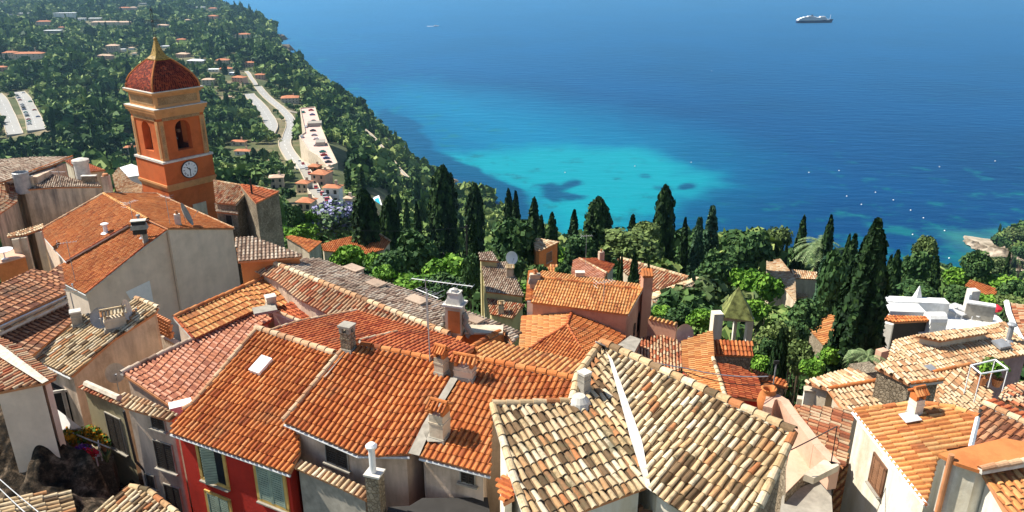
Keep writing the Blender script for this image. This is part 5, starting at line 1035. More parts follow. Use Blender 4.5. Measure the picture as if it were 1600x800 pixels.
for nn_ in (nr, nl, -nr, -nl):   # pilasters at corners, door recess
    s2 = np.array([-nn_[1], nn_[0]])
    for sg in (-1, 1):
        mb = MB(); c = AX + nn_ * (B / 2 + 0.03) + s2 * sg * (B / 2 - 0.27); mb.box((c[0], c[1], z0), 0.1, 0.5, z1 - z0 - 0.3, math.atan2(nn_[1], nn_[0])); mb.build('pilaster', M['tw_c'], tw)
        mb = MB(); c = AX + nn_ * (B / 2 + 0.085) + s2 * sg * (B / 2 - 0.27); mb.box((c[0], c[1], z0 + .3), 0.02, 0.26, z1 - z0 - 1.0, math.atan2(nn_[1], nn_[0])); mb.build('relief_panel', M['tw_s'], tw)
    mb = MB(); c = AX + nn_ * (B / 2 + 0.06); mb.box((c[0], c[1], z1 - 0.32), 0.06, B - 0.9, 0.3, math.atan2(nn_[1], nn_[0])); mb.build('frieze', M['tw_s'], tw)
mb = MB()
for w_, a_, b_ in ((5.0, 214.7, 214.95), (5.2, 214.95, 215.2), (5.5, 215.2, 215.45), (5.62, 215.45, 215.62)): sq(mb, w_, a_, b_)
mb.build('cornice', M['tw_c'], tw); mb = MB(); sq(mb, 5.64, 215.62, 215.68); mb.build('cornice_lit_top', M['mortar'], tw)  # white top slab paints sunlight onto the cornice
mb = MB(); sq(mb, 4.75, 215.68, 216.9); mb.build('attic', M['tw_c'], tw)
for nn_ in (nr, nl, -nr, -nl): mb = MB(); c = AX + nn_ * 2.385; mb.box((c[0], c[1], 215.95), 0.05, 4.1, 0.72, math.atan2(nn_[1], nn_[0])); mb.build('relief_panel', M['tw_s'], tw)
mb = MB(); sq(mb, 5.05, 216.85, 217.02); sq(mb, 5.4, 217.02, 217.2); mb.build('upper_cornice', M['tw_c'], tw); mb = MB(); sq(mb, 5.44, 217.2, 217.27); mb.build('cornice_lit_top', M['mortar'], tw)  # pale slab on top, sunlight put into its colour
prof = [(2.42, 217.27), (2.41, 217.6), (2.3, 218.0), (2.06, 218.5), (1.75, 218.9), (1.4, 219.3), (1.0, 219.7), (0.7, 219.95)]
V, Q, TT = [], [], []; mb = MB()
def pint(z): return np.interp(z, [p[1] for p in prof], [p[0] for p in prof])
zz = np.arange(217.27, 219.95, 0.13)
for fi, nn_ in enumerate((nr, nl, -nr, -nl)):
    s2 = np.array([-nn_[1], nn_[0]])
    for za in zz:
        zb = min(za + 0.16, 219.97); wa, wb = pint(za), pint(zb); n_ = max(3, int(wa * 2 / 0.22))
        for k in range(n_):
            f0, f1 = -1 + 2 * k / n_, -1 + 2 * (k + 1) / n_; o = 0.05
            pts = []
            for (f, w_, z_, oo) in ((f0 + .01, wa, za, o), (f1 - .01, wa, za, o), (f1 - .01, wb, zb, 0), (f0 + .01, wb, zb, 0)): c = AX + nn_ * (w_ + oo) + s2 * f * w_; pts.append((c[0], c[1], z_))
            mb.add(pts, [(0, 1, 2, 3)], 0, random.random())
    mb2 = mb
mb.build('dome', M['cupt'], tw)
mb = MB(); 
for i in range(len(prof) - 1): sq(mb, prof[i][0] * 2 - 0.04, prof[i][1], prof[i + 1][1], prof[i + 1][0] / prof[i][0])
mb.build('dome_core', M['red'], tw)
for fi, nn_ in enumerate((nr, nl, -nr, -nl)):
    mb = MB(); s2 = np.array([-nn_[1], nn_[0]]); pts = [(*(AX + (nn_ + s2) * (w_ + 0.03)), z_) for w_, z_ in prof]; mb.tube(pts, 0.1, 6); mb.build('hip_tiles', M['orange'], tw)
mb = MB(); sq(mb, 1.6, 219.85, 220.02, 1.05); sp_ = [(1.55, 220.02), (1.05, 220.3), (0.7, 220.75), (0.44, 221.25), (0.2, 221.8)]
for i in range(4): sq(mb, sp_[i][0], sp_[i][1], sp_[i + 1][1], sp_[i + 1][0] / sp_[i][0])
mb.lathe((AX[0], AX[1], 221.72), [(0.12, 0), (0.2, 0.1), (0.2, 0.2), (0.05, 0.32)], 10); mb.build('spire', M['gold'], tw)
mb = MB()
for s_ in (-0.09, 0.09): c = AX + np.array([s_, 0]); mb.tube([(c[0], c[1], 221.95), (c[0], c[1], 224.5)], 0.025, 5); mb.tube([(AX[0] - 0.75, AX[1], 223.5 + s_), (AX[0] + 0.75, AX[1], 223.5 + s_)], 0.025, 5)
mb.tube([(AX[0] - .09, AX[1], 224.5), (AX[0] + .09, AX[1], 224.5)], 0.03, 5); mb.lathe((AX[0], AX[1], 224.5), [(0.03, 0), (0.1, 0.08), (0, 0.2)], 6); mb.lathe((AX[0], AX[1], 223.4), [(0, 0), (.14, .1), (0, .2)], 8)
mb.build('cross', M['dark'], tw)
# bell and its beam
mb = MB(); mb.lathe((AX[0], AX[1], 212.0), [(0.62, 0), (0.5, 0.2), (0.38, 0.6), (0.3, 0.85), (0.0, 0.95)], 16); mb.build('bell', plain('bronze', (0.12, 0.12, 0.1), 0.4, 0.7), tw)
mb = MB(); mb.box((AX[0], AX[1], 212.95), 3.4, 0.3, 0.3, RZ); mb.build('bell_beam', M['wood'], tw)
# clock
c2 = AX + nr * (5.3 / 2 + 0.03); s2 = np.array([-nr[1], nr[0]]); cz = 209.42; n3 = np.array([*nr, 0]); s3 = np.array([*s2, 0]); z3 = np.array([0, 0, 1.0])
cc = np.array([c2[0], c2[1], cz]); q_ = h = None
d_ = ray(296, 264.5); t_ = ((c2 @ nr)) / (d_[:2] @ nr); cc = np.array([d_[0] * t_, d_[1] * t_, CAMH + d_[2] * t_]); print('clock z', cc)
def disc(mb, r, t0, t1, n=32):
    vs = [cc + n3 * t + s3 * r * math.cos(2 * math.pi * k / n) + z3 * r * math.sin(2 * math.pi * k / n) for t in (t0, t1) for k in range(n)]
    mb.add(vs, [tuple(range(n, 2 * n)), tuple(range(n))[::-1]] + [(k, (k + 1) % n, n + (k + 1) % n, n + k) for k in range(n)])
mb = MB(); disc(mb, 0.9, -0.05, 0.05); ck = mb.build('clock', M['dark'], tw)
mb = MB(); disc(mb, 0.8, 0.04, 0.075); mb.build('clock_face', M['whitep'], ck)
def bar2(mb, ang, r0, r1, w_, t0=0.08, t1=0.1):
    d = s3 * math.sin(ang) + z3 * math.cos(ang); e = np.cross(d, n3); vs = [cc + d * r + e * x * w_ / 2 + n3 * t for t in (t0, t1) for r, x in ((r0, -1), (r0, 1), (r1, 1), (r1, -1))]
    mb.add(vs, [(3, 2, 1, 0), (4, 5, 6, 7), (0, 1, 5, 4), (1, 2, 6, 5), (2, 3, 7, 6), (3, 0, 4, 7)])
ROM = ['XII', 'I', 'II', 'III', 'IV', 'V', 'VI', 'VII', 'VIII', 'IX', 'X', 'XI']; mb = MB()
for i, txt in enumerate(ROM):
    ang = 2 * math.pi * i / 12; wch = {'I': 0.05, 'V': 0.09, 'X': 0.09}; tot = sum(wch[c] for c in txt); x = -tot / 2; d = s3 * math.sin(ang) + z3 * math.cos(ang); e = s3 * math.cos(ang) - z3 * math.sin(ang)
    for ch_ in txt:
        xm = x + wch[ch_] / 2; x += wch[ch_]
        segs = {'I': [((0, .52), (0, .72))], 'V': [((-.03, .72), (0, .52)), ((.03, .72), (0, .52))], 'X': [((-.03, .72), (.03, .52)), ((.03, .72), (-.03, .52))]}[ch_]
        for (xa, ra_), (xb, rb) in segs:
            A_ = cc + e * (xm + xa) + d * ra_ + n3 * 0.085; B_ = cc + e * (xm + xb) + d * rb + n3 * 0.085; mb.tube([A_, B_], 0.012, 4)
mb.build('numerals', M['dark'], ck)
mb = MB(); bar2(mb, math.radians(313), -0.12, 0.42, 0.09); bar2(mb, math.radians(178), -0.16, 0.66, 0.07); mb.build('hands', M['dark'], ck)
# blind doorway on the lower shaft
mb = MB(); dd = ray(312, 322); t_ = (AX + nr * (5.1 / 2 + .02)) @ nr / (dd[:2] @ nr); wc = np.array([dd[0] * t_, dd[1] * t_, CAMH + dd[2] * t_]) - z3 * 0.6; slab(mb, wc, s3, n3, 1.5, 1.9, -0.02, 0.06); slab(mb, wc, s3, n3, 1.0, 1.45, 0.05, 0.09, 0); mb.build('blind_window', M['cream'], tw)
# ------------------------------------------------------------------ plants
G_ = lambda a, b, c: (a, b, c)
L_ = {
 'cyp': leafmat('cypress_foliage', [(0, (0.008, 0.02, 0.008)), (0.55, (0.02, 0.05, 0.014)), (1, (0.06, 0.11, 0.025))]),
 'oak': leafmat('dark_green_foliage', [(0, (0.02, 0.05, 0.018)), (0.5, (0.045, 0.1, 0.03)), (1, (0.1, 0.17, 0.045))]),
 'pine': leafmat('pine_foliage', [(0, (0.03, 0.055, 0.02)), (0.5, (0.065, 0.105, 0.035)), (1, (0.14, 0.17, 0.06))]),
 'lime': leafmat('bright_green_foliage', [(0, (0.05, 0.12, 0.018)), (0.5, (0.11, 0.24, 0.025)), (1, (0.24, 0.4, 0.05))]),
 'olive': leafmat('olive_foliage', [(0, (0.045, 0.075, 0.025)), (0.5, (0.11, 0.16, 0.045)), (1, (0.21, 0.27, 0.085))]),
 'jac': leafmat('lilac_blossom', [(0, (0.07, 0.13, 0.05)), (0.5, (0.13, 0.2, 0.08)), (0.66, (0.27, 0.27, 0.44)), (1, (0.5, 0.46, 0.72))]),
 'cedar': leafmat('cedar_foliage', [(0, (0.025, 0.06, 0.035)), (0.5, (0.05, 0.11, 0.06)), (1, (0.1, 0.18, 0.09))]),
 'palm': leafmat('palm_fronds', [(0, (0.08, 0.14, 0.05)), (1, (0.25, 0.32, 0.15))]),
 'forest': leafmat('forest_foliage', [(0, (0.014, 0.038, 0.014)), (0.3, (0.042, 0.095, 0.026)), (0.6, (0.115, 0.19, 0.045)), (1, (0.27, 0.33, 0.1))]),
 'f_orange': leafmat('orange_flowers', [(0, (0.05, 0.12, 0.02)), (0.4, (0.08, 0.16, 0.03)), (0.5, (0.6, 0.22, 0.01)), (1, (0.7, 0.4, 0.02))]),
 'f_purple': leafmat('purple_flowers', [(0, (0.05, 0.12, 0.02)), (0.4, (0.08, 0.16, 0.03)), (0.5, (0.16, 0.03, 0.3)), (1, (0.3, 0.1, 0.5))]),
 'f_red': leafmat('red_flowers', [(0, (0.05, 0.1, 0.02)), (0.4, (0.5, 0.01, 0.03)), (1, (0.7, 0.03, 0.06))]),
 'f_pink': leafmat('dry_pink_plant', [(0, (0.2, 0.12, 0.06)), (0.5, (0.4, 0.12, 0.14)), (1, (0.5, 0.2, 0.2))]),
}
def quads(C, Nrm, size, rng, flat=0.6, asp=1.0):
    """leaf clumps: quads centred on C roughly facing Nrm"""
    n = len(C); d = Nrm + rng.normal(0, flat, (n, 3)); d /= np.linalg.norm(d, axis=1)[:, None] + 1e-9
    a = np.cross(d, rng.normal(0, 1, (n, 3))); a /= np.linalg.norm(a, axis=1)[:, None] + 1e-9; b = np.cross(d, a)
    s = (np.asarray(size) * rng.uniform(0.4, 1.5, n))[:, None] / 2
    V = np.stack([C - a * s - b * s * 0.55, C + a * s * 0.75 - b * s * asp, C + a * s * 1.05 + b * s * 0.6, C - a * s * 0.6 + b * s * asp], 1)
    return V.reshape(-1, 3), np.arange(n * 4).reshape(-1, 4)
def sph(n, rng):
    v = rng.normal(0, 1, (n, 3)); return v / np.linalg.norm(v, axis=1)[:, None]
def crown_lobes(n, nl, size, seed, shape=(1, 1, 0.8), spread=0.62, up=True, holes=0.25):
    """unit crown (radius about 1 around origin, z from -0.8 to 0.8)"""
    rng = np.random.default_rng(seed); c = sph(nl, rng) * np.array(shape) * spread * rng.uniform(0.55, 1.0, (nl, 1)); r = rng.uniform(0.28, 0.48, nl)
    k = rng.integers(0, nl, n); d = sph(n, rng); d[:, 2] = np.where(d[:, 2] < -0.3, -d[:, 2], d[:, 2]); rad = r[k] * rng.uniform(0.58, 1.1, n)
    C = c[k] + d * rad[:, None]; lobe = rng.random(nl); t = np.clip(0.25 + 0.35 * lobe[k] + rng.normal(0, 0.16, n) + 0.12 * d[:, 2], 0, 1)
    V, Q = quads(C, d, size, rng); return V, Q, t
def crown_cyp(n, size, seed, full=1.0, col=False):
    """unit cypress: height 1, radius about 1 (scale separately)"""
    rng = np.random.default_rng(seed); z = rng.random(n) ** 0.85; th = rng.random(n) * 2 * math.pi
    prof = np.interp(z, [0, 0.03, 0.12, 0.35, 0.6, 0.8, 0.93, 1.0], [0.3, 0.72, 0.95, 1.0, 0.86 * full, 0.6 * full, 0.3 * full, 0.04])
    if col: prof = np.interp(z, [0, 0.05, 0.3, 0.6, 0.8, 0.9, 0.96, 1.0], [0.5, 0.85, 1.0, 0.97, 0.85, 0.66, 0.42, 0.1])
    lump = 1 + 0.13 * np.sin(th * 5 + z * 9 + seed) + 0.1 * np.sin(th * 9 - z * 21 + seed * 2) + 0.06 * np.sin(z * 60 + th * 3)
    r = prof * lump * rng.uniform(0.74, 1.02, n); C = np.stack([r * np.cos(th), r * np.sin(th), z], 1)
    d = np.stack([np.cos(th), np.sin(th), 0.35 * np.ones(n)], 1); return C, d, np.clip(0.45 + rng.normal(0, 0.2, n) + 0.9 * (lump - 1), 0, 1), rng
CY = {}
def cyp_mesh(kind, h, r, n, size, seed, full=1.0, col=False):
    C, d, t, rng = crown_cyp(n, size, seed, full, col); C = C * np.array([r, r, h]); V, Q = quads(C, d, size, rng, 0.55, 1.3)
    return npmesh('crown', V, Q, L_['cyp'], t)
def trunk_mesh(h, r, seed, limbs=5, spread=0.9):
    rng = random.Random(seed); mb = MB(); mb.tube([(0, 0, -0.8), (rng.uniform(-.05, .05) * h, rng.uniform(-.05, .05) * h, h * 0.5), (0, 0, h)], r, 7, r1=r * 0.5)
    for i in range(limbs):
        a = 2 * math.pi * i / max(limbs, 1) + rng.random(); z = h * rng.uniform(0.45, 0.95); mb.tube([(0, 0, z), (math.cos(a) * spread * 0.5, math.sin(a) * spread * 0.5, z + h * 0.25), (math.cos(a) * spread, math.sin(a) * spread, z + h * 0.6)], r * 0.45, 5, r1=r * 0.15)
    me = bpy.data.meshes.new('trunk'); me.from_pydata(mb.v, [], mb.f); me.materials.append(M['bark']); me.update(); return me
CYT = [cyp_mesh('c', 12, 1.35, 2600, 0.42, 11 + k, f) for k, f in enumerate((1.0, 1.1, 0.85, 1.0))]
CYB = cyp_mesh('c', 15.5, 1.85, 17000, 0.23, 33, 0.92); CYW = [cyp_mesh('c', 12, 2.3, 5200, 0.36, 41, 1.14, True), cyp_mesh('c', 12, 2.0, 4800, 0.36, 43, 1.14, True)]
CYTR = trunk_mesh(4, 0.22, 1, 0)
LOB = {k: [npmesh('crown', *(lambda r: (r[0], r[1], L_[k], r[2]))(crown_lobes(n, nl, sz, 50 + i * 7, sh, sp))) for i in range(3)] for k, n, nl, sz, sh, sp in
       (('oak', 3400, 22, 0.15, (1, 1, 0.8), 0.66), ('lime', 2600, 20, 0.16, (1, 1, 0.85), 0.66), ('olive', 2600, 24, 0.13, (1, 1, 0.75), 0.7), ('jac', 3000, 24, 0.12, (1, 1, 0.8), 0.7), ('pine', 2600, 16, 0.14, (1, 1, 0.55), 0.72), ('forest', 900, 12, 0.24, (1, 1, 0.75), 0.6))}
TRK = trunk_mesh(0.85, 0.08, 5, 6, 0.4)   # unit trunk for broadleaf (crown centre about z=1.6)
def cedar_mesh(seed):
    rng = np.random.default_rng(seed); Cs, ds, ts = [], [], []
    for lv in range(13):
        z = 0.12 + lv / 13 * 0.86; R_ = (1 - z) ** 0.75 * 0.95 + 0.06; nb = 7
        for b_ in range(nb):
            th = rng.random() * 6.28; m = 46; s = rng.random(m) ** 0.6; w_ = (1 - s * 0.4) * 0.17 * R_ + 0.03
            x = s * R_; y = rng.normal(0, 1, m) * w_ * 0.6; zz = z + 0.04 * s - 0.07 * s * s + rng.normal(0, 0.012, m)
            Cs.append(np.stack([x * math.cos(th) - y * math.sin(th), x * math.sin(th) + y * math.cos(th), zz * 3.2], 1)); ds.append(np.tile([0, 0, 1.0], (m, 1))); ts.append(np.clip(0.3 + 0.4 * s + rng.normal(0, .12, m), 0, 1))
    C = np.concatenate(Cs); V, Q = quads(C, np.concatenate(ds), 0.17, rng, 0.45); return npmesh('crown', V, Q, L_['cedar'], np.concatenate(ts))
CED = [cedar_mesh(3), cedar_mesh(4)]; CEDT = trunk_mesh(3.0, 0.07, 9, 0)
FOOT = []   # (x, y, r) places where nothing is planted
def base_on(px, py, r=None, h=None):
    if r is None: return T(px, py)
    d = ray(px, 400); a = math.atan2(d[0], d[1]); x, y = r * math.sin(a), r * math.cos(a); return np.array([x, y, float(terrain(x, y)[0])])
def place(name, label, cat, group, parts, p, sc, rz):
    t = thing(name, label, cat, p, rz, group); t.scale = sc; t.rotation_euler = (random.uniform(-.025, .025), random.uniform(-.025, .025), rz)
    for nm, me in parts: link(nm, me, t)
    FOOT.append((p[0], p[1], sc[0])); return t
def at_r(px, py, r):
    """ground place at distance r along the pixel column (leaning verticals followed through py)"""
    d = ray(px, py); a = math.atan2(d[0], d[1]); x, y = r * math.sin(a), r * math.cos(a); return np.array([x, y, float(terrain(x, y)[0])])
def cypress(px, ytop, r, wpx, label, tmpl=None, group='cypress trees in the gardens'):
    p = at_r(px, ytop, r); d = ray(px, ytop); k = r / math.hypot(d[0], d[1]); ztop = CAMH + d[2] * k; h = ztop - p[2]; dp = depth(p); wd = wpx * dp / F / 2
    me = tmpl or CYT[len(FOOT) % 4]; mh, mr = (15.5, 1.85) if me is CYB else (12, 2.3 if me is CYW[0] else (2.0 if me is CYW[1] else 1.35))
    return place('cypress_tree', label, 'cypress', group, [('trunk', CYTR), ('crown', me)], p, (wd / mr, wd / mr, h / mh), random.random() * 6)
# (x, y of tip, distance, width, label)
CYL = [(688, 262, 150, 42, 'very broad dark cypress, tallest of the group left of the turquoise water'), (737, 290, 140, 30, 'rounded cypress second right of the very broad dark one'), (743, 340, 88, 22, 'cypress by the utility pole'),
 (652, 319, 150, 14, 'slim cypress just left of the broad dark cypress'), (606, 309, 120, 32, 'dark conical cypress right of the lilac tree'), (567, 298, 110, 42, 'broad cypress with a yellow-green lit top beside the lilac tree'), (632, 312, 190, 14, 'thin cypress near the swimming pool'), (541, 260, 330, 10, 'thin cypress above the swimming pool'), (563, 263, 300, 13, 'thin dark cypress left of the pool'),
 (799, 298, 150, 20, 'left cypress of the touching pair above the round dark tree'), (809, 300, 148, 20, 'right cypress of the touching pair above the round dark tree'), (832, 312, 140, 26, 'stout cypress between the pair and the apricot house'), (848, 338, 130, 18, 'left of two low cypresses behind the apricot house'), (862, 335, 128, 22, 'right of two low cypresses behind the apricot house'),
 (893, 329, 125, 24, 'slim cypress standing alone before the turquoise water'), (936, 309, 115, 44, 'broadest cypress before the turquoise water'), (990, 337, 115, 24, 'short round-topped cypress rising from the olive tree'), (1046, 292, 110, 32, 'tall column cypress at the centre right of the turquoise water'), (1074, 342, 120, 18, 'small pointed cypress right of the tall column cypress'),
 (1257, 341, 125, 22, 'left of two matching cypresses standing in front of the dark blue sea'), (1298, 340, 120, 22, 'right of two matching cypresses standing in front of the dark blue sea'), (1325, 370, 105, 15, 'left narrow cypress behind the tallest one'), (1339, 368, 95, 26, 'right wider cypress behind the tallest one'), (1199, 364, 130, 22, 'short cypress left of the cream villa'), (1230, 376, 135, 9, 'very thin cypress above the cream villa'),
 (1407, 394, 90, 24, 'leaning cypress right of the tallest one'), (1396, 402, 110, 16, 'half hidden cypress directly right of the tallest one'), (1466, 403, 105, 26, 'cypress standing above the white terrace'), (1392, 400, 130, 12, 'slight cypress behind the tall one'), (994, 397, 60, 22, 'dark shrubby cypress behind the pink roof'), (963, 401, 62, 10, 'small spiky cypress behind the pink roof'), (972, 398, 61, 10, 'second small spiky cypress behind the pink roof'),
 (1226, 518, 40, 28, 'dark cypress in the little garden right of the stone room'), (1250, 366, 128, 8, 'sapling cypress next to the left matching cypress'), (1160, 455, 62, 10, 'small young cypress in front of the green trees'), (1583, 395, 160, 12, 'cypress near the little beach'), (1352, 372, 100, 16, 'cypress tip between the narrow pair and the tallest one'), (1018, 404, 64, 8, 'tiny spire of cypress by the pink chimney')]
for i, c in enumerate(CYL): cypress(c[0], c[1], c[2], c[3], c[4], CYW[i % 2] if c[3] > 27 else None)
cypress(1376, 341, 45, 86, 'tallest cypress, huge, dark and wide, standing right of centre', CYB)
for i, (px, yt, r) in enumerate([(62, 110, 1000), (76, 112, 990), (55, 128, 930), (84, 108, 1020), (100, 118, 960), (122, 120, 940), (134, 118, 950), (60, 140, 860), (67, 145, 850), (80, 148, 830), (150, 120, 940), (48, 108, 1050), (38, 112, 1040), (160, 128, 900), (140, 124, 930), (92, 116, 985), (345, 95, 700), (352, 100, 690), (487, 115, 1100), (425, 110, 1150), (433, 112, 1140), (372, 108, 900), (305, 150, 500), (314, 158, 480), (1480, 412, 210), (330, 215, 330), (340, 225, 300), (360, 180, 560), (398, 232, 330)]):
    hp = 17 if r > 600 else 24; p = T(px, yt + hp); dp = depth(p); h = hp * dp / F / CT; wd = (4.2 if r > 600 else 6) * dp / F
    place('cypress_tree', 'slim dark cypress on the far wooded hillside', 'cypress', 'cypresses on the far hillside', [('trunk', CYTR), ('crown', CYT[i % 4])], p, (wd / 1.35, wd / 1.35, h / 12), random.random() * 6)

def tree(kind, px, pytop, pybot, wpx, label, r=None, cat='tree', name=None, group=None, ofs=0):
    """crown drawn between two photo heights; stands at distance r"""
    cy = (pytop + pybot) / 2; p = at_r(px, cy, r); d = ray(px, cy); k = r / math.hypot(d[0], d[1]); cz = CAMH + d[2] * k; dp = depth(np.array([p[0], p[1], cz])); rad = wpx * dp / F / 2
    hz = abs(pybot - pytop) * dp / F / 2 / 0.86
    t = thing(name or 'garden_tree', label, cat, p, random.random() * 6, group)
    ms = LOB[kind if kind in LOB else 'oak']; c = link('crown', ms[len(FOOT) % 3], t); zc = max(cz - p[2], hz * 0.6); c.location = (0, 0, zc); c.scale = (rad / 0.98, rad / 0.98, hz / 0.85)
    tr = link('trunk', TRK, t); tr.scale = (rad * .8, rad * .8, max(zc, 0.5) / 1.3); FOOT.append((p[0], p[1], rad * 0.8)); return t
TR = [('lime', 543, 386, 424, 56, 'bright green bush in front of the orange bungalow', 72), ('lime', 588, 394, 428, 40, 'bright green rounded bush right of the first bright one', 70), ('oak', 652, 366, 440, 84, 'leafy green tree filling the middle of the garden', 74), ('oak', 610, 395, 440, 60, 'dark bush at the left edge of the garden', 62), ('lime', 700, 400, 450, 80, 'sunlit bush with yellow-green top in the garden', 66), ('oak', 700, 430, 478, 70, 'shaded tree at the lower edge of the garden', 56), ('lime', 648, 430, 462, 70, 'low hedge along the long stone-tile roof', 58), ('lime', 600, 415, 440, 40, 'low bush by the dormers', 60), ('oak', 735, 400, 470, 34, 'ivy-covered tree leaning on the stone-tile cottage', 64),
 ('oak', 806, 345, 420, 76, 'large round dark tree left of the apricot house', 88), ('oak', 800, 395, 440, 44, 'dark lower tree under the round one', 76), ('oak', 842, 415, 465, 38, 'dark bush behind the left end of the pink house', 60), ('jac', 520, 320, 368, 88, 'lilac flowering tree in front of the village street', 122), ('lime', 486, 328, 366, 28, 'yellow-green side of the lilac tree', 121), ('lime', 478, 350, 376, 44, 'bright bush by the rubble stone house', 118), ('oak', 462, 322, 360, 30, 'dark bush behind the rubble stone house', 120),
 ('olive', 985, 362, 412, 105, 'pale olive tree between the two broad cypresses', 92), ('olive', 1010, 345, 380, 50, 'top of the pale olive tree', 100), ('oak', 905, 370, 410, 50, 'dark tree behind the reddish roofs', 108), ('oak', 925, 385, 430, 22, 'shrub near the slim chimney', 98), ('oak', 880, 412, 432, 26, 'round clipped bush beside the little orange roof', 70),
 ('oak', 1165, 362, 430, 84, 'big dark cedar-like tree above the bright green ones', 110), ('oak', 1120, 392, 450, 60, 'dark tree below the drooping conifers', 100), ('oak', 1100, 420, 470, 50, 'dark low tree behind the beige and rust roof', 86), ('lime', 1166, 420, 470, 58, 'left bright green tree of the pair by the cream villa', 78), ('lime', 1198, 426, 482, 54, 'right bright green tree of the pair by the cream villa', 76), ('lime', 1180, 470, 505, 50, 'bright shrub under the pair of green trees', 66),
 ('olive', 1215, 356, 400, 46, 'pale yellowish tree behind the short cypress', 150), ('oak', 1243, 385, 410, 36, 'green bush above the cream villa', 140), ('cedar', 1300, 398, 500, 54, 'dark layered tree right of the cream villa', 66), ('oak', 1260, 470, 520, 60, 'dark tree below the cream villa', 58), ('oak', 1240, 500, 545, 50, 'dark shrub above the garden path', 52), ('olive', 1215, 500, 560, 60, 'vine-like light shrub in the little garden', 44), ('olive', 1250, 535, 590, 50, 'pale shrub beside the garden path', 41), ('lime', 1270, 560, 592, 44, 'green shrub behind the yellow roof', 39), ('lime', 1190, 555, 590, 40, 'green hedge behind the dark red slope', 41), ('oak', 1200, 530, 560, 30, 'dark ivy hedge by the frame building', 43), ('lime', 1300, 540, 575, 40, 'light shrub at the foot of the tallest cypress', 44),
 ('oak', 1065, 480, 512, 56, 'bush behind the pink scalloped wall', 52), ('lime', 1095, 485, 515, 46, 'bush left of the white pillar', 50), ('lime', 1035, 478, 496, 34, 'small bush under the beige and rust roof', 56),
 ('oak', 1432, 395, 450, 50, 'dark tree with a lighter top right of the leaning cypress', 120), ('olive', 1446, 372, 420, 40, 'pale topped tree among the cypresses on the right', 130), ('oak', 1430, 440, 468, 60, 'green bush above the white terrace', 76), ('oak', 1525, 395, 440, 46, 'round dark tree beside the orange roof on the right', 150), ('lime', 1495, 420, 450, 44, 'light tree left of the round dark one', 150), ('oak', 1500, 445, 480, 50, 'tree just beyond the white terrace', 90), ('lime', 1570, 432, 455, 60, 'row of light bushes behind the orange roof', 150), ('oak', 1585, 440, 480, 50, 'dark bush at the right edge', 110), ('lime', 1540, 460, 482, 46, 'bush under the orange roof', 92), ('olive', 1580, 462, 485, 50, 'flowering shrub above the curved white verge', 62), ('pine', 1560, 405, 432, 36, 'small pine in front of the beach', 260),
 ('pine', 1590, 355, 380, 40, 'green pine at the right edge of the photo', 620), ('oak', 1600, 385, 405, 40, 'clipped dark hedge above the rocky shore', 600)]
for k in TR: tree(*k[:5], k[5], r=k[6])
for px, yt, r, wd, lab in ((1118, 315, 118, 46, 'drooping blue-green conifer, the taller of two'), (1092, 330, 112, 36, 'drooping blue-green conifer with a bent top, left of the taller one'), (1290, 392, 70, 50, 'layered dark conifer beside the cream villa')):
    p = at_r(px, yt, r); d = ray(px, yt); h = CAMH + d[2] * r / math.hypot(d[0], d[1]) - p[2]; w_ = wd * depth(p) / F / 2; place('conifer_tree', lab, 'conifer', None, [('trunk', CEDT), ('crown', CED[0 if px > 1100 else 1])], p, (w_, w_, h / 3.2), random.random() * 6)
# umbrella pine and palms
def palm(px, py, r, hh, label):
    p = at_r(px, py, r); d = ray(px, py); z = CAMH + d[2] * r / math.hypot(d[0], d[1]); t = thing('palm_tree', label, 'palm', p); mb = MB(); mb.tube([(p[0], p[1], p[2] - .5), (p[0] + .2, p[1], z)], 0.28, 8, r1=0.2); mb.build('trunk', M['bark'], t); mb = MB()
    for i in range(34):
        a = random.random() * 6.28; e = random.uniform(-0.3, 1.2); pts = []; L = hh
        for s_ in np.linspace(0, 1, 7): pts.append(np.array([p[0] + .2 + math.cos(a) * L * s_ * math.cos(e * (1 - s_ * .5)), p[1] + math.sin(a) * L * s_ * math.cos(e * (1 - s_ * .5)), z + L * (math.sin(e) * s_ - 0.75 * s_ * s_)]))
        sd_ = np.array([-math.sin(a), math.cos(a), 0])
        for q0, q1 in zip(pts[:-1], pts[1:]):
            for sg in (-1, 1):
                for k in range(3):
                    c = q0 + (q1 - q0) * k / 3; mb.add([c, c + (q1 - q0) * 0.25, c + (q1 - q0) * 0.5 + sd_ * sg * 0.32 * L * 0.5 - [0, 0, .12]], [(0, 1, 2)], 0, random.random())
    mb.build('fronds', L_['palm'], t)
palm(1278, 382, 122, 3.6, 'palm with pale fronds between the two matching cypresses'); palm(1350, 560, 41, 1.2, 'small palm by the garden steps')
p = at_r(1566, 372, 640); t = thing('umbrella_pine', 'flat-topped umbrella pine on the rocky point at the right edge', 'pine', p); mb = MB()
for dx in (-9, -2, 4, 11): mb.tube([(p[0] + dx * .5, p[1], p[2] - 1), (p[0] + dx * .8, p[1] + 1, p[2] + 6), (p[0] + dx * 1.2, p[1], p[2] + 10)], 0.5, 7, r1=0.25)
mb.build('trunk', M['bark'], t)
rng = np.random.default_rng(5); n = 3000; a = rng.random(n) * 6.28; rr = np.sqrt(rng.random(n)); C = np.stack([rr * np.cos(a) * 21 + rng.normal(0, .8, n), rr * np.sin(a) * 11, 11.5 + 3.4 * np.sqrt(1 - rr ** 2 * 0.95) * rng.uniform(0.5, 1.05, n) + 1.0 * np.sin(a * 7 + rr * 9)], 1); V, Q = quads(C, np.tile([0, 0, 1.0], (n, 1)), 1.5, rng); link('crown', npmesh('crown', V, Q, L_['pine'], rng.random(n)), t)

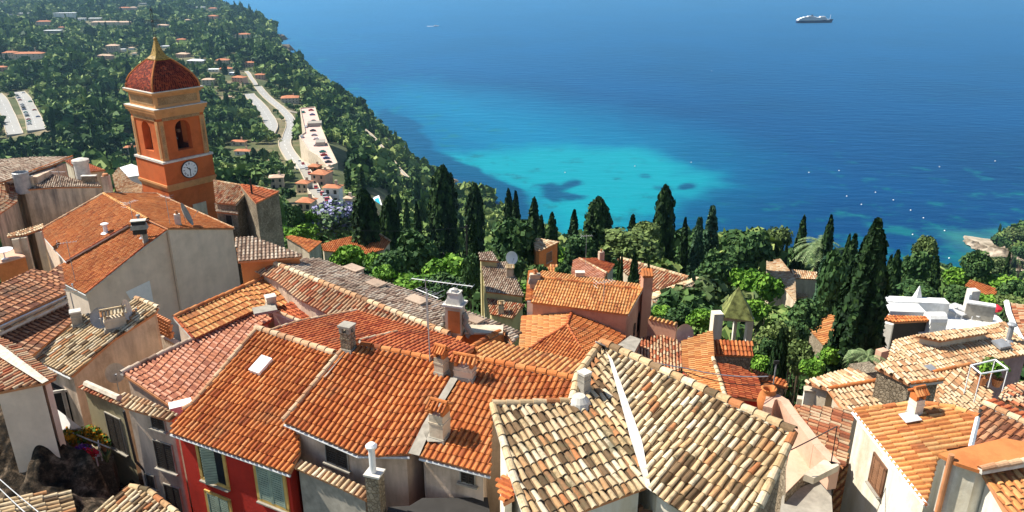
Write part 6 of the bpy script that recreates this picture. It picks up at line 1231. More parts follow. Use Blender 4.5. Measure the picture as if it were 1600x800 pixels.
# potted flowers on the balcony, weeds and vines
def clump(px, h0, rad, mt, label, name='flower_pot', cat='flowers', seed=0, n=500, hz=1.0, pot=True):
    p = W(px[0], px[1], H_(h0)); t = thing(name, label, cat, (p[0], p[1], p[2] - 0.3)); V, Q, tt = crown_lobes(n, 12, 0.18, 90 + seed, (1, 1, 0.8), 0.62); V = V * rad * np.array([1, 1, hz]) + [0, 0, rad * 0.7 + .1]
    link('flowers', npmesh('flowers', V, Q, L_[mt], tt), t)
    if pot: mb = MB(); mb.lathe((p[0], p[1], p[2] - 0.3), [(0.16, 0), (0.24, 0.35), (0.27, 0.38), (0.2, 0.3)], 12); mb.build('pot', M['terra'], t)
for i, (x, y, rd, mt, lab) in enumerate(FL): clump((x, y), 18.4, rd, mt, lab, seed=i)
t = thing('potted_agave', 'pale green and white pointed plant in front of the flowers', 'plant', W(168, 722, H_(18.6))); mb = MB(); p = W(168, 722, H_(18.6))
for i in range(14):
    a = random.random() * 6.28; L = random.uniform(.4, .75); s_ = np.array([math.cos(a), math.sin(a), 0]); q = np.array([-s_[1], s_[0], 0]) * 0.06; mb.add([p - q, p + q, p + s_ * L * .5 + [0, 0, L]], [(0, 1, 2)], 0, random.random())
mb.build('leaves', L_['palm'], t)
t = thing('white_chair', 'white plastic garden chair tipped beside the flower pots', 'chair', W(150, 724, H_(18.9))); p = W(150, 724, H_(18.9)); mb = MB(); mb.box((p[0], p[1], p[2] + .4), .45, .45, .04, .5); mb.build('seat', M['whitep'], t); mb = MB(); mb.box((p[0] + .2, p[1] + .12, p[2] + .42), .04, .42, .45, .5); mb.build('backrest', M['whitep'], t)
for dx in (-.17, .17):
    for dy in (-.17, .17): mb = MB(); mb.box((p[0] + dx, p[1] + dy, p[2]), .04, .04, .4); mb.build('leg', M['whitep'], t)
def wp(px, py, pl): q = pl.at(px, py); return q
for x, y, pl, rd, mt, lab, sd in ((497, 474, P10, 0.55, 'lime', 'green weeds growing on the dark red parapet roof', 20), (528, 487, P10, 0.7, 'f_pink', 'dry pinkish creeper spilling off the small parapet roof', 21), (516, 490, P10, 0.45, 'f_pink', 'smaller dry pink tuft beside the creeper', 24)):
    p = pl.at(x, y); t = thing('creeper_plant', lab, 'plant', p); V, Q, tt = crown_lobes(500, 14, 0.16, 90 + sd, (1, 1, 0.4), 0.7); link('leaves', npmesh('leaves', V * rd * np.array([1, 1, .6]) + [0, 0, .1], Q, L_[mt], tt), t)
for x, y, mt, lab, sd in ((1542, 592, 'olive', 'spiky pale plant in a pot inside the white metal frame', 31), (1533, 600, 'lime', 'green pot plant at the left of the white metal frame', 32), (1556, 603, 'lime', 'yellow-green pot plant at the right of the white metal frame', 33)):
    p = P33.at(x, y, 0.1); t = thing('potted_plant', lab, 'plant', p); V, Q, tt = crown_lobes(260, 9, 0.24, 90 + sd, (1, 1, 0.9), 0.6); link('leaves', npmesh('leaves', V * .45 + [0, 0, .75], Q, L_[mt], tt), t); mb = MB(); mb.lathe(p, [(0.15, 0), (0.24, 0.38), (0.19, 0.3)], 12); mb.build('pot', M['terra'], t)
# ivy on the cottage wall, vine near it, bougainvillea
p = T(478, 352); t = thing('bougainvillea', 'magenta flowering bush behind the rubble stone house', 'bush', at_r(463, 345, 150)); V, Q, tt = crown_lobes(500, 10, 0.2, 77); link('leaves', npmesh('leaves', V * 1.6 + [0, 0, 1.2], Q, L_['f_pink'], tt), t)

# ------------------------------------------------------------------ roads, car parks, street
M['asph'] = plain('pale_asphalt', (0.34, 0.33, 0.31), 0.9, var=0.15, scale=0.3); M['pave'] = plain('pink_paving', (0.62, 0.42, 0.36), 0.9, var=0.1, scale=0.2)
ROADLINE = []
def road(name, label, px, wd, mat='asph', kerb=True, lift=0.6, skirt=5.0):
    pts = np.array([T(*p) for p in px]); t_ = np.linspace(0, len(pts) - 1, (len(pts) - 1) * 8 + 1); P_ = np.stack([np.interp(t_, np.arange(len(pts)), pts[:, k]) for k in range(3)], 1)
    for _ in range(4): P_[1:-1] = (P_[:-2] + P_[1:-1] * 2 + P_[2:]) / 4
    d = np.gradient(P_[:, :2], axis=0); d /= np.linalg.norm(d, axis=1)[:, None] + 1e-9; s_ = np.stack([-d[:, 1], d[:, 0]], 1)
    A, B = P_[:, :2] - s_ * wd / 2, P_[:, :2] + s_ * wd / 2; z = np.maximum(np.maximum(terrain(A[:, 0], A[:, 1]), terrain(B[:, 0], B[:, 1])), terrain(P_[:, 0], P_[:, 1])) + lift
    for _ in range(3): z[1:-1] = (z[:-2] + z[1:-1] * 2 + z[2:]) / 4
    mb = MB(); n = len(P_); rows = []
    def strip(o0, o1, dz, m, thick=None):
        a = P_[:, :2] + s_ * o0; b = P_[:, :2] + s_ * o1
        for i in range(n - 1):
            q = [(a[i][0], a[i][1], z[i] + dz), (b[i][0], b[i][1], z[i] + dz), (b[i + 1][0], b[i + 1][1], z[i + 1] + dz), (a[i + 1][0], a[i + 1][1], z[i + 1] + dz)]
            if thick: mb.add(q + [(x, y, zz - thick) for x, y, zz in q], [(0, 1, 2, 3), (0, 4, 5, 1), (2, 6, 7, 3), (1, 5, 6, 2), (3, 7, 4, 0)], m)
            else: mb.add(q, [(0, 1, 2, 3)], m)
    strip(-wd / 2, wd / 2, 0, 0, skirt)
    if kerb: strip(-wd / 2 - .5, -wd / 2, 0.5, 1, skirt); strip(wd / 2, wd / 2 + .5, 0.5, 1, skirt)
    if wd > 5.5:
        for i in range(0, n - 1, 2): a, b = P_[i], P_[i + 1]; q = s_[i] * 0.1; mb.add([(a[0] - q[0], a[1] - q[1], z[i] + .02), (a[0] + q[0], a[1] + q[1], z[i] + .02), (b[0] + q[0], b[1] + q[1], z[i + 1] + .02), (b[0] - q[0], b[1] - q[1], z[i + 1] + .02)], [(0, 1, 2, 3)], 2)
    o = mb.build(name, [M[mat], M['cream'], M['whitep']]); tag(o, label, kind='structure')
    for i in range(n): ROADLINE.append((P_[i, 0], P_[i, 1], wd / 2 + 3, z[i]))
    return P_, z
road('coast_road', 'two lane road curving down the hillside', [(403, 137), (420, 156), (437, 169), (450, 182), (456, 197), (450, 213), (444, 228), (456, 247), (476, 266)], 9)
road('parking_road', 'parking loop beside the coast road', [(389, 149), (400, 160), (411, 172), (420, 186), (425, 200), (417, 214)], 12)
RV, RVz = road('village_street', 'narrow street running down between small houses', [(461, 250), (475, 266), (487, 287), (500, 308), (509, 324)], 5.0, 'concrete')
CP, CPz = road('car_park_road', 'grey car park lane at the left', [(28, 145), (40, 160), (47, 175), (53, 187), (58, 206)], 14)
road('hill_road', 'road with pale parapets at the left edge', [(-6, 148), (6, 165), (14, 182), (24, 212)], 12)
road('coastal_path', 'pale footpath along the wooded shore', [(559, 197), (581, 215), (600, 237), (612, 252), (631, 275), (647, 294), (664, 314)], 2.5, 'concrete', lift=1.5, skirt=8)
road('villa_lane', 'lane between the far villas', [(385, 112), (393, 124), (400, 134)], 5); road('villa_lane', 'short lane linking road and car park', [(440, 172), (455, 176), (468, 179)], 4, 'concrete')
# roof-top car park building
cpx = [(469, 170), (492, 168), (502, 200), (512, 225), (527, 256), (512, 262), (497, 245), (482, 236), (468, 214), (477, 208)]
hz = max(T(x, y)[2] for x, y in cpx) + 2.5; CPR = max(math.hypot(*W(x, y, hz)[:2]) for x, y in cpx)
top = [W(x, y, hz) for x, y in cpx]; print('carpark', hz, CPR); t = thing('car_park_building', 'long concrete building with a pink rooftop car park', 'building', (top[0][0], top[0][1], hz - 14)); mb = MB(); mb.prism([tuple(p) for p in top], [(p[0], p[1], hz - 34) for p in top]); mb.build('deck', [M['pave']], t)
mb = MB()
for a, b in zip(top, top[1:] + top[:1]): d = b - a; c = (a + b) / 2; mb.box((c[0], c[1], hz - 34), np.linalg.norm(d) + .4, 0.5, 34.8, ux=d)
mb.build('parapet', M['cream'], t)
for x, y, w_, d_ in ((492, 196, 9, 10), (501, 226, 9, 6)): c = W(x, y, hz); mb = MB(); mb.box((c[0], c[1], hz), d_, w_, 2.6, 0.2); mb.build('stair_block', M['concrete'], t)
for i in range(len(top)): FOOT.append((top[i][0], top[i][1], 9))
mid = W(490, 215, hz); FOOT.append((mid[0], mid[1], 14)); mid = W(480, 185, hz); FOOT.append((mid[0], mid[1], 14))
# cars
def car_mesh(col, name):
    mb = MB(); pr = [(-2.1, .35), (-2.1, .85), (-1.9, .95), (-1.25, 1.0), (-.75, 1.45), (.75, 1.48), (1.35, 1.0), (2.0, .85), (2.15, .6), (2.1, .35)]; n = len(pr)
    for sy in (-1, 1): pass
    vs = [(x, -0.85 * (0.82 if z > 1.2 else 1), z) for x, z in pr] + [(x, 0.85 * (0.82 if z > 1.2 else 1), z) for x, z in pr]
    fs = [tuple(range(n)), tuple(range(2 * n - 1, n - 1, -1))] + [(i, (i + 1) % n, n + (i + 1) % n, n + i) for i in range(n)]; mb.add(vs, fs[:2], 0)
    for i, f in enumerate(fs[2:]): mb.f.append(list(f)); mb.m.append(1 if i in (3, 5) else 0); mb.t.append(.5)
    for sy in (-1, 1): mb.add([(-1.1, sy * .87, 1.02), (-.7, sy * .73, 1.4), (.7, sy * .73, 1.42), (1.15, sy * .87, 1.02)], [(0, 1, 2, 3)], 1)
    for x in (-1.3, 1.35):
        for sy in (-1, 1): mb.tube([(x, sy * .88, .33), (x, sy * .62, .33)], 0.33, 10, 2)
    me = bpy.data.meshes.new('parked_car'); me.from_pydata(mb.v, [], mb.f)
    for m in (plain(name, col, 0.3, 0.2, var=0.05), M['glass'], M['dark']): me.materials.append(m)
    me.polygons.foreach_set('material_index', mb.m); me.update(); return me
CM = {'white': car_mesh((.75, .75, .75), 'white_car_paint'), 'silver': car_mesh((.45, .46, .48), 'silver_car_paint'), 'dark': car_mesh((.03, .035, .04), 'black_car_paint'), 'blue': car_mesh((.03, .08, .25), 'blue_car_paint'), 'red': car_mesh((.4, .03, .03), 'red_car_paint'), 'teal': car_mesh((.03, .25, .2), 'teal_car_paint')}
cols = list(CM)
def car(p, rz, c, lab, grp): o = link('parked_car', CM[c]); o.location = tuple(p); o.rotation_euler = (0, 0, rz); tag(o, lab, 'car', grp); return o
for i, (x, y) in enumerate([(489, 205), (491, 212), (494, 218), (504, 238), (506, 243), (510, 248), (513, 254), (472, 215), (478, 199), (474, 176), (486, 173), (488, 180), (490, 190), (495, 228)]):
    c = cols[(i * 5 + 2) % 6]; car(W(x, y, hz + 0.02), 0.25 + random.uniform(-.1, .1) + (1.4 if i in (7, 8, 9) else 0), c, f'{c} car parked on the pink rooftop car park', 'cars on the rooftop car park')
for i in range(20):
    k = 2 + i * (len(CP) - 5) / 20; i0 = int(k); p = CP[i0] + (CP[i0 + 1] - CP[i0]) * (k - i0); d = CP[i0 + 1] - CP[i0]; s_ = np.array([-d[1], d[0]]) / np.linalg.norm(d[:2]); sg = -1 if i % 5 else 1; c = cols[(i * 7) % 6]; q = p[:2] + s_ * sg * 4.4
    car((q[0], q[1], np.interp(k, np.arange(len(CPz)), CPz) + .03), math.atan2(s_[1], s_[0]), c, f'{c} car parked in the grey car park at the left', 'cars in the left car park')
for i in range(10):
    k = 3 + i * 3; k = min(k, len(RV) - 2); d = RV[k + 1] - RV[k]; s_ = np.array([-d[1], d[0]]) / np.linalg.norm(d[:2]); q = RV[k][:2] + s_ * 1.2; c = cols[(i * 3 + 1) % 6]; car((q[0], q[1], RVz[k] + .05), math.atan2(d[1], d[0]), c, f'{c} car on the narrow village street', 'cars on the village street')
# ------------------------------------------------------------------ villas on the hillside
M['vroof'] = plain('orange_villa_roof', (0.52, 0.2, 0.1), 0.9, var=0.3, scale=0.6); M['vroofp'] = plain('pale_villa_roof', (0.6, 0.42, 0.3), 0.9, var=0.25, scale=0.6)
VP = []
def villa(px, py, wpx, roof, wall, label, rz=None, asp=0.65, floors=2, flat=False, r=None):
    p = T(px, py) if r is None else at_r(px, py, r); dp = depth(p); w_ = wpx * dp / F; d_ = w_ * asp; d_ = min(d_, 15); h_ = min(3.3 * floors, w_ * 0.55 + 2) + (2.5 if w_ > 22 else 0); rz = random.uniform(-.5, .5) if rz is None else rz
    zb = min(float(terrain(p[0] + dx, p[1] + dy)[0]) for dx in (-w_ / 2, 0, w_ / 2) for dy in (-d_ / 2, 0, d_ / 2)) - 0.5; zt = p[2] + h_
    t = thing('villa', label, 'villa', (p[0], p[1], zb)); mb = MB(); mb.box((p[0], p[1], zb), w_, d_, zt - zb, rz); mb.build('wall', M[wall], t); mb = MB(); ca, sa = math.cos(rz), math.sin(rz)
    def X(x, y, z): return (p[0] + x * ca - y * sa, p[1] + x * sa + y * ca, z)
    if flat: mb.box((p[0], p[1], zt), w_ * 1.06, d_ * 1.08, 0.5, rz)
    else:
        W2, D2 = w_ / 2 + .6, d_ / 2 + .6; rl = max(0, W2 - D2); hr = zt + min(D2, W2) * 0.3; A = [X(-W2, -D2, zt - .02), X(W2, -D2, zt - .02), X(W2, D2, zt - .02), X(-W2, D2, zt - .02), X(-rl, 0, hr), X(rl, 0, hr)]
        mb.add(A, [(0, 1, 5, 4), (1, 2, 5), (2, 3, 4, 5), (3, 0, 4), (3, 2, 1, 0)])
    mb.build('roof', M[roof], t)
    if wpx > 11:
        nW = max(2, min(5, int(w_ / 4)))
        for f in range(floors):
            for k in range(nW):
                c = np.array(X(w_ * ((k + .5) / nW - .5), -d_ / 2, zt - 1.6 - 3.0 * f)); slab_ = MB(); slab(slab_, c, np.array([ca, sa, 0]), np.array([sa, -ca, 0]), 1.1, 1.5, -.02, .06); slab_.build('window', M['glass'], t)
    if not flat: mb = MB(); c = X(w_ * .2, d_ * .15, zt); mb.box(c, 1.0, 0.8, w_ * 0.14 + 1.4, rz); mb.build('chimney', M['cream'], t)
    FOOT.append((p[0], p[1], w_ * 0.62)); VP.append((px, py, wpx, math.hypot(p[0], p[1]))); return t
VL = [(48, 92, 42, 'vroof', 'cream', 'large cream villa with an orange hipped roof on the left hillside', .1), (18, 92, 20, 'vroof', 'cream', 'orange roofed annex left of the large cream villa', .3), (103, 28, 32, 'whitep', 'whitew', 'modern white flat-roofed villa near the top left', .15, .5, 3, True), (128, 32, 13, 'whitep', 'whitew', 'small white terrace right of the modern white villa', .4, .5, 1, True), (70, 40, 20, 'vroof', 'cream', 'orange roofed villa below the modern white one', .2), (84, 52, 24, 'whitep', 'concrete', 'low grey flat building under the modern white villa', .1, .4, 1, True), (97, 47, 8, 'vroof', 'cream', 'tiny pink villa beside the low grey building', 0), (165, 40, 40, 'vroofp', 'cream', 'wide cream villa with a pale roof left of the cross', .1, .5), (194, 40, 20, 'vroofp', 'cream', 'square cream villa right of the wide one', .1, .8), (150, 34, 18, 'whitep', 'cream', 'pale block behind the wide cream villa', .1, .6, 2, True), (196, 17, 16, 'vroof', 'peach', 'pink villa near the top of the photo left of the cross', .1), (209, 16, 10, 'vroofp', 'peach', 'low wing of the pink villa', .1), (178, 82, 18, 'vroofp', 'cream', 'tall cream villa with a yellowish roof left of the spire', .2, .9, 3), (166, 92, 24, 'vroofp', 'peach', 'long low peach villa under the tall cream one', -.2, .35, 1), (192, 80, 9, 'whitep', 'whitew', 'small white house near the tall cream villa', .1, .7, 1, True), (206, 78, 8, 'vroofp', 'whitew', 'second small white house near the tall cream villa', .1, .7, 1), (211, 86, 7, 'vroofp', 'whitew', 'third small white house near the tall cream villa', .1, .7, 1), (4, 112, 14, 'vroof', 'peach', 'pink roofed villa at the left edge', .1), (2, 4, 5, 'whitep', 'whitew', 'white speck of a house in the top left corner', 0, .7, 1, True), (16, 24, 6, 'whitep', 'whitew', 'tiny white house near the top left corner', 0, .7, 1, True), (38, 24, 14, 'whitep', 'concrete', 'tiny grey terrace near the top left corner', 0, .4, 1, True),
 (314, 14, 13, 'whitep', 'whitew', 'white villa right of the cross near the top', .1, .5, 1, True), (333, 17, 12, 'vroof', 'cream', 'small orange villa beside the white one near the top', .1), (334, 30, 14, 'vroof', 'peach', 'orange roofed villa below the small one near the shore', -.3), (380, 60, 22, 'vroof', 'cream', 'cream villa with an orange roof standing closest to the rocky point', .1), (256, 44, 18, 'vroofp', 'concrete', 'low villa right of the cross', -.3, .4, 1), (258, 75, 12, 'whitep', 'whitew', 'white house right of the golden spire', .1, .7, 1, True), (284, 67, 13, 'vroof', 'peach', 'pink roofed villa right of the golden spire', .2), (287, 90, 18, 'vroofp', 'peach', 'peach villa above the dome shoulder', -.2), (308, 100, 26, 'whitep', 'concrete', 'wide grey-white roofed villa right of the dome', -.2, .5, 1), (349, 100, 19, 'vroof', 'cream', 'first orange roofed villa of the row right of the dome', .1), (335, 112, 16, 'whitep', 'whitew', 'white terrace house in the row right of the dome', .1, .6, 1, True), (354, 114, 18, 'vroof', 'cream', 'second orange roofed villa of the row', .1), (375, 128, 20, 'vroof', 'peach', 'orange roofed villa at the end of the row', -.3), (366, 118, 14, 'whitep', 'whitew', 'white house wedged in the row', .1, .6, 1, True), (327, 134, 18, 'vroofp', 'cream', 'villa with a stepped pale roof right of the dome', .1), (391, 104, 14, 'vroof', 'peach', 'small orange roof above the road', .1), (407, 124, 14, 'vroof', 'peach', 'round orange roof above the bend of the road', .1), (454, 160, 26, 'vroof', 'cream', 'bright orange hipped villa above the rooftop car park', .2, .7), (356, 155, 12, 'vroofp', 'cream', 'small stone shed by the terraced garden', .1, .6, 1), (374, 228, 22, 'vroof', 'cream', 'upper pink roof of the pair right of the tower', -.1, .5, 1), (381, 242, 24, 'vroof', 'whitew', 'lower orange roof of the pair right of the tower', -.1, .5, 1), (205, 242, 14, 'vroof', 'cream', 'orange roofed house just left of the tower belfry', .1, .8), (293, 33, 8, 'vroofp', 'cream', 'faint villa under the hill crest', 0, .6, 1), (224, 8, 10, 'whitep', 'concrete', 'faint grey house on the hill crest', 0, .4, 1, True)]
for v in VL: villa(*v)
for v in [(477, 300, 18, 'vroof', 'cream', 'orange roofed house left of the narrow street', -.25, 1.0, 2), (504, 288, 24, 'vroof', 'peach', 'long orange roofed house right of the narrow street', -.3, 1.0, 2), (493, 268, 16, 'vroof', 'orangew', 'deep orange roof at the top of the narrow street', -.3, .9, 1), (513, 272, 12, 'vroofp', 'cream', 'pale roof block beside the deep orange roof', -.3, .8, 1), (522, 312, 24, 'vroof', 'whitew', 'white house with a small orange roof above the lilac tree', -.15, .7, 2), (481, 328, 22, 'vroof', 'cream', 'pair of orange roofs left of the lilac tree', -.2, 1.0, 1), (434, 292, 20, 'vroofp', 'cream', 'cream house with a pale roof right of the rubble stone house', .2, .8, 2), (1395, 432, 14, 'vroofp', 'whitew', 'scrap of white house between the cypresses', 0, .8, 1), (546, 322, 10, 'vroofp', 'cream', 'small pale shed beside the broad cypress', -.2, .9, 1), (686, 410, 12, 'vroofp', 'cream', 'small lit hut by the utility pole', 0, .8, 1)]:
    villa(*v[:9], r=None)
# pools and terraces
def pool(px, label, h=None):
    z = T(*np.mean(px, 0))[2] + 1.5; q = [W(x, y, z) for x, y in px]; c = np.mean(q, 0); t = thing('swimming_pool', label, 'pool', (c[0], c[1], z)); mb = MB(); mb.prism([tuple(p) for p in q], [tuple(p - [0, 0, 4]) for p in q]); mb.build('terrace', M['whitep'], t)
    mb = MB(); q2 = [c + (p - c) * 0.62 + [0, 0, 0.02] for p in q]; mb.add([tuple(p) for p in q2], [tuple(range(len(q2)))]); mb.build('water', plain('pool_water', (0.02, 0.4, 0.6), 0.1, var=0.05), t); FOOT.append((c[0], c[1], 12))
pool([(582, 309), (592, 305), (597, 320), (590, 326)], 'turquoise swimming pool with a white surround among the trees'); pool([(384, 72), (398, 66), (409, 70), (398, 78)], 'pale pool terrace near the rocky point')
for i, (px, py, w_, lab) in enumerate([(335, 170, 20, 'lawn terrace on the hillside right of the tower'), (320, 165, 14, 'upper lawn terrace right of the tower'), (395, 188, 12, 'small sunny lawn left of the looping road')]):
    p = T(px, py); s_ = w_ * depth(p) / F; q = [p + [x * s_ / 2, y * s_ / 2, 1.2] for x, y in ((-1, -.7), (1, -.5), (.8, .9), (-.9, .7))]; mb = MB(); mb.prism([tuple(a) for a in q], [tuple(a - [0, 0, 7]) for a in q], m=1, mt=0); o = mb.build('lawn_terrace', [plain('lawn%d' % i, (0.2, 0.3, 0.07), 0.9), M['concrete']]); tag(o, lab, 'lawn'); FOOT.append((p[0], p[1], s_ * 0.6))
rockmass('rocky_point', 'bare pale rock point reaching into the bay at the right edge', [(1506, 372), (1530, 388), (1560, 402), (1586, 416), (1610, 420), (1620, 385), (1580, 376), (1556, 374), (1545, 384), (1530, 376)], 226.0, 0.55, 'rockc', 9, skirt=7, sc=5.0)
# beach
mb = MB(); q = [W(x, y, 0.9) for x, y in ((1568, 426), (1584, 419), (1610, 424), (1610, 445), (1560, 440))]; mb.add([tuple(p) for p in q], [tuple(range(5))]); tag(mb.build('beach', plain('pale_sand', (0.6, 0.52, 0.42), 0.95)), 'small sandy cove beach', kind='structure')
rng = np.random.default_rng(12); k = 0
for (x0, y0), (x1, y1), nn_ in (((405, 40), (440, 62), 9), ((440, 62), (446, 90), 8), ((446, 92), (480, 110), 6), ((585, 195), (640, 245), 12), ((640, 245), (770, 322), 26), ((770, 318), (786, 336), 6), ((1512, 380), (1586, 417), 12)):
    for i in range(nn_):
        f = rng.random(); p = W(x0 + (x1 - x0) * f, y0 + (y1 - y0) * f, 0); s_ = rng.uniform(4, 9) * (3.2 if y0 < 100 else 1.0); V = sph(60, rng)
        me_b = bpy.data.meshes.new('shore_rock'); 
        import bmesh
        bm = bmesh.new(); [bm.verts.new(v * (0.8 + 0.3 * rng.random())) for v in V]; bmesh.ops.convex_hull(bm, input=bm.verts); bm.to_mesh(me_b); bm.free(); me_b.materials.append(M['rockc'])
        o = link('shore_rock', me_b); o.location = (p[0] + rng.normal(0, 3), p[1] + rng.normal(0, 3), -0.5); o.scale = (s_, s_ * rng.uniform(.5, 1), s_ * rng.uniform(.25, .6)); o.rotation_euler = (0, 0, rng.random() * 6); tag(o, 'rough brown rock at the water line of the wooded shore', 'rock', 'rocks along the shore')

# ------------------------------------------------------------------ woods
from math import atan2
foot = np.array(FOOT)
PRO = [(742, 388, 832, 500, 60), (826, 420, 1020, 540, 40), (893, 400, 962, 440, 85), (828, 368, 878, 420, 85), (965, 400, 1145, 490, 62), (1195, 400, 1292, 478, 118), (1500, 432, 1562, 472, 125), (1110, 480, 1180, 560, 40), (1255, 488, 1335, 545, 55), (498, 356, 614, 400, 118), (440, 366, 506, 398, 80), (1375, 458, 1600, 560, 48), (1500, 372, 1600, 432, 600), (336, 275, 445, 380, 75), (1505, 436, 1560, 468, 140), (575, 298, 602, 332, 700), (0, 230, 330, 345, 75), (0, 340, 1600, 800, 47)]
PRO += [(464, 166, 536, 272, CPR + 25), (464, 262, 540, 332, 420), (385, 145, 465, 232, 640), (20, 140, 64, 210, 880), (0, 145, 24, 216, 800)]
PRO += [(px - w_ / 2 - 2, py - w_ * .45 - 3, px + w_ / 2 + 2, py - 1, rr - 5) for px, py, w_, rr in VP]
RL = np.array(ROADLINE)
pro2 = []
for x, y, hw, z in ROADLINE:
    a, b = proj((x, y, z)); pro2.append((a, b, math.hypot(x, y)))
pro2 = np.array(pro2)
cell = 7.0; cand = []
rng = np.random.default_rng(99)
# jittered polar sampling with spacing growing with distance
r = 62.0
while r < 4400:
    sp = 5.6 if r < 180 else (6.6 if r < 450 else (8.0 if r < 1100 else 11.0 + (r - 1100) * 0.0028)); n = int(r * R(100) / sp); th = np.linspace(R(-50), R(50), n) + rng.uniform(-.45, .45, n) * sp / r
    rr = r + rng.uniform(-.45, .45, n) * sp; cand.append(np.stack([rr * np.sin(th), rr * np.cos(th), np.full(n, sp)], 1)); r += sp * 0.9
cand = np.concatenate(cand); sdc = sdist(cand[:, :2], coast); cand = cand[sdc > 5]; sdc = sdc[sdc > 5]
ZC = terrain(cand[:, 0], cand[:, 1]); rc = np.hypot(cand[:, 0], cand[:, 1])
dpc = cand[:, 1] * CT + (CAMH - ZC) * ST; PX = 800 + cand[:, 0] / dpc * F; PY = 400 + ((CAMH - ZC) * CT - cand[:, 1] * ST) / dpc * F
rad = cand[:, 2] * np.clip(rng.lognormal(-0.52, 0.33, len(cand)), 0.28, 1.25); hgt = rad * rng.uniform(1.3, 2.5, len(cand)); topy = PY - hgt * CT * F / dpc; hw = rad * F / dpc
ok = (PX > -260) & (PX < 2100) & (topy < 640) & (PY > -14)
for (x0, y0, x1, y1, rp) in PRO: ok &= ~((PX + hw > x0) & (PX - hw < x1) & (PY > y0) & (topy < y1) & (rc < rp + 0.0))
for i in range(0, len(pro2)):
    ok &= ~((np.abs(PX - pro2[i, 0]) < hw + 1.0) & (topy - 1 < pro2[i, 1]) & (PY > pro2[i, 1]) & (rc < pro2[i, 2] + 6) & (rc > pro2[i, 2] - 60))
for (x, y, rf) in FOOT: ok &= np.hypot(cand[:, 0] - x, cand[:, 1] - y) > rf + rad * 0.55
for (x, y, hw_, z) in ROADLINE: ok &= np.hypot(cand[:, 0] - x, cand[:, 1] - y) > hw_ + rad * 0.5
clear = vnoise(cand[:, 0], cand[:, 1], 38, 6); clear2 = vnoise(cand[:, 0], cand[:, 1], 17, 9); ok &= ~(((clear > 0.8) | (clear2 > 0.9)) & (rc > 160))
inv = ((PX > -20) & (PX < 1620))[ok]; cand, ZC, rc, rad, hgt = cand[ok], ZC[ok], rc[ok], rad[ok], hgt[ok]; o_ = np.argsort(rc + np.where(inv, 0, 1e5)); cand, ZC, rc, rad, hgt = cand[o_], ZC[o_], rc[o_], rad[o_], hgt[o_]
print('trees', len(cand)); NI = 290
kinds = ['forest', 'forest', 'oak', 'pine', 'olive', 'forest', 'oak', 'lime']
for i in range(min(NI, len(cand))):
    x, y = cand[i, :2]; z = ZC[i]; kd = kinds[int(rng.integers(0, 8))]; t = thing('wood_tree', 'leafy evergreen tree on the slope below the village', 'tree', (x, y, z), float(rng.random() * 6), 'evergreen trees on the slope below the village')
    c = link('crown', LOB[kd][i % 3], t); c.location = (0, 0, hgt[i] * .6); c.scale = (rad[i] * 1.1, rad[i] * 1.1, hgt[i] * .52); tr = link('trunk', TRK, t); tr.scale = (rad[i], rad[i], hgt[i] * .6 / 1.3)
def merged(sel, n_leaf, size, nl, nm, label):
    tm = [crown_lobes(n_leaf, nl, size, 200 + k, (1, 1, .75), .58) for k in range(5)]; Vs, Ts = [], []; cy_ = rng.random(len(sel)) < 0.07
    tone = np.clip(0.5 + (vnoise(cand[sel, 0], cand[sel, 1], 60, 4) - .5) * 0.7 + (vnoise(cand[sel, 0], cand[sel, 1], 22, 5) - .5) * 0.5 + rng.normal(0, .2, len(sel)), 0, 1)
    for j, i in enumerate(sel):
        V, Q, t = tm[j % 5]; a = rng.random() * 6.28; ca, sa = math.cos(a), math.sin(a); s = (rad[i] * 1.12, rad[i] * 1.12, hgt[i] * .5)
        if cy_[j]: s = (rad[i] * .35, rad[i] * .35, hgt[i] * .8)
        X = V[:, 0] * s[0]; Y = V[:, 1] * s[1]; Vs.append(np.stack([X * ca - Y * sa + cand[i, 0], X * sa + Y * ca + cand[i, 1], V[:, 2] * s[2] + ZC[i] + hgt[i] * (.5 if not cy_[j] else .75)], 1)); Ts.append(np.clip(t * .5 + tone[j] * .85 - .16 - (.25 if cy_[j] else 0), 0, 1))
    V = np.concatenate(Vs); me = npmesh(nm, V, np.arange(len(V)).reshape(-1, 4), L_['forest'], np.concatenate(Ts)); return tag(link(nm, me), label, kind='stuff')
idx = np.arange(len(cand)); a_ = idx[(idx >= NI) & (rc < 520)]; b_ = idx[(idx >= NI) & (rc >= 520)]
if len(a_): merged(a_, 190, 0.4, 9, 'hillside_wood', 'dense evergreen wood on the lower slope')
if len(b_): merged(b_, 60, 0.62, 7, 'headland_wood', 'dense pine wood covering the headland')
# garden undergrowth
def undergrowth():
    n = 26000; th = rng.uniform(R(-22), R(34), n); r = rng.uniform(36, 170, n); x, y = r * np.sin(th), r * np.cos(th); z = terrain(x, y); keep = vnoise(x, y, 9, 8) > 0.38; x, y, z = x[keep], y[keep], z[keep]; n = len(x)
    C = np.stack([x, y, z + rng.uniform(0, .9, n)], 1); V, Q = quads(C, np.tile([0, 0, 1.0], (n, 1)), 0.75, rng, .8); return tag(link('undergrowth', npmesh('undergrowth', V, Q, L_['forest'], rng.random(n))), 'low scrub and ivy covering the garden slopes', kind='stuff')
undergrowth()

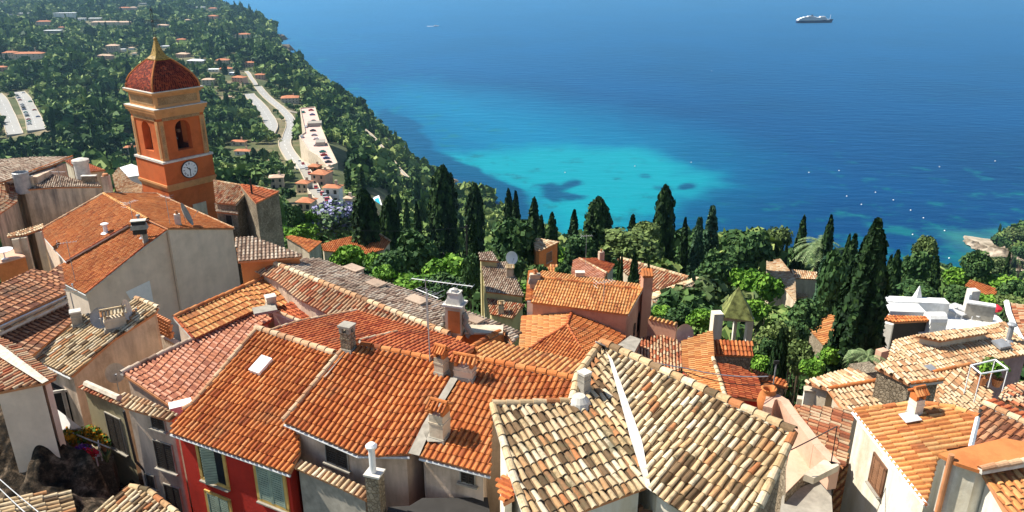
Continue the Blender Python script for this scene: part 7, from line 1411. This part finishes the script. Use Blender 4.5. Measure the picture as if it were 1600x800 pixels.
# ------------------------------------------------------------------ ship, boat and buoys
p = W(1273, 35.5, 0); dp = depth(p); L = 61 * dp / F; t = thing('cruise_ship', 'white cruise ship with a navy hull anchored at the top right', 'ship', p); ang = 0.16; ca, sa = math.cos(ang), math.sin(ang)
def SX(x, y, z): return (p[0] + (x * ca - y * sa) * L, p[1] + (x * sa + y * ca) * L, z * L)
st = [(-.5, .05), (-.47, .062), (-.3, .068), (.1, .07), (.3, .062), (.42, .035), (.5, .004)]; mb = MB(); vs = []
for x, b_ in st:
    for sy in (-1, 1): vs += [SX(x - (0.0 if x < .4 else .04), sy * b_ * .8, -.02), SX(x, sy * b_, .062 if x < .3 else .075 + (x - .3) * .05)]
n = len(st); fs = []
for i in range(n - 1): k = 4 * i; fs += [(k, k + 4, k + 5, k + 1), (k + 2, k + 3, k + 7, k + 6), (k + 1, k + 5, k + 7, k + 3)]
fs += [(0, 1, 3, 2)]; mb.add(vs, fs); mb.build('hull', plain('navy_hull', (0.012, 0.025, 0.09), 0.4), t)
for (x0, x1, z0_, z1_, b_, nm) in ((-.485, .36, .0622, .088, .062, 'deck'), (-.46, .30, .088, .112, .056, 'deck'), (-.40, .27, .112, .134, .052, 'deck'), (-.33, .0, .134, .152, .046, 'deck'), (-.22, -.06, .152, .172, .04, 'bridge'), (.12, .26, .134, .158, .04, 'bridge')):
    mb = MB(); c = SX((x0 + x1) / 2, 0, z0_); mb.box(c, (x1 - x0) * L, 2 * b_ * L, (z1_ - z0_) * L * .9, ang); o = mb.build(nm, M['whitep'], t)
    mb = MB(); mb.box(SX((x0 + x1) / 2, 0, z0_ + (z1_ - z0_) * .3), (x1 - x0) * L * .97, 2 * b_ * L + .5, (z1_ - z0_) * L * .28, ang); mb.build('window_band', M['glass'], o)
mb = MB(); mb.box(SX(-.1, 0, .17), .05 * L, .03 * L, .03 * L, ang, top=.7); mb.build('funnel', plain('funnel_blue', (.02, .04, .08), .5), t); mb = MB(); mb.tube([SX(.405, 0, .06), SX(.415, 0, .19)], .006 * L, 6); mb.build('mast', M['whitep'], t)
p = W(681, 41, 0); t = thing('motor_boat', 'tiny white motor boat with a short wake on the open sea', 'boat', p); mb = MB(); mb.add([(p[0] - 7, p[1] - 1.8, .2), (p[0] + 5, p[1] - 1.8, .2), (p[0] + 9, p[1], .9), (p[0] + 5, p[1] + 1.8, .2), (p[0] - 7, p[1] + 1.8, .2), (p[0] - 7, p[1] - 2, 1.7), (p[0] + 5, p[1] - 2, 1.9), (p[0] + 11, p[1], 2.4), (p[0] + 5, p[1] + 2, 1.9), (p[0] - 7, p[1] + 2, 1.7)], [(0, 1, 6, 5), (1, 2, 7, 6), (2, 3, 8, 7), (3, 4, 9, 8), (4, 0, 5, 9), (5, 6, 7, 8, 9)]); mb.build('hull', M['whitep'], t); mb = MB(); mb.box((p[0] - 1, p[1], 1.8), 5, 3, 1.8, 0, top=.8); mb.build('cabin', M['whitep'], t)
mb = MB(); mb.add([(p[0] + 12, p[1], .06), (p[0] - 26, p[1] - 5, .06), (p[0] - 30, p[1] + 4, .06)], [(0, 1, 2)]); mb.build('wake', M['whitep'], t)
for i, (x, y) in enumerate([(883, 270), (992, 260), (1080, 254), (1264, 270), (1311, 267), (1323, 307), (1346, 320), (1368, 301), (1396, 313), (1423, 329), (1443, 341), (1468, 261), (1476, 361), (1460, 392), (1426, 367), (1437, 378), (1483, 404), (1112, 111), (1555, 252)]):
    p = W(x, y, 0); mb = MB(); mb.lathe((p[0], p[1], -.3), [(0, 0), (.55, .2), (.7, .65), (.4, 1.1), (0, 1.3)], 10); tag(mb.build('mooring_buoy', M['whitep'], smooth=True), 'small white mooring buoy floating off the village', 'buoy', 'white mooring buoys')

# ------------------------------------------------------------------ aerials, poles and wires
antenna(P2.at(672, 566), 2.7, 2.4, 'tall aerial rising beside the tiled chimney on the orange roof', 9, 1.1)
p = P9b.at(668, 512); t = thing('aerial_mast', 'tall thin mast with a long horizontal aerial over the green garden', 'antenna', p); mb = MB(); rz_ = ray(668, 438); zt = CAMH + rz_[2] * p[1] / rz_[1]
mb.tube([p, (p[0], p[1], zt + .1)], 0.02, 5); mb.build('mast', M['grey'], t); mb = MB(); c = np.array([p[0], p[1], zt]); d = np.array([.95, -.3, 0]); s_ = np.array([.3, .95, 0]); mb.tube([c - d * .6, c + d * 2.0], .02, 4)
for i in range(14): q = c - d * .6 + d * 2.6 * i / 13; mb.tube([q - s_ * .22, q + s_ * .22], .008, 4)
mb.build('aerial', M['zinc'], t)
b0 = at_r(730, 398, 86); d_ = ray(730, 352); zt = CAMH + d_[2] * 86 / math.hypot(d_[0], d_[1]); t = thing('utility_pole', 'dark utility pole standing in the garden left of the stone-tile cottage', 'pole', b0); mb = MB(); mb.tube([b0, (b0[0], b0[1], zt)], .11, 8); mb.build('post', M['dark'], t); mb = MB(); mb.tube([(b0[0] - .9, b0[1], zt - .3), (b0[0] + .3, b0[1], zt - .3)], .05, 5); mb.build('crossarm', M['dark'], t)
q = at_r(438, 352, 62); dd = ray(438, 352); wire('power_line', [(q[0], q[1], CAMH + dd[2] * 62 / math.hypot(dd[0], dd[1])), (b0[0], b0[1], zt - .2)], 0.5, 'thin power line crossing the garden from the stone house to the pole', .025)
wire('power_cable', [P1b.at(931, 534, 0.5), W(1070, 575, H_(12.6)), W(1200, 588, H_(14))], 0.12, 'grey cable slung over the big canal-tiled roof to the right', .018, 'zinc')
wire('power_cable', [P1b.at(931, 535, 0.42), W(1075, 582, H_(12.8)), W(1210, 600, H_(14.3))], 0.2, 'second thinner cable sagging below the grey one', .016, 'dark')
wire('power_cable', [W(-8, 742, H_(14)), W(60, 800, H_(13))], 0.02, 'thin white cable over the rock in the bottom left corner', .012, 'zinc'); wire('power_cable', [W(-8, 756, H_(14)), W(45, 806, H_(13))], 0.02, 'lower thin white cable in the bottom left corner', .012, 'zinc')
antenna(P20.at(943, 473), 1.6, 0.4, 'small aerial on the pink house roof'); antenna(P12.at(96, 292), 1.6, 0.0, 'white aerial against the streaked wall', 5); antenna(at_r(915, 410, 84) * [1, 1, 0] + [0, 0, CAMH - 33.5], 3.2, 0.2, 'aerial in front of the cypress behind the reddish roofs')
p = W(1205, 624, H_(17.8)); t = thing('lamp_post', 'slim rusty pole leaning up past the dark red slope', 'pole', p - [0, 0, 3]); mb = MB(); mb.tube([p - [0, 0, 3], p + [0, 0, 1.7]], .028, 6); mb.build('post', M['grey'], t); mb = MB(); mb.box((p[0], p[1], p[2] + 1.7), .22, .06, .16); mb.build('head', M['dark'], t)
# ------------------------------------------------------------------ air
bpy.ops.mesh.primitive_cube_add(size=1); hz_ = bpy.context.object; hz_.name = 'haze'; hz_.scale = (14000, 14000, 260); hz_.location = (0, 3500, 112)
m = bpy.data.materials.new('haze_air'); m.use_nodes = True; nt = m.node_tree; nt.nodes.clear(); o = nt.nodes.new('ShaderNodeOutputMaterial'); v = nt.nodes.new('ShaderNodeVolumePrincipled'); v.inputs['Color'].default_value = (0.42, 0.74, 1.0, 1); v.inputs['Density'].default_value = HAZE if 'HAZE' in globals() else 0.00011; v.inputs['Anisotropy'].default_value = 0.2
nt.links.new(v.outputs[0], o.inputs['Volume']); hz_.data.materials.append(m); tag(hz_, 'pale blue haze over the sea and headland', kind='stuff')
